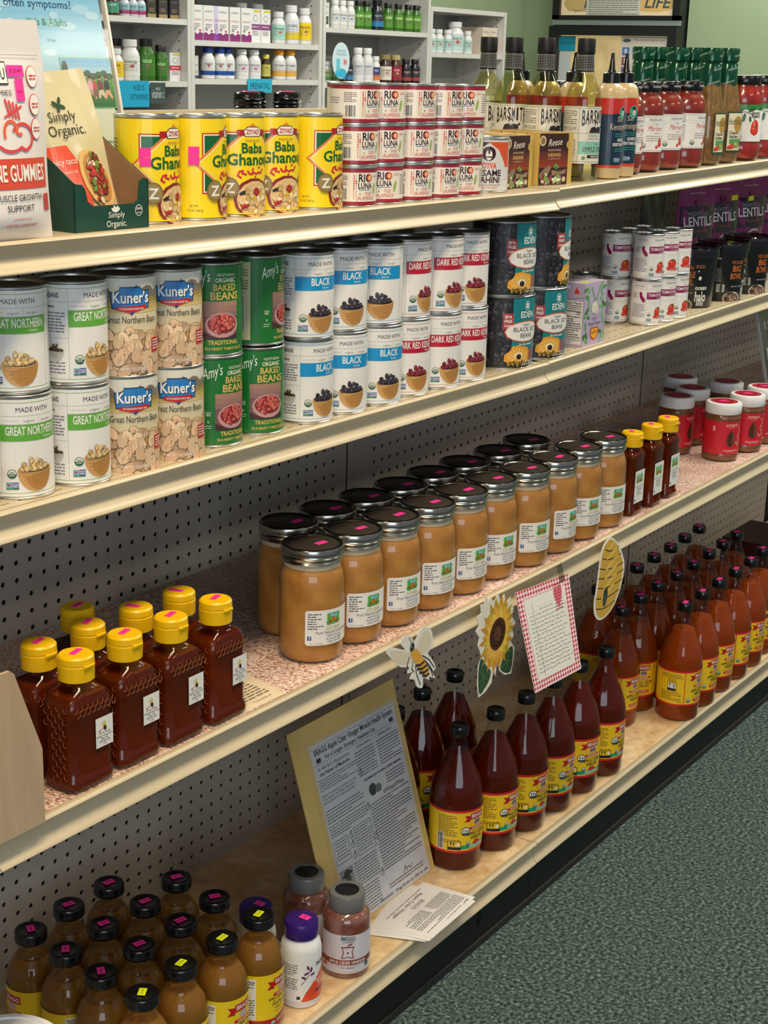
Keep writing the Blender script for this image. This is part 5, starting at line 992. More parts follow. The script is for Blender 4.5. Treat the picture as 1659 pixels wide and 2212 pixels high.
DEC = {'bee': [(11.39, -5.02), (12.18, -5.11), (13.36, -5.61), (12.87, -5.09), (13.16, -4.79), (13.71, -4.88), (14.37, -5.36), (14.82, -4.84), (15.38, -4.82), (15.97, -5.18), (16.2, -5.73), (16.23, -6.21), (15.73, -6.53), (16.08, -6.93), (16.63, -7.68), (16.31, -7.92), (16.64, -8.36), (15.99, -8.06), (15.92, -8.23), (15.33, -7.94), (15.28, -8.5), (14.7, -8.26), (14.43, -7.74), (13.94, -7.53), (14.24, -7.2), (13.68, -7.12), (13.74, -6.76), (12.95, -6.5), (12.06, -5.76)], 'beewl': [(11.81, -5.2), (12.81, -5.49), (13.78, -5.97), (14.2, -6.53), (13.33, -6.49), (12.54, -6.1), (12.06, -5.62)], 'beewr': [(14.56, -5.84), (14.93, -5.34), (15.31, -5.03), (15.82, -5.33), (15.99, -5.95), (15.64, -6.31), (15.07, -6.38), (14.66, -6.15)], 'beeb': [(13.84, -5.81), (14.4, -5.84), (15.08, -6.47), (15.52, -7.04), (15.89, -7.68), (15.79, -7.97), (15.32, -7.76), (14.8, -7.19), (14.29, -6.6)], 'beest': [(14.46, -6.89), (15.35, -6.91), (14.67, -7.17), (15.58, -7.23), (14.91, -7.45), (15.76, -7.55), (15.24, -7.73), (15.88, -7.83)], 'beeh': [(14.04, -5.65)], 'leg0': [(13.79, -6.16), (13.58, -6.61), (13.75, -6.85)], 'leg1': [(15.16, -6.5), (15.84, -6.95), (16.46, -7.63)], 'leg2': [(15.25, -6.72), (15.95, -7.37), (16.34, -7.88)], 'leg3': [(14.2, -6.58), (14.07, -6.96), (14.32, -7.23)], 'leg4': [(15.43, -6.96), (16.13, -7.72), (16.33, -8.12)], 'leg5': [(14.46, -6.89), (14.57, -7.4), (15.02, -8.22)], 'sun': [(21.93, -4.64), (22.2, -5.24), (22.56, -5.05), (23.04, -5.48), (23.44, -5.02), (23.83, -5.64), (24.24, -5.3), (24.47, -5.97), (25.02, -5.73), (24.98, -6.47), (25.5, -6.53), (25.32, -7.09), (25.84, -7.64), (25.41, -7.91), (25.69, -8.43), (25.31, -8.71), (25.83, -9.27), (25.8, -10.1), (25.6, -10.98), (24.77, -10.8), (24.16, -10.36), (23.75, -9.61), (23.61, -10.49), (23.34, -10.03), (23.19, -10.81), (22.45, -11.18), (21.69, -11.29), (21.46, -10.39), (21.46, -9.19), (21.8, -8.69), (21.54, -8.16), (21.29, -7.79), (21.47, -7.34), (20.99, -6.81), (21.34, -6.53), (21.08, -5.95), (21.55, -5.79), (21.4, -5.25), (21.88, -5.27)], 'sunc': [(23.58, -7.7)], 'leafl': [(21.8, -8.76), (22.52, -9.53), (23.01, -9.99), (22.84, -10.54), (22.27, -10.97), (21.79, -11.11), (21.57, -10.43), (21.53, -9.36)], 'leafr': [(24.38, -9.66), (24.9, -9.2), (25.59, -9.14), (25.68, -10.07), (25.46, -10.78), (24.76, -10.64), (24.2, -10.22)], 'sunr': (2.18, 2.54), 'note': [(25.56, 0.19), (32.4, -0.29), (32.45, -6.82), (26.33, -6.53)], 'hive': [(38.69, -5.15), (39.91, -5.87), (40.56, -6.64), (41.08, -7.45), (41.21, -8.22), (40.94, -9.09), (40.53, -9.85), (39.85, -10.53), (39.0, -10.91), (37.85, -10.98), (37.01, -10.4), (36.76, -9.54), (36.9, -8.73), (37.03, -7.92), (37.15, -6.98), (37.28, -6.18), (37.67, -5.44)], 'hivest': [(37.94, -5.86), (39.95, -6.09), (37.62, -6.44), (40.44, -6.73), (37.28, -7.08), (40.88, -7.52), (37.21, -7.78), (41.05, -8.06), (37.16, -8.46), (40.89, -8.76), (37.01, -9.18), (40.55, -9.42), (37.12, -9.95), (40.04, -10.09)], 'hived': [(38.41, -9.39)], 'notet': 12}
def off(pts, cx, cz, k=1.0):
    mx = sum(p[0] for p in pts)/len(pts); mz = sum(p[1] for p in pts)/len(pts); return [((x-mx)*k+mx-cx, (z-mz)*k+mz-cz) for x, z in pts]
# bee
t, p, cx, cz = cutout('bee_cutout', 'paper cut-out of a honey bee taped to the shelf edge', 'decoration', sm(DEC['bee']), (236, 232, 220)); L = lambda k: [(x-cx, z-cz) for x, z in DEC[k]]
for k in ('beewl', 'beewr'): p.poly(sm(L(k)), (224, 212, 184))
p.up()
for k in ('leg0', 'leg1', 'leg2', 'leg3', 'leg4', 'leg5'): p.stroke(L(k), .07, (44, 46, 54))
p.up(); p.poly(sm(L('beeb')), (222, 168, 66)); p.up()
b = L('beest')
for i in range(0, len(b), 2): p.stroke([b[i], ((b[i][0]+b[i+1][0])/2, (b[i][1]+b[i+1][1])/2-.1), b[i+1]], .15, (60, 52, 50))
h = L('beeh')[0]; p.ell(h[0], h[1], .22, .26, (44, 60, 62)); p.up(); p.ell(h[0]-.08, h[1]+.05, .06, .07, (140, 150, 150)); p.stroke([(h[0]-.05, h[1]+.2), (h[0]-.35, h[1]+.7)], .04, (50, 50, 56)); p.stroke([(h[0]+.05, h[1]+.2), (h[0]+.2, h[1]+.75)], .04, (50, 50, 56)); p.make(t, INKM, 'bee_print')
# sunflower
t, p, cx, cz = cutout('sunflower_cutout', 'paper cut-out of a sunflower with green leaves taped to the shelf edge', 'decoration', DEC['sun'], (238, 232, 212)); c0 = DEC['sunc'][0]; c0 = (c0[0]-cx, c0[1]-cz)
for k in ('leafl', 'leafr'):
    q = [(x-cx, z-cz) for x, z in DEC[k]]; p.poly(sm(q), (52, 84, 56)); p.up(); mx = sum(a[0] for a in q)/len(q); mz = sum(a[1] for a in q)/len(q)
    for a in q[::1]: p.stroke([(mx, mz), ((a[0]*.8+mx*.2), (a[1]*.8+mz*.2))], .035, (104, 136, 96))
    p.z -= 1
p.up(); RS = random.Random(3)
sx, sz = DEC['sunr']
for ring, (rr, cc) in enumerate([(1.0, (204, 150, 42)), (.86, (226, 178, 60)), (.7, (238, 196, 84))]):
    p.z = 3+ring
    for k in range(18):
        a = radians(k*20+ring*9+RS.uniform(-4, 4)); ex, ez = c0[0]+sx*rr*cos(a), c0[1]+sz*rr*sin(a); nx, nz = -sin(a)*.3*sx*.55, cos(a)*.3*sz*.3; m = .62
        p.poly([(c0[0]+sx*.25*cos(a), c0[1]+sz*.25*sin(a)), (c0[0]+sx*rr*m*cos(a)+nx, c0[1]+sz*rr*m*sin(a)+nz), (ex, ez), (c0[0]+sx*rr*m*cos(a)-nx, c0[1]+sz*rr*m*sin(a)-nz)], tuple(v*RS.uniform(.9, 1.06) if v < 235 else v for v in cc))
p.z = 7; p.ell(c0[0], c0[1], sx*.44, sz*.41, (84, 46, 24), n=24); p.up(); p.ell(c0[0], c0[1], sx*.36, sz*.34, (58, 32, 20), n=22); p.up(); p.ell(c0[0], c0[1], sx*.2, sz*.2, (98, 62, 36), n=18)
for k in range(90): a = RS.uniform(0, 6.28); r_ = sqrt(RS.random())*.42; p.ell(c0[0]+sx*r_*cos(a), c0[1]+sz*r_*sin(a), .05, .05, RS.choice([(120, 78, 40), (50, 28, 18), (90, 56, 30)]), n=5)
p.make(t, INKM, 'sunflower_print')
# handwritten note
N = DEC['note']; t, p, cx, cz = cutout('handwritten_note', 'handwritten note framed in red gingham, taped to the shelf edge', 'note', N, (240, 236, 226)); t.rotation_euler = (radians(-DEC['notet']), 0, 0); t.location = (cx*U, (-17.4+cz*sin(radians(12)))*U, (ZB-5.8+cz*cos(radians(12)))*U); tl, tr, br, bl = [(x-cx, z-cz) for x, z in N]
def bil(s, v): return tuple((tl[j]*(1-s)+tr[j]*s)*(1-v)+(bl[j]*(1-s)+br[j]*s)*v for j in (0, 1))
def quad(s0, v0, s1, v1, col): p.tri([bil(s0, v1), bil(s1, v1), bil(s1, v0), bil(s0, v0)], col)
quad(0, 0, 1, 1, (232, 178, 184)); p.up(); nu, nv = 40, 44
for i in range(nu):
    for j in range(nv):
        if 3 < i < nu-4 and 3 < j < nv-4: continue
        if i % 2 == 0 and j % 2 == 0: quad(i/nu, j/nv, (i+1)/nu, (j+1)/nv, (196, 36, 60))
        elif i % 2 and j % 2: quad(i/nu, j/nv, (i+1)/nu, (j+1)/nv, (246, 236, 236))
p.up(); quad(.11, .1, .89, .91, (234, 232, 220)); p.up()
for k in range(17): s = .2+k*.04; p.stroke([bil(.14, s), bil(.87, s)], .012, (190, 196, 200))
p.stroke([bil(.24, .15), bil(.26, .88)], .025, (90, 90, 100)); RN = random.Random(9)
for k in range(16):
    v = .24+k*.04; x = .36 if k == 0 else .16; e = .62 if k == 0 else RN.uniform(.72, .86)
    while x < e:
        w = RN.uniform(.03, .09); pts = [bil(x+w*q/4, v+RN.uniform(-.014, .006)) for q in range(5)]; p.stroke(pts, .022, (70, 68, 80)); x += w+.02
h0 = bil(.74, .17); hr = .62; hp = [(h0[0]+hr*.055*16*sin(a)**3, h0[1]+hr*.085*(13*cos(a)-5*cos(2*a)-2*cos(3*a)-cos(4*a))) for a in [2*pi*i/28 for i in range(28)]]
p.poly(hp, (216, 112, 126)); p.up()
for k in range(9): p.stroke([(h0[0]-.45, h0[1]+.75-k*.2+0), (h0[0]+.45, h0[1]+.72-k*.2)], .05, (190, 40, 60))
p.make(t, INKM, 'note_print'); add('tape_strip', *prism([(tr[0]-1.3, tr[1]-.3), (tr[0]-.6, tr[1]-.3), (tr[0]-.75, tr[1]+.85), (tr[0]-1.4, tr[1]+.85)], -.03, -.015, 'y'), thin_glass('tape', (226, 226, 220), .05), t, smooth=False)
# beehive
t, p, cx, cz = cutout('beehive_cutout', 'paper cut-out of a yellow striped beehive taped to the shelf edge', 'decoration', sm(DEC['hive']), (240, 234, 216)); hv = [(x-cx, z-cz) for x, z in DEC['hive']]; hm = (sum(a[0] for a in hv)/len(hv), sum(a[1] for a in hv)/len(hv))
p.poly(sm([((a[0]-hm[0])*.88+hm[0], (a[1]-hm[1])*.95+hm[1]) for a in hv]), (214, 170, 70)); p.up()
hs = [(x-cx, z-cz) for x, z in DEC['hivest']]
for i in range(0, len(hs), 2):
    a, b = hs[i], hs[i+1]; m = ((a[0]+b[0])/2+.1, (a[1]+b[1])/2-.22); p.stroke([a, ((a[0]+m[0])/2, (a[1]+m[1])/2-.08), m, ((b[0]+m[0])/2, (b[1]+m[1])/2-.03), b], .07, (50, 44, 40))
    if i+3 < len(hs): p.ell((a[0]+b[0])/2, (a[1]+b[1])/2+.2, abs(b[0]-a[0])*.3, .16, (230, 192, 96), 20)
e0 = DEC['hived'][0]; p.up(); p.ell(e0[0]-cx, e0[1]-cz, .34, .7, (40, 62, 66), -6, n=20); p.up().ell(e0[0]-cx-.05, e0[1]-cz-.2, .14, .3, (84, 100, 84), -6); p.make(t, INKM, 'hive_print')

# ================================================================ BASE SHELF
VINM = mat('cider_vinegar', (192, 82, 14), .06, trans=.55, ior=1.25, spec=.15); VIND = mat('cider_vinegar_dark', (128, 34, 8), .06, trans=.6, ior=1.25, spec=.15)
def bragg_label(p, honey, R=1.82):
    c = pi*R; Y = (240, 200, 30); RD = (206, 26, 34)
    p.rect(-c, 1.45, c, 4.55, RD); p.up(); p.rect(-c, 1.62, c, 4.38, Y); p.up()
    if not honey: p.rect(-1.18, 1.5, -1.12, 4.5, RD); p.rect(1.3, 1.5, 1.36, 4.5, RD)
    # ribbon
    p.poly([(-.75, 3.68), (-.55, 3.92), (-.72, 4.16), (-.3, 4.12), (-.3, 4.28), (.9, 4.3), (.9, 3.84), (-.3, 3.82), (-.3, 3.7)], (186, 20, 30)); p.up(); p.text('BRAGG', .3, 3.93, .27, W_, w=1.05, bold=1); p.z -= 1
    p.ell(.3, 3.6, .35, .24, (196, 170, 170)); p.up(); p.ell(.17, 3.6, .12, .15, (120, 100, 100)); p.ell(.43, 3.6, .12, .15, (110, 90, 90)); p.z -= 1; p.text('1912', -.28, 3.48, .08, (90, 70, 30))
    p.poly([(-.3, 3.1), (-.37, 3.2), (-.3, 3.3), (.9, 3.3), (.97, 3.2), (.9, 3.1)], RD); p.up(); p.text('ORGANIC', .3, 3.14, .12, W_, w=.95, bold=1); p.z -= 1; p.text('RAW-UNFILTERED', .3, 2.97, .09, (110, 80, 20), w=.9)
    p.text('APPLE CIDER', .3, 2.66, .24, K_, w=1.75, bold=1); p.text('VINEGAR', .3, 2.35, .24, K_, w=1.1, bold=1)
    if honey:
        p.ell(.3, 2.12, .3, .15, (206, 40, 30)); p.ell(.15, 2.22, .1, .05, (60, 100, 40), 60); p.poly([(-.05, 2.1), (.1, 2.2), (.5, 2.2), (.75, 2.05), (.5, 1.98), (0, 1.98)], (206, 40, 30)); p.rect(-.9, 1.72, c, 2.0, (20, 160, 120)); p.up(); p.text('Honey Cayenne', .35, 1.86, .13, W_, w=1.35, bold=1); p.text('WELLNESS CLEANSE', .35, 1.75, .08, W_, w=1.3, bold=1); p.z -= 1
        p.text('32 FL OZ (1 QT) 946mL', .4, 1.64, .08, K_, w=1.3); p.usda(-.42, 2.12, .17); p.ell(-.62, 3.02, .34, .32, K_); p.up(); p.ell(-.62, 3.02, .29, .27, W_); p.up(); p.rect(-.78, 2.95, -.72, 3.15, K_); p.rect(-.62, 2.95, -.56, 3.15, K_); p.rect(-.5, 2.92, -.36, 3.12, (150, 150, 150)); p.ell(-.62, 2.9, .29, .12, K_, a0=180, a1=360); p.z -= 2
        p.greek(-2.55, -1.2, 4.1, 12, .13, (110, 84, 30), seed=2); p.greek(-2.3, -1.0, 2.35, 2, .13, (90, 64, 20), seed=4); p.bars(-2.6, 1.66, -2.1, 2.9)
        p.rect(-1.82, 1.68, -.9, 2.3, K_); p.up(); p.rect(-1.78, 1.9, -.94, 2.26, Y); p.up(); p.rect(-1.62, 1.95, -1.58, 2.15, K_); p.ell(-1.6, 2.16, .06, .07, K_); p.rect(-1.42, 1.95, -1.38, 2.15, K_); p.ell(-1.4, 2.16, .06, .07, K_); p.poly([(-1.2, 2.2), (-1.02, 2.2), (-1.05, 1.94), (-1.17, 1.94)], W_); p.z -= 2
    else:
        p.text('Your daily dose of wellness', .3, 2.2, .08, (110, 80, 20), w=1.5); p.poly([(-.25, 1.82), (-.33, 1.95), (-.25, 2.08), (.85, 2.08), (.93, 1.95), (.85, 1.82)], RD); p.up(); p.text("WITH THE 'MOTHER'", .3, 1.9, .1, W_, w=.9, bold=1); p.z -= 1; p.text('UNPASTEURIZED', .3, 1.7, .08, (110, 80, 20), w=.8); p.usda(-.78, 1.98, .2)
        p.greek(-3.3, -1.3, 4.15, 3, .14, (110, 84, 30), seed=2); p.greek(-2.6, -1.9, 3.7, 2, .14, (90, 60, 20)); p.rect(-2.6, 2.75, -1.85, 3.45, K_); p.up(); p.rect(-2.56, 2.98, -1.89, 3.41, W_); p.up(); p.rect(-2.42, 3.05, -2.38, 3.25, K_); p.ell(-2.4, 3.28, .06, .07, K_); p.poly([(-2.15, 3.34), (-1.95, 3.34), (-1.98, 3.05), (-2.12, 3.05)], (150, 150, 150)); p.z -= 2
        p.greek(-3.2, -1.4, 2.6, 6, .14, (110, 84, 30), seed=6, rag=.4); p.rect(-1.7, 1.75, -1.3, 1.9, (200, 160, 30))
    return p
def make_vin(honey):
    def f():
        t = empty('vinegar_bottle'); r = 1.8; fl = lambda a, rr, z: rr*(1+.012*cos(16*a)*max(0, 1-abs(z-6.9)/1.6)) if 5.4 < z < 8.4 else rr
        P = [(0, .25), (1.35, .2), (1.5, .03), (1.68, .06), (r, .4), (r, 5.05), (r-.03, 5.35), (1.68, 5.9), (1.42, 6.6), (1.08, 7.4), (.78, 8.1), (.6, 8.55), (.52, 8.8), (.5, 9.2), (.56, 9.22), (.56, 9.3), (.5, 9.32), (.5, 9.4)]
        add('glass', *lathe(P, 80, fn=fl), GLASS, t); lvl = 7.75
        Q = [(max(0, a-.06), b+(.07 if b < .4 else 0)) for a, b in P if b <= 7.4]+[(.93-.06, lvl), (0, lvl)]
        if honey: Q = Q[:-2]+[(.78-.06, 8.1), (0, 8.15)]
        add('vinegar', *lathe(Q, 64, fn=fl), VIND if honey else VINM, t)
        add('cap', *lathe([(.55, 9.28), (.61, 9.3), (.62, 9.34), (.62, 9.92), (.57, 10.0), (.3, 10.0), (.26, 9.97), (0, 9.97)], 48, fn=lambda a, rr, z: rr+(.008*cos(48*a) if 9.33 < z < 9.93 and rr > .6 else 0)), BLACKP, t)
        if not honey: sticker((0, 0, 10.0), t, HOT, .7, .4, 25)
        bragg_label(Print(r+.02), honey).make(t); return t
    return f
HV = Kind(make_vin(True)); VV = Kind(make_vin(False))
for i, (x, y, r) in enumerate([(27.14, -12.85, -17), (30.85, -13.45, -11), (34.55, -13.75, -15), (38.38, -13.85, -9), (42.2, -13.97, -27), (46.06, -14.15, -7)]):
    HV.put(x, y, deck('B', x), r, 'dark honey cayenne vinegar bottle with plain black cap, front row, %s from the left' % ORD[i], 'bottle', 'honey cayenne vinegar bottles')
for i, (x, y, r) in enumerate([(26.75, -8.0, -12), (30.64, -7.59, -18), (34.77, -7.7, -14)]):
    HV.put(x, y, deck('B', x), r, 'dark honey cayenne vinegar bottle, back row, '+('behind the edge of the propped folder', 'below the bee cut-out', 'furthest back, left of the sunflower cut-out')[i], 'bottle', 'honey cayenne vinegar bottles')
ROWS = [([(59.6, -14.6, -15), (63.35, -14.5, -17), (67.2, -14.4, -24), (70.95, -14.4, -15), (74.75, -14.3, -25), (78.5, -13.95, -25)], 'front row'),
        ([(55.2, -11.0, -19), (59.08, -10.8, -51), (62.91, -10.6, -22), (66.7, -10.68, -22), (70.5, -10.6, -23), (74.4, -10.41, -23), (78.2, -10.16, -24), (81.93, -10.01, -24)], 'middle row'),
        ([(58.66, -7.1, 36), (62.4, -7.0, -20), (66.3, -7.0, -21), (70.1, -6.9, -21), (73.9, -6.8, -22), (77.7, -6.55, -23), (81.5, -6.35, -23)], 'back row')]
for row, w in ROWS:
    for i, (x, y, r) in enumerate(row):
        VV.put(x, y, deck('B', x), r, 'amber apple cider vinegar bottle, right-hand group, %s, %s from the left' % (w, ORD[i]), 'bottle', 'apple cider vinegar bottles')
DRK = mat('vinegar_drink', (204, 146, 60), .06, trans=.68, ior=1.25, spec=.15)
def make_drink(fl_):
    def f():
        t = empty('drink_bottle'); r = 1.4
        P = [(0, .25), (1.05, .2), (1.15, .03), (1.3, .06), (r, .35), (r, 4.2), (1.38, 4.5), (1.26, 4.95), (1.02, 5.35), (.84, 5.6), (.76, 5.8), (.74, 6.2), (.8, 6.22), (.8, 6.3), (.74, 6.32), (.74, 6.4)]
        add('glass', *lathe(P, 40), GLASS, t); Q = [(max(0, a-.05), b+(.06 if b < .4 else 0)) for a, b in P if b < 5.5]+[(.86, 5.5), (0, 5.5)]; add('drink', *lathe(Q, 44), DRK, t)
        add('cap', *lathe([(.76, 6.36), (.84, 6.36), (.87, 6.4), (.88, 6.5), (.86, 6.54), (.87, 6.86), (.82, 6.95), (.66, 6.98), (.6, 6.95), (0, 6.95)], 40), BLACKP, t)
        if fl_ != 2: sticker((0, 0, 6.985), t, NEON if fl_ == 1 else HOT, .62, .4, 12 if fl_ else -15)
        p = Print(r+.016); c = pi*r; Y = (238, 206, 26); p.rect(-c, .6, c, 3.95, Y); p.up(); p.rect(-c, .6, c, 1.15, (176, 20, 34))
        p.poly([(-.75, 3.0), (-.55, 3.25), (-.72, 3.5), (-.3, 3.46), (-.3, 3.62), (.9, 3.64), (.9, 3.18), (-.3, 3.15), (-.3, 3.02)], (186, 20, 30)); p.up(); p.text('BRAGG', .3, 3.28, .26, W_, w=1.05, bold=1); p.z -= 1; p.ell(.3, 2.95, .3, .22, (196, 170, 170)); p.poly([(-.3, 2.5), (-.36, 2.6), (-.3, 2.7), (.9, 2.7), (.96, 2.6), (.9, 2.5)], (206, 26, 34)); p.up(); p.text('ORGANIC', .3, 2.54, .11, W_, w=.9, bold=1); p.z -= 1
        p.text('APPLE CIDER VINEGAR', .3, 2.3, .15, K_, w=1.9, bold=1); p.text('Refreshers', .3, 1.92, .3, (70, 50, 20), w=1.5, shear=.3); p.text('PREBIOTIC DRINK', .3, 1.72, .1, (206, 40, 30), w=1.1, bold=1); p.text('Your daily dose', .2, 1.5, .1, (80, 60, 20), shear=.2); p.ell(.3, 1.2, .6, .14, (150, 90, 40), 10); p.usda(-.35, .85, .17); p.text('APPLE CINNAMON', .5, .85, .16, W_, w=1.2)
        p.rect(-2.75, 1.2, -1.35, 3.75, W_); p.up(); p.text('Nutrition Facts', -2.05, 3.5, .15, K_, w=1.25, bold=1); p.rect(-2.65, 3.4, -1.45, 3.44, K_); p.greek(-2.65, -1.45, 3.2, 3, .15, (70, 70, 70), seed=3); p.text('Calories', -2.35, 2.6, .12, K_, w=.55, bold=1); p.greek(-2.65, -1.45, 2.4, 7, .15, (80, 80, 80)); p.make(t); return t
    return f
DP, DY = Kind(make_drink(0)), Kind(make_drink(1))
DW = ['left end of the rear row', 'second in the rear row, nearest the back panel', 'third in the rear row', 'rear right corner of the group', 'in the middle of the third row', 'second row, right of centre', 'third row, left of centre', 'second row, centre', 'left side, third row', 'second row, left of centre', 'front row with yellow sticker, second from the right', 'front row with yellow sticker, next to the white supplement bottle', 'left side, second row', 'front row with yellow sticker, in the middle', 'front row with yellow sticker, lowest in the photo']
for i, (x, y, r) in enumerate([(-3.74, -5.2, -97), (-0.77, -5.0, -3), (2.24, -5.1, -5), (5.0, -7.7, -8), (2.0, -8.1, -6), (4.7, -10.84, -9), (-1.0, -7.9, -5), (1.71, -10.98, -8), (-4.0, -8.1, 67), (-1.32, -10.8, -6), (1.75, -13.9, 1), (4.75, -13.95, -1), (-4.34, -11.0, 56), (-1.35, -13.75, 2), (-4.44, -13.95, 14)]):
    (DY if i in (10, 11, 13, 14) else DP).put(x, y, deck('B', x), r+(5*((i*7) % 5)-10), 'round black-capped vinegar drink bottle, '+DW[i], 'bottle', 'vinegar drink bottles')
def make_now():
    t = empty('supplement_bottle'); r = 1.18; add('bottle', *lathe([(0, .15), (.9, .1), (1.0, .02), (1.12, .05), (r, .2), (r, 3.5), (1.1, 3.85), (.94, 4.05), (.88, 4.15), (.88, 4.3)], 40), WHITEP, t)
    add('cap', *lathe([(.9, 4.22), (.95, 4.22), (.97, 4.28), (.97, 5.08), (.9, 5.18), (.8, 5.2), (0, 5.18)], 60, fn=lambda a, rr, z: rr+(.01*cos(60*a) if 4.4 < z < 5.05 else 0)), PURP, t); sticker((.2, -.1, 5.2), t, HOT, .42, .6, 10)
    p = Print(r+.01); p.rect(-3.2, .5, 2.4, 3.1, (240, 240, 238)); p.up(); p.poly([(-.9, .5), (-.6, 1.1), (-.2, 1.6), (.3, 2.1), (.8, 2.4), (1.6, 2.6), (2.4, 2.6), (2.4, .5)], (232, 78, 40)); p.up(); p.text('now', .45, 2.65, .3, (40, 50, 60), w=.85, bold=1)
    for a, b, c_ in ((-.6, 2.3, 30), (-.3, 2.5, 80), (-.75, 2.05, 150), (-.2, 2.2, 20), (-.5, 2.65, 110)): p.ell(a, b, .16, .07, (110, 40, 90), c_)
    p.stroke([(-.9, 1.6), (-.5, 2.1), (-.3, 2.7)], .04, (110, 40, 90)); p.text('Apple Cider', .55, 1.65, .17, W_, w=1.2, bold=1); p.text('Vinegar', .55, 1.4, .17, W_, w=.8, bold=1); p.text('Extra Strength', .5, 1.92, .09, W_, w=.8); p.rect(0, .95, .9, 1.1, (80, 30, 90)); p.greek(-2.6, -1.1, 2.8, 11, .15, (120, 120, 126), seed=3); p.rect(-1.15, .65, -.95, .85, K_); p.make(t); return t
NW = Kind(make_now)
NW.put(8.16, -14.3, deck('B', 8), -8, 'white supplement bottle with ribbed purple cap and orange label, in front', 'bottle', 'purple-capped bottles'); NW.put(7.74, -11.33, deck('B', 8), -6, 'purple-capped supplement bottle hidden behind the tallest vinegar drink', 'bottle', 'purple-capped bottles')
def make_zhou():
    t = empty('gummy_bottle'); r = 1.42; S2 = mat('smoky_plastic', (150, 110, 100), .12, coat=.6, tint2=(120, 60, 50), tscale=40)
    add('bottle', *lathe([(0, .15), (1.1, .1), (1.25, .02), (1.38, .08), (r, .3), (r, 3.5), (1.36, 3.75), (1.18, 4.0), (1.0, 4.12), (.98, 4.3)], 44), S2, t)
    add('shrink_sleeve', *lathe([(r+.03, .1), (r+.03, 3.5), (1.38, 3.8), (1.2, 4.05)], 44), PLAST, t)
    add('cap', *lathe([(1.0, 4.15), (1.06, 4.15), (1.08, 4.2), (1.08, 5.05), (1.02, 5.15), (.72, 5.17)], 60), mat('grey_cap', (112, 112, 112), .3), t); add('cap_top', *lathe([(.72, 5.17), (.7, 5.12), (0, 5.12)], 36), BLACKM, t)
    p = Print(r+.035); p.rect(-1.9, .42, 1.9, 2.95, (216, 214, 222)); p.up(); p.rect(-.42, 2.62, -.12, 2.86, (90, 130, 140)); p.rect(-.1, 2.62, .45, 2.86, K_); p.up(); p.rect(-.07, 2.65, .42, 2.83, (216, 214, 222)); p.up(); p.text('ZHOU', .17, 2.67, .13, K_, w=.42, bold=1); p.z -= 2; p.text('GUMMIES', .02, 2.48, .07, (60, 60, 60), w=.72, bold=1)
    A = [(-.4, 2.2), (.4, 2.22), (.28, 1.85), (.4, 1.42), (.2, 1.45), (0, 1.52), (-.2, 1.42), (-.4, 1.4), (-.28, 1.82)]; p.poly(A, (140, 50, 40)); p.up(); p.poly([(x*.78, 1.82+(y-1.82)*.8) for x, y in A], (216, 214, 222)); p.up(); p.ell(0, 1.82, .05, .08, (120, 40, 36)); p.stroke([(0, 2.15), (0, 2.32)], .04, (120, 40, 36)); p.ell(.14, 2.36, .14, .05, (120, 40, 36), 25); p.z -= 2
    for k in range(12): p.rect(-1.9+k*.3167, .98, -1.9+(k+1)*.3167, 1.32, (134, 50, 38))
    p.up(); p.text('APPLE CIDER VINEGAR', 0, 1.05, .19, W_, w=2.35, bold=1); p.text('DETOX · DIGESTION', 0, .84, .06, (120, 70, 60), w=1.4); p.text('WITH THE MOTHER', 0, .74, .06, (90, 60, 60), w=.9, bold=1); p.text('DIETARY SUPPLEMENT GUMMIES', 0, .52, .05, (180, 70, 80), w=1.3); p.rect(-1.7, .75, -1.35, .92, (180, 40, 40)); p.ell(1.3, .82, .15, .17, (40, 100, 70)); p.make(t); return t
ZH = Kind(make_zhou)
ZH.put(12.31, -14.5, deck('B', 12), -50, 'smoky gummy bottle with grey cap and apple core label, in front of the propped folder', 'bottle', 'grey-capped gummy bottles'); ZH.put(12.51, -11.35, deck('B', 12), 7, 'smoky gummy bottle with grey cap, behind its twin', 'bottle', 'grey-capped gummy bottles')
t = tag(empty('white_lid_tub'), 'round white tub lid at the very bottom left corner', 'tub'); t.location = (-14.0*U, -14.75*U, (deck('B', 0)+1.6)*U); add('tub', *lathe([(0, -1.58), (1.4, -1.6), (2.4, 7.6)], 40), WHITEP, t); add('lid', *lathe([(2.4, 7.5), (2.55, 7.5), (2.6, 7.6), (2.6, 7.92), (2.5, 8.0), (2.3, 7.98), (2.25, 7.9), (0, 7.9)], 48), WHITEP, t)
# propped manila folder with a laminated article
t = tag(empty('propped_folder'), 'yellow manila folder with a laminated vinegar article, propped upright', 'sign'); t.location = (25.35*U, -12.45*U, deck('B', 20)*U); LEANB = -17.0; t.rotation_euler = (radians(LEANB), 0, 0)
BW_, BH_ = 11.3, 13.3
add('folder', *box(-BW_, 0, 0, 0, .08, BH_), mat('manila', (222, 190, 116), .6, tint2=(214, 182, 108), tscale=15), t, smooth=False)
p = Print(back=.01); X1 = -.55; X0 = X1-9.1; Y0_, Y1_ = .1, 11.9
p.rect(X0-.35, -.0+.02, X1+.35, Y1_+.3, (212, 184, 120)); p.up(); p.rect(X0, Y0_, X1, Y1_, (206, 206, 210)); p.up(); D_ = (40, 40, 46); cxp = (X0+X1)/2
p.text('BRAGG Apple Cider Vinegar Miracle Health System', cxp, 11.2, .36, D_, w=8.5, bold=1); p.text('For a Longer, Stronger, Healthier Life', cxp-.6, 10.75, .24, D_, w=5.4, bold=1); p.rect(X0+.1, 11.65, X1-.1, 11.67, D_); p.rect(X0+.1, 10.6, X1-.1, 10.62, D_)
for u in (X0+.5, X1-.7): p.ell(u, 10.85, .13, .17, D_); p.ell(u+.22, 10.85, .13, .17, D_)
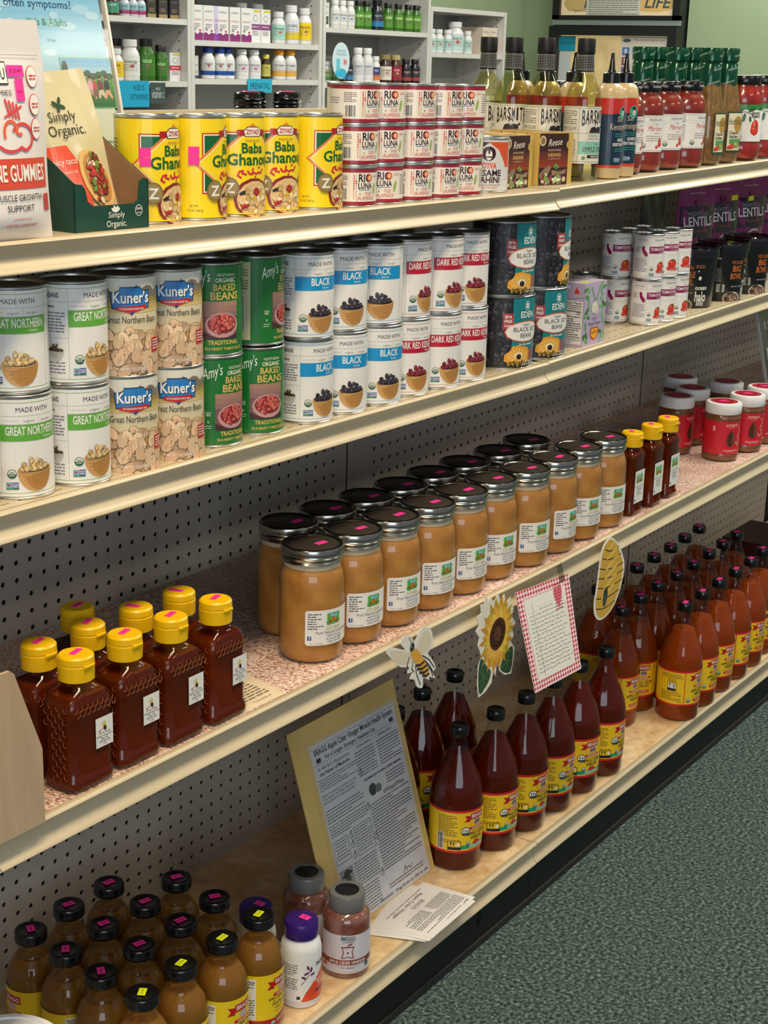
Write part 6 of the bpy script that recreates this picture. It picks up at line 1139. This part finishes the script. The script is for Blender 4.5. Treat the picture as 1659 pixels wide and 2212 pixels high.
cl = (X0+.15, cxp-.45); cr_ = (cxp-.25, X1-.15)
p.text('In 400 B.C. Hippocrates', cl[0]+.2, 10.2, .22, D_, w=3.3, al='l'); p.text('the Father of Medicine', cl[0]+.3, 9.85, .22, D_, w=3.1, al='l', bold=1); p.greek(cl[0], cl[1], 9.6, 5, .16, (84, 84, 90), h=.055, seed=1)
p.text('LEARN THE HEALING SECRETS OF THIS', cl[0], 8.55, .13, D_, w=3.6, al='l'); p.text('TIME-TESTED, NATURAL SUBSTANCE', cl[0], 8.32, .13, D_, w=3.4, al='l'); p.text('PRODUCED BY POWERFUL ENZYMES', cl[0], 8.09, .13, D_, w=3.3, al='l')
p.greek(cl[0], cl[1], 7.6, 5, .19, (84, 84, 90), h=.06, seed=2); p.greek(cl[0], cl[1], 6.6, 5, .17, (90, 90, 96), h=.055, seed=3)
def frame(a, b, c, d): p.stroke([(a, b), (c, b), (c, d), (a, d), (a, b)], .03, D_)
frame(cl[0], 4.15, cl[0]+1.5, 5.6); p.greek(cl[0]+.15, cl[0]+1.35, 5.4, 6, .2, (80, 80, 84), h=.055, seed=4); frame(cl[0]+2.2, 3.9, cl[1]+.1, 5.75); p.greek(cl[0]+2.3, cl[1], 5.55, 9, .18, (90, 90, 96), h=.055, seed=5)
for u, v in ((cl[0]+1.85, 5.4), (cl[0]+1.85, 4.8), (cl[0]+1.85, 4.1), (cl[1]+.15, 6.4), (cl[1]+.15, 8.7), (cl[1]+.3, 4.4), (cl[1]+.1, 2.0)):
    p.ell(u, v, .19, .2, (120, 120, 124)); p.up().ell(u-.03, v, .13, .15, (190, 190, 194)); p.ell(u+.08, v+.25, .1, .04, D_, 40); p.z -= 1
p.rect(cl[0], 2.1, cl[0]+1.35, 3.7, (150, 150, 154)); p.up(); p.ell(cl[0]+.7, 3.0, .28, .35, (80, 78, 80)); p.ell(cl[0]+.7, 3.32, .55, .12, (50, 48, 50), 8); p.ell(cl[0]+.7, 3.42, .3, .2, (60, 58, 60)); p.poly([(cl[0]+.15, 2.1), (cl[0]+.35, 2.7), (cl[0]+1.1, 2.7), (cl[0]+1.3, 2.1)], (56, 54, 58)); p.z -= 1
p.greek(cl[0]+1.5, cl[1], 3.6, 9, .18, (90, 90, 96), h=.06, seed=6); p.greek(cl[0], cl[1]-.4, 1.85, 9, .19, (90, 90, 96), h=.06, seed=7)
p.text('INTERNAL BENEFITS', cr_[0]+.1, 10.3, .12, D_, w=1.6, al='l'); p.greek(cr_[0]-.2, cr_[0]+1.9, 10.0, 9, .19, (84, 84, 90), h=.06, seed=8); p.text('EXTERNAL BENEFITS', cr_[0]+2.5, 10.3, .12, D_, w=1.5, al='l'); p.greek(cr_[0]+2.2, cr_[1], 10.0, 9, .19, (84, 84, 90), h=.06, seed=9)
p.text('THE MIRACLES OF APPLE CIDER VINEGAR', cr_[0]+.1, 8.05, .14, D_, w=4.2, al='l', bold=1); p.ell(cr_[0]+.8, 7.3, .4, .4, (60, 60, 64)); p.ell(cr_[0]+1.4, 7.2, .35, .28, (110, 110, 114))
for k in range(12): p.ell(cr_[0]+1.9+k*.2, 6.75+.05*sin(k), .09, .12, (90, 90, 94)); p.up().ell(cr_[0]+1.9+k*.2, 6.75+.05*sin(k), .05, .07, (200, 200, 204)); p.z -= 1
p.greek(cr_[0]+2.4, cr_[1]-.2, 7.75, 4, .2, (90, 90, 96), h=.06, seed=10); p.greek(cr_[0]+.15, cr_[1]-.1, 6.4, 24, .19, (86, 86, 92), h=.06, seed=11, rag=.5)
for k in range(11): p.text('›', cr_[0], 6.35-k*.42, .13, D_, bold=1)
p.stroke([(cr_[0]+2.0, 1.1), (cr_[0]+2.3, 1.5), (cr_[0]+2.35, 1.15), (cr_[0]+2.6, 1.35), (cr_[0]+2.8, 1.15), (cr_[0]+3.1, 1.35)], .04, D_); p.greek(cr_[0]+.3, cr_[1]-.4, .95, 2, .2, (80, 80, 84), h=.06, seed=12); p.text('Remember - Bragg Books are Gifts for Life', cxp+1.6, .3, .2, D_, w=5.4, shear=.25)
p.make(t, INKG, 'article')
# leaflets lying on the base shelf
zp = deck('B', 20)
t = tag(empty('recipe_leaflets'), 'loose stack of white vinegar leaflets lying on the base shelf edge', 'papers'); t.location = (0, 0, zp*U); WP = mat('white_paper', (228, 224, 222), .75)
for k, (dx, dy, rz) in enumerate([(-.9, .5, 9), (-.5, .35, 5), (-.3, -.1, -3), (0, 0, 0)]):
    pts = [(23.2, -12.9), (23.5, -16.75), (17.75, -17.2), (16.9, -13.4)]; c, s = cos(radians(rz)), sin(radians(rz))
    P = [((x-20)*c-(y+15)*s+20+dx, (x-20)*s+(y+15)*c-15+dy) for x, y in pts]; V, F = prism(P[::-1], .015+k*.02, .03+k*.02); V = [(x, y, z+.03*(-12.9-y)) for x, y, z in V]
    add('leaflet', V, F, WP, t, smooth=False)
A_, B_, C_, D2 = (17.75, -17.2), (23.5, -16.75), (23.2, -12.9), (16.9, -13.4)
def lay(u, v, e): # u 0..5.7 , v 0..3.8 : printed upside down for the shopper
    s, q = 1-u/5.7, v/3.8; q = q; x = (A_[0]*(1-s)+B_[0]*s)*q+(D2[0]*(1-s)+C_[0]*s)*(1-q); y = (A_[1]*(1-s)+B_[1]*s)*q+(D2[1]*(1-s)+C_[1]*s)*(1-q); return (x, y, .095+e+.03*(-12.9-y))
p = Print(fmap=lambda u, v, e: lay(u, v, e)); p.V = []
p.text('BRAGG', .75, 3.45, .13, D_, w=.6, bold=1); p.text('Serving Health Since 1912', 2.3, 3.45, .12, D_, w=1.9); p.greek(.4, 5.3, 3.2, 6, .14, (90, 90, 96), h=.06, seed=1); p.greek(.5, 2.6, 2.3, 6, .14, (100, 100, 106), h=.06, seed=2); p.greek(3.0, 5.2, 2.3, 6, .14, (100, 100, 106), h=.06, seed=3)
p.text('BRAGG', 2.5, .95, .3, (150, 150, 150), w=1.3, bold=1); p.text('Apple Cider Vinegar', 2.9, .5, .26, D_, w=3.4); p.greek(.8, 4.8, .25, 1, .14, (110, 110, 110), h=.06)
p.make(t, INKM, 'leaflet_print')
t = tag(empty('dark_carton'), 'dark maroon carton at the right edge, behind the vinegar bottles', 'carton'); t.location = (95.0*U, -8.0*U, deck('B', 90)*U); add('carton', *rbox(4, 3, [(0, 0, 0), (4, 3, 0), (4, 3, 6.2), (3.95, 2.95, 6.3), (0, 0, 6.3)], 2, .15), mat('maroon_card', (56, 14, 18), .4), t, smooth=False); p = Print(back=3.01); p.rect(-3.6, .6, 3.6, 5.6, (74, 20, 24)); p.up(); p.greek(-3, 3, 4.6, 3, .5, (150, 110, 70)); p.make(t)

# ================================================================ BEYOND THE RUN: bottles on its far side
def make_far():
    t = empty('dark_bottle'); add('bottle', *lathe([(0, .1), (1.5, .0), (1.55, .3), (1.55, 2.6), (1.3, 3.3), (.9, 3.75), (.88, 3.9)], 32), mat('dark_glass', (30, 18, 14), .1), t)
    add('cap', *lathe([(.86, 3.75), (.95, 3.8), (.97, 4.0), (.88, 4.05), (.88, 4.15), (.97, 4.25), (.88, 4.35), (.9, 4.42), (.95, 4.5), (.88, 4.6), (.9, 4.66), (.93, 4.75), (.88, 4.85), (.9, 5.1), (.8, 5.2), (0, 5.2)], 36), BLACKP, t); sticker((0, 0, 5.205), t, HOT, 1.0, .6, 0); return t
FARB = Kind(make_far)
for i, (x, y) in enumerate([(26.6, 5.0), (29.6, 7.0), (31.0, 5.2), (33.5, 7.0)]): FARB.put(x, y, ZB+18.4, 10*i, 'black ribbed bottle cap beyond the shelving top, '+('left pair, nearer', 'left pair, further', 'right pair, nearer', 'right pair, further')[i], 'bottle', 'ribbed-cap bottles beyond the shelving')

# ---------------------------------------------------------------- wall bookcases
LAM = mat('white_melamine', (214, 212, 206), .4, tint2=(208, 206, 200), tscale=4); LAMB = mat('bookcase_back', (176, 176, 172), .6)
def bookcase(x0, x1, top, zs, label, peg=True):
    t = tag(empty('bookcase', ((x0+x1)/2, 107, 0)), label, 'bookcase', 'white wall bookcases'); m = (x0+x1)/2
    for a, b in ((x0, x0+.75), (x1-.75, x1)): add('side_panel', *box(a-m, -11, 0, b-m, 0, top), LAM, t, smooth=False)
    add('back_board', *box(x0+.75-m, -.3, 0, x1-.75-m, 0, top), LAMB, t, smooth=False)
    for z in zs+[top]: add('shelf_board', *box(x0+.75-m, -10.9, z-.8, x1-.75-m, -.3, z), LAM, t, smooth=False)
    V, F = [], []
    for k in range(int(top/1.26)):
        for y in (-9.3, -2.2):
            for xs, q in ((x1-.752-m, -1), (x0+.752-m, 1)): v, f = box(xs-.01, y-.1, k*1.26+1, xs+.01, y+.1, k*1.26+1.2); n = len(V); V += v; F += [tuple(i+n for i in g) for g in f]
    o = add('peg_hole', V, F, VOID, t, smooth=False); o['kind'] = 'stuff'; return t
bookcase(92.0, 124.0, 84, [4, 20, 34, 46.0, 53.4, 62.1, 72.5], 'tall white bookcase of supplements, left of the prenatal section')
bookcase(124.05, 156.05, 84, [4, 18, 31, 44.0, 53.8, 59.3, 68.5], 'tall white bookcase of supplements, with a blue prenatal shelf tag')
bookcase(156.3, 188.3, 84, [4, 18, 31, 44, 53.4, 62.2, 72], 'tall white bookcase of supplements, third from the left, with a round shelf sign')
bookcase(188.4, 215.3, 66.8, [4, 18, 31, 44, 51.2, 58.9], 'low white bookcase against the green wall, at the right end of the row')
def supp(h, r, cap, body, lab, dark=(70, 90, 120), words='', style=0):
    def f():
        t = empty('supplement_jar'); ch = h*.17; z1 = h-ch; bm = mat('body_%d_%d_%d' % body, body, .3, coat=.3)
        add('bottle', *lathe([(0, .05), (r*.9, 0), (r, .12), (r, z1*.72), (r*.93, z1*.82), (r*.66, z1*.95), (r*.64, z1)], 20), bm, t)
        add('cap', *lathe([(r*.68, z1-.05), (r*.74, z1), (r*.74, h-.08), (r*.68, h), (0, h)], 20), mat('cap_%d_%d_%d' % cap, cap, .35), t)
        p = Print(r+.02); c = pi*r; a, b = h*.12, z1*.72; p.rect(-c*.75, a, c*.75, b, lab); p.up()
        if style == 1: p.rect(-c*.75, a, c*.75, a+(b-a)*.38, dark)
        if style == 2: p.rect(-c*.75, a, c*.75, a+(b-a)*.3, dark); p.ell(0, a+(b-a)*.6, r*.2, r*.25, (180, 60, 50))
        if style == 3: p.ell(.1, a+(b-a)*.5, r*.25, r*.22, dark)
        p.up(); p.text(words, 0, a+(b-a)*.66, h*.07, tuple(max(0, v-110) if sum(lab) > 380 else min(255, v+150) for v in lab), w=min(r*1.5, len(words)*h*.06), bold=1); p.greek(-r*.8, r*.8, a+(b-a)*.52, 3, h*.06, tuple((v+128)//2 for v in lab)); p.make(t); return t
    return f
def bx(w, d, h, col, band, words, style=0):
    def f():
        t = empty('supplement_box'); add('carton', *box(-w/2, 0, 0, w/2, d, h), mat('box_%d_%d_%d' % col, col, .45), t, smooth=False); p = Print(back=.01); p.rect(-w/2, 0, w/2, h, col); p.z = 1
        if style == 0: p.poly([(-w/2, 0), (w/2, 0), (w/2, h*.2), (w*.25, h*.24), (0, h*.17), (-w*.25, h*.24), (-w/2, h*.2)], band)
        elif style == 1: p.rect(-w/2, h*.38, w/2, h*.55, band); p.ell(0, h*.72, w*.22, h*.1, (90, 90, 90)); p.up().ell(0, h*.72, w*.19, h*.085, col); p.z -= 1; p.rect(-w*.2, h*.9, w*.5, h*.97, (206, 196, 50))
        elif style == 2: p.rect(-w/2, 0, w/2, h*.14, band)
        elif style == 3: p.rect(-w*.4, h*.12, w*.4, h*.45, band)
        p.up(); dk = (110, 80, 110) if sum(col) > 380 else (150, 130, 90); p.text(words, 0, h*(.8 if style != 1 else .44), h*.06, dk if style != 1 else W_, w=w*.75); p.text('SUPPLEMENT' if style != 1 else '', 0, h*.56, h*.05, (190, 70, 90) if sum(col) > 380 else dk, w=w*.8) if style != 1 else None; p.greek(-w*.3, w*.3, h*.32 if style else h*.45, 3, h*.05, dk); 
        if style == 0: p.ell(-w*.22, h*.32, w*.13, h*.05, (150, 150, 150)); p.ell(w*.25, h*.28, w*.09, h*.035, (180, 40, 60))
        p.make(t); return t
    return f
WH = (222, 222, 220); DKC = (24, 24, 26)
KD = {}
def place_bg(key, mk, items, z, shelfname, desc, cat):
    k = KD.get(key) or Kind(mk); KD[key] = k; n = [0]
    for i, (x, y, r) in enumerate(items):
        k.put(x, y, z, r, '%s, %s%s' % (desc, shelfname, '' if len(items) == 1 else ', %s from left' % ORD[i]), cat, desc+' '+shelfname if len(items) > 1 else None)
F1 = 97.4
# unit 1, upper shelf
place_bg('mag', supp(2.8, .75, DKC, (200, 206, 210), (150, 190, 200), (160, 40, 100), 'DROPS', 1), [(111.6, F1, -40), (113.3, F1, -40), (114.9, F1, -40)], 62.1, 'left bookcase upper shelf', 'small pale blue and magenta bottle', 'bottle')
place_bg('dropg', supp(3.0, .95, DKC, (60, 30, 40), (60, 150, 110), (30, 90, 60), 'LIQUID', 0), [(109.2, F1, -40)], 62.1, 'left bookcase upper shelf beside the magenta ones', 'squat green-labelled bottle', 'bottle')
place_bg('dkb', bx(1.8, 1.8, 3.9, (54, 50, 52), (150, 130, 80), 'HERBAL', 2), [(117.2, F1, 0), (119.6, F1, 0), (122.0, F1, 0)], 62.1, 'left bookcase upper shelf', 'dark carton with a gold foot', 'box')
# unit 1, lower shelf
place_bg('ywb', supp(4.3, 1.1, WH, WH, (236, 196, 30), (60, 60, 50), 'POWER', 0), [(109.6, F1, -40)], 53.4, 'left bookcase lower shelf', 'white bottle with yellow label', 'bottle')
place_bg('enr', supp(5.6, 1.35, WH, WH, (228, 232, 226), (190, 50, 50), 'Energy', 3), [(112.6, F1, -40)], 53.4, 'left bookcase lower shelf', 'tall white bottle with red lettering', 'bottle')
place_bg('grn', supp(5.8, 1.25, DKC, (50, 104, 30), (60, 120, 34), (150, 90, 60), 'GOLD', 3), [(115.9, F1, -40)], 53.4, 'left bookcase lower shelf, beside the white bottle', 'tall green bottle with black cap', 'bottle')
place_bg('grs', supp(5.0, 1.05, DKC, (50, 104, 30), (60, 120, 34), (150, 90, 60), 'GOLD', 3), [(118.9, F1, -40)], 53.4, 'left bookcase lower shelf', 'shorter green bottle with black cap', 'bottle')
place_bg('blk', supp(5.7, 1.15, DKC, (200, 200, 196), (190, 190, 186), (90, 90, 90), 'FORMULA', 0), [(110.6, 100.6, -40), (113.2, 100.8, -40)], 53.4, 'rear of left bookcase lower shelf', 'pale bottle with black cap', 'bottle')
place_bg('gol', bx(2.3, 1.6, 4.0, WH, (196, 40, 60), 'IMMUNE', 1), [(122.0, F1, 0)], 53.4, 'left bookcase lower shelf, at its right end', 'white carton with a red band', 'box')
place_bg('flat', bx(3.4, 4, 3.3, (216, 218, 222), (60, 70, 130), 'CARE', 3), [(112.5, F1, 0), (116.1, F1, 0)], 46.0, 'left bookcase third shelf', 'white carton with a blue patch', 'box')
place_bg('dish', supp(3.3, 1.8, (110, 100, 100), (90, 84, 86), (120, 110, 110), (90, 80, 80), 'CREAM', 0), [(119.0, 98.5, -40), (122.0, 98.0, -40)][:1], 46.0, 'left bookcase third shelf', 'low round grey tub', 'tub')
# unit 2
place_bg('prn', bx(2.45, 2.0, 5.0, (228, 226, 222), (130, 40, 110), 'NORDIC', 0), [(126.4, 96.9, 0), (129.0, 96.9, 0), (132.4, 97.0, 0), (135.1, 96.9, 0), (137.8, 96.9, 0)], 59.3, 'prenatal bookcase upper shelf', 'tall white and purple carton', 'box')
place_bg('prn2', bx(.9, 2.0, 5.0, (206, 196, 226), (130, 60, 170), '', 0), [(130.75, 96.9, 0)], 59.3, 'prenatal bookcase upper shelf', 'thin lilac carton seen side-on', 'box')
place_bg('gol2', bx(2.35, 1.8, 5.0, WH, (130, 50, 120), 'PRENATAL', 1), [(140.6, F1, 0), (143.1, F1, 0)], 59.3, 'prenatal bookcase upper shelf', 'white carton with a purple band', 'box')
place_bg('dfh', supp(4.8, 1.1, WH, WH, (170, 214, 196), (200, 60, 60), 'Prenatal', 3), [(146.3, F1, -40)], 59.3, 'prenatal bookcase upper shelf', 'white bottle with mint label', 'bottle')
place_bg('ult', supp(5.9, 1.25, WH, WH, (218, 222, 226), (226, 196, 40), 'ULTRA PRENATAL', 1), [(149.6, F1, -40)], 59.3, 'prenatal bookcase upper shelf', 'large white bottle with grey and yellow label', 'bottle')
place_bg('yel', supp(5.6, 1.2, WH, WH, (238, 206, 20), (190, 60, 50), 'PRENATAL', 3), [(153.0, F1, -40)], 59.3, 'prenatal bookcase upper shelf', 'white bottle with bright yellow label', 'bottle')
place_bg('wbb', supp(5.9, 1.25, WH, WH, (226, 226, 224), (150, 150, 150), '', 0), [(141.2, 100.8, -40), (145.2, 100.8, -40)], 59.3, 'behind cartons, prenatal bookcase upper shelf', 'plain white bottle', 'bottle')
place_bg('mar', bx(4.5, .5, 6.2, (92, 36, 34), (150, 60, 50), 'TEA', 3), [(128.3, 100.5, 0)], 59.3, 'behind the white and purple cartons', 'dark red carton', 'box')
place_bg('sml', bx(.9, .9, 3.3, (206, 206, 200), (60, 70, 110), '', 2), [(125.6, F1, 0), (126.7, F1, 0)], 53.8, 'prenatal bookcase lower shelf, far left', 'slim white carton', 'box')
place_bg('blu', supp(4.55, 1.05, (20, 60, 150), WH, (230, 230, 228), (26, 70, 150), 'HERBS', 2), [(129.3, F1, -40), (132.0, F1, -40), (134.3, F1+.3, -40)], 53.8, 'prenatal bookcase lower shelf', 'white bottle with blue cap and blue band', 'bottle')
place_bg('pro', supp(4.45, 1.1, WH, WH, (226, 226, 226), (230, 60, 150), 'CREATIONS', 3), [(137.2, F1, -40), (140.2, F1, -40)], 53.8, 'prenatal bookcase lower shelf', 'white bottle with a pink sticker', 'bottle')
place_bg('amb', supp(3.8, .72, (216, 200, 90), (50, 34, 14), (200, 190, 90), (230, 230, 230), 'OIL', 0), [(143.2, F1, -40)], 53.8, 'prenatal bookcase lower shelf', 'small amber bottle with yellow cap', 'bottle')
place_bg('org', supp(4.6, 1.1, (226, 150, 30), WH, (222, 222, 220), (226, 170, 60), 'VITAMIN', 1), [(146.4, F1, -40), (149.3, F1, -40)], 53.8, 'prenatal bookcase lower shelf', 'white bottle with orange cap', 'bottle')
# unit 3
place_bg('pr2', supp(4.4, .85, WH, WH, (224, 224, 222), (60, 140, 190), 'CREATION', 3), [(161.3, F1, -40), (163.4, F1, -40), (165.6, F1, -40)], 62.2, 'third bookcase upper shelf', 'slim white bottle', 'bottle')
place_bg('dgb', bx(1.6, 1.2, 3.9, (216, 222, 214), (40, 90, 60), 'HERB', 3), [(158.9, F1, 0)], 62.2, 'third bookcase upper shelf, far left', 'white carton with a green patch', 'box')
place_bg('gr3', supp(4.6, .9, DKC, (60, 110, 30), (86, 150, 40), (120, 50, 30), 'SECRET', 3), [(168.1, F1, -40), (170.4, F1, -40), (176.8, F1, -40), (180.0, F1, -40), (183.1, F1, -40), (185.7, F1, -40)], 62.2, 'third bookcase upper shelf', 'green bottle with black cap', 'bottle')
place_bg('dk3', supp(4.9, 1.15, DKC, (22, 26, 34), (26, 32, 44), (40, 130, 190), 'TESTO', 1), [(173.5, F1, -40)], 62.2, 'third bookcase upper shelf', 'dark bottle with blue lettering', 'bottle')
place_bg('bl4', supp(4.4, .85, DKC, (20, 22, 30), (24, 30, 44), (60, 130, 180), 'FORMEN', 1), [(163.2, F1, -40), (165.4, F1, -40)], 53.4, 'third bookcase lower shelf', 'small black bottle', 'bottle')
place_bg('wh4', supp(5.8, 1.05, WH, WH, (222, 222, 226), (150, 160, 170), 'LONGEVITY', 0), [(168.1, F1, -40), (170.9, F1, -40)], 53.4, 'third bookcase lower shelf', 'tall all-white bottle', 'bottle')
place_bg('w5', supp(4.5, .85, WH, WH, (60, 60, 110), (220, 120, 60), 'PRO', 1), [(173.4, F1, -40)], 53.4, 'third bookcase lower shelf', 'white bottle with navy label', 'bottle')
place_bg('br4', supp(4.8, 1.15, (150, 130, 90), (60, 34, 30), (222, 216, 200), (190, 120, 50), 'prostate', 3), [(176.4, F1, -40)], 53.4, 'third bookcase lower shelf', 'brown jar with cream label', 'jar')
place_bg('rd4', supp(4.8, 1.1, (190, 170, 110), (70, 30, 24), (150, 30, 50), (220, 190, 90), 'KING', 3), [(179.6, F1, -40)], 53.4, 'third bookcase lower shelf', 'brown jar with dark red label', 'jar')
place_bg('bk5', supp(4.2, .95, DKC, (26, 24, 26), (34, 30, 32), (170, 60, 60), 'FORCE', 2), [(182.9, F1, -40), (185.8, F1, -40)], 53.4, 'third bookcase lower shelf', 'black bottle with red foot', 'bottle')
place_bg('wg5', supp(3.4, .85, WH, WH, (180, 210, 150), (90, 150, 60), 'MILK', 1), [(159.3, F1, -40), (161.4, F1, -40)], 53.4, 'third bookcase lower shelf, behind the round sign', 'white and green bottle', 'bottle')
# unit 4
place_bg('ds6', supp(4.1, .95, WH, WH, (186, 216, 206), (200, 60, 50), 'HEALTH', 3), [(190.9, F1, -40), (193.4, F1, -40), (196.4, F1, -40), (203.4, F1, -40)], 58.9, 'low bookcase middle shelf', 'small white bottle with mint label', 'bottle')
place_bg('dl6', supp(5.6, 1.7, WH, WH, (196, 220, 212), (200, 60, 50), 'HEALTH', 3), [(199.7, F1+.5, -40)], 58.9, 'low bookcase middle shelf', 'large white bottle with mint label', 'bottle')
place_bg('db6', supp(5.2, 1.2, WH, WH, (214, 216, 212), (200, 60, 50), '', 0), [(192.6, 101.2, -40)], 58.9, 'at the back of the low bookcase middle shelf', 'white bottle', 'bottle')
place_bg('ox6', bx(2.7, 6, 5.0, (226, 208, 190), (222, 90, 50), 'WELL', 3), [(210.2, F1, 0), (213.0, F1, 0)], 58.9, 'low bookcase middle shelf, right end', 'cream carton with an orange patch', 'box')
place_bg('or7', bx(3.2, 2, 1.1, (222, 214, 196), (120, 150, 170), 'PACK', 3), [(191.2, F1, 0), (194.8, F1, 0), (198.4, F1, 0), (202.0, F1, 0), (205.6, F1, 0)], 51.2, 'low bookcase bottom shelf', 'flat cream packet box', 'box')
place_bg('or8', bx(2.0, 1.4, .9, (222, 206, 190), (224, 120, 60), '', 3), [(191.6, 97.8, 0), (196.2, 97.8, 0), (200.8, 97.8, 0)], 52.3, 'atop flat packets, low bookcase', 'little orange and cream carton', 'box')
# shelf tags and signs
def tagcard(x, z, w, h, col, words, lab, tc, sub=None, tilt=0):
    t = tag(empty('shelf_tag', (x, 95.9, z)), lab, 'sign'); add('card', *box(-w/2, -.03, -h, w/2, 0, 0), mat('tag_%d_%d_%d' % col, col, .6), t, smooth=False); p = Print(back=.035); p.text(words, w*.22*(tilt > 0), -h*.72, h*(.42 if not tilt else .22), tc, w=w*(.82 if not tilt else .5))
    if sub: p.text(sub, w*.22*(tilt > 0), -h*.36, h*.2, tc, w=w*.3)
    p.make(t, INKM, 'print'); return t
tagcard(139.9, 53.9, 6.0, 2.1, (40, 170, 200), 'PRENATAL', 'blue shelf tag reading PRENATAL', (20, 60, 70)); tagcard(111.0, 53.4, 7.6, 3.6, (20, 160, 200), 'VITAMINS', 'bright blue shelf tag ending in MINS, half hidden by the poster', (20, 60, 80), "KID'S", .5); tagcard(116.6, 53.2, 3.2, 3.0, (60, 76, 72), 'vitamin c', 'small dark shelf tag in a clear holder under the green bottles', (190, 200, 200), 'now in')
t = tag(empty('round_shelf_sign', (160.3, 95.2, 57.0)), 'round white and blue sign clipped to the third bookcase', 'sign'); V, F = prism([(2.4*cos(2*pi*k/28), 2.9*sin(2*pi*k/28)) for k in range(28)], 0, .05, 'y'); add('disc', V, F, mat('sign_white', (206, 226, 232), .4), t, smooth=False); p = Print(back=.01); p.ell(0, -2.0, 1.6, .75, (60, 176, 206)); p.rect(-1.3, -1.7, -.3, .3, (110, 190, 214)); p.text('FAMILY', 0, 1.3, .45, (90, 150, 170), w=2.6); p.text('WELLNESS', 0, .8, .4, (90, 150, 170), w=2.8); p.ell(.9, -.2, .18, .5, (214, 90, 90)); p.ell(1.4, -.25, .18, .45, (214, 90, 90)); p.make(t, INKM, 'print')
t = tag(empty('poster_tube', (167.5, 95.2, 52.1)), 'rolled white poster tube lying along the front of the third bookcase', 'tube'); V, F = lathe([(0, -9.5), (.75, -9.5), (.75, 9.5), (0, 9.5)], 24); add('tube', [(v[2], v[1], v[0]) for v in V], F, mat('tube_white', (214, 212, 206), .5), t, ang=30)
t = tag(empty('black_leaflet', (181.5, 94.9, 52.0)), 'black and red leaflet lying beside the poster tube', 'leaflet'); add('card', *box(-4.3, 0, -.4, 4.3, .06, 1.0), BLACKM, t, smooth=False); p = Print(back=.01); p.text('GOLDEN BULLET', 0, .45, .3, (206, 60, 60), w=6); p.text('NEW BENEFITS', 0, -.1, .25, W_, w=5); p.make(t, INKM, 'print')

# ---------------------------------------------------------------- display cooler
t = tag(empty('display_cooler', (240, 85.1, 0)), 'black-framed glass-door cooler with a lit header, against the green wall', 'fridge'); FR = mat('cooler_black', (28, 28, 30), .35)
hw = 14.2; add('cabinet', *box(.6, -hw, 0, 26, hw, 78), FR, t, smooth=False)
add('header_frame', *join(box(-.6, -hw, 66.5, .6, hw, 67.3), box(-.6, -hw, 77, .6, hw, 78), box(-.6, -hw, 66.5, .6, -hw+1.6, 78), box(-.6, hw-1.6, 66.5, .6, hw, 78)), FR, t, smooth=False)
add('header_sign', *box(.2, -hw+1.6, 67.3, .6, hw-1.6, 77), mat('header_panel', (196, 176, 140), .5, emit=((206, 186, 146), .35)), t, smooth=False)
add('trim_strip', *box(-.3, -hw, 65.4, .6, hw, 66.4), mat('cooler_grey', (166, 176, 178), .3, .6), t, smooth=False)
def fy(u, v, e): return (.2-.02-e, -u, v)      # u runs to the right as the shopper sees it
p = Print(fmap=fy); p.ell(8, 69.6, 5.5, 1.6, (222, 184, 110)); p.ell(-8.5, 69.6, 3.5, 1.6, (214, 180, 120)); p.up(); p.text('NATURE LIFE', 2.0, 68.8, 2.0, (70, 84, 96), w=19, bold=1, shear=.25); p.text('The Digestive Care Cooler', -7.5, 68.0, .55, (120, 110, 90), w=7.5); p.z = 12; p.rect(-6.8, 67.0, 5.3, 75, (206, 202, 190)); p.up(); p.greek(-6.3, 4.8, 73.8, 17, .42, (110, 110, 110), h=.16, seed=5); p.make(t, INK, 'header_print')
add('door_frame', *join(box(-1.6, -hw, 8, .6, -hw+1.8, 65.2), box(-1.6, hw-1.8, 8, .6, hw, 65.2), box(-1.6, -hw+1.8, 63.4, .6, hw-1.8, 65.2), box(-1.6, -hw+1.8, 8, .6, hw-1.8, 9.8)), FR, t, smooth=False)
add('door_glass', *box(-.6, -hw+1.8, 9.8, -.5, hw-1.8, 63.4), GLASS, t, smooth=False)
add('cooler_interior', *box(.4, -hw+1.8, 9.8, .58, hw-1.8, 63.4), mat('cooler_glow', (206, 180, 130), .5, emit=((226, 196, 140), .45), tint2=(150, 120, 80), tscale=9), t, smooth=False)
fd = lambda u, v, e: (-.62-e, -u, v); p = Print(fmap=fd); p.rect(-12.2, 60.2, -8.4, 63.2, (30, 150, 180)); p.up(); p.text('PROBIOTICS', -10.2, 61.6, .55, (20, 70, 90), w=3.4); p.make(t, INK, 'blue_sign'); p = Print(fmap=fd); p.rect(-12.0, 52, -9.4, 60.0, (206, 210, 214)); p.make(t, INK, 'pale_sheet'); p = Print(fmap=fd); p.rect(1.9, 50, 12.1, 63.3, (222, 210, 196)); p.up(); p.text('Which probiotic is right for you?', 8.0, 62.5, .32, (90, 80, 80), w=6.5); p.ell(3.2, 62.5, .9, .35, (90, 90, 100)); p.rect(4.4, 59.8, 12, 61.2, (150, 180, 206)); p.greek(4.6, 11.8, 58.6, 12, .7, (150, 140, 140), h=.2, seed=4)
for k, c in enumerate([(80, 120, 190), (150, 80, 70), (130, 90, 150), (206, 90, 70), (110, 140, 80)]): p.rect(2.3, 59.6-k*1.9, 3.9, 61.2-k*1.9, c); p.up(); p.rect(2.8, 60.0-k*1.9, 3.4, 60.9-k*1.9, (214, 214, 220)); p.z -= 1
p.make(t, INK, 'probiotic_chart')
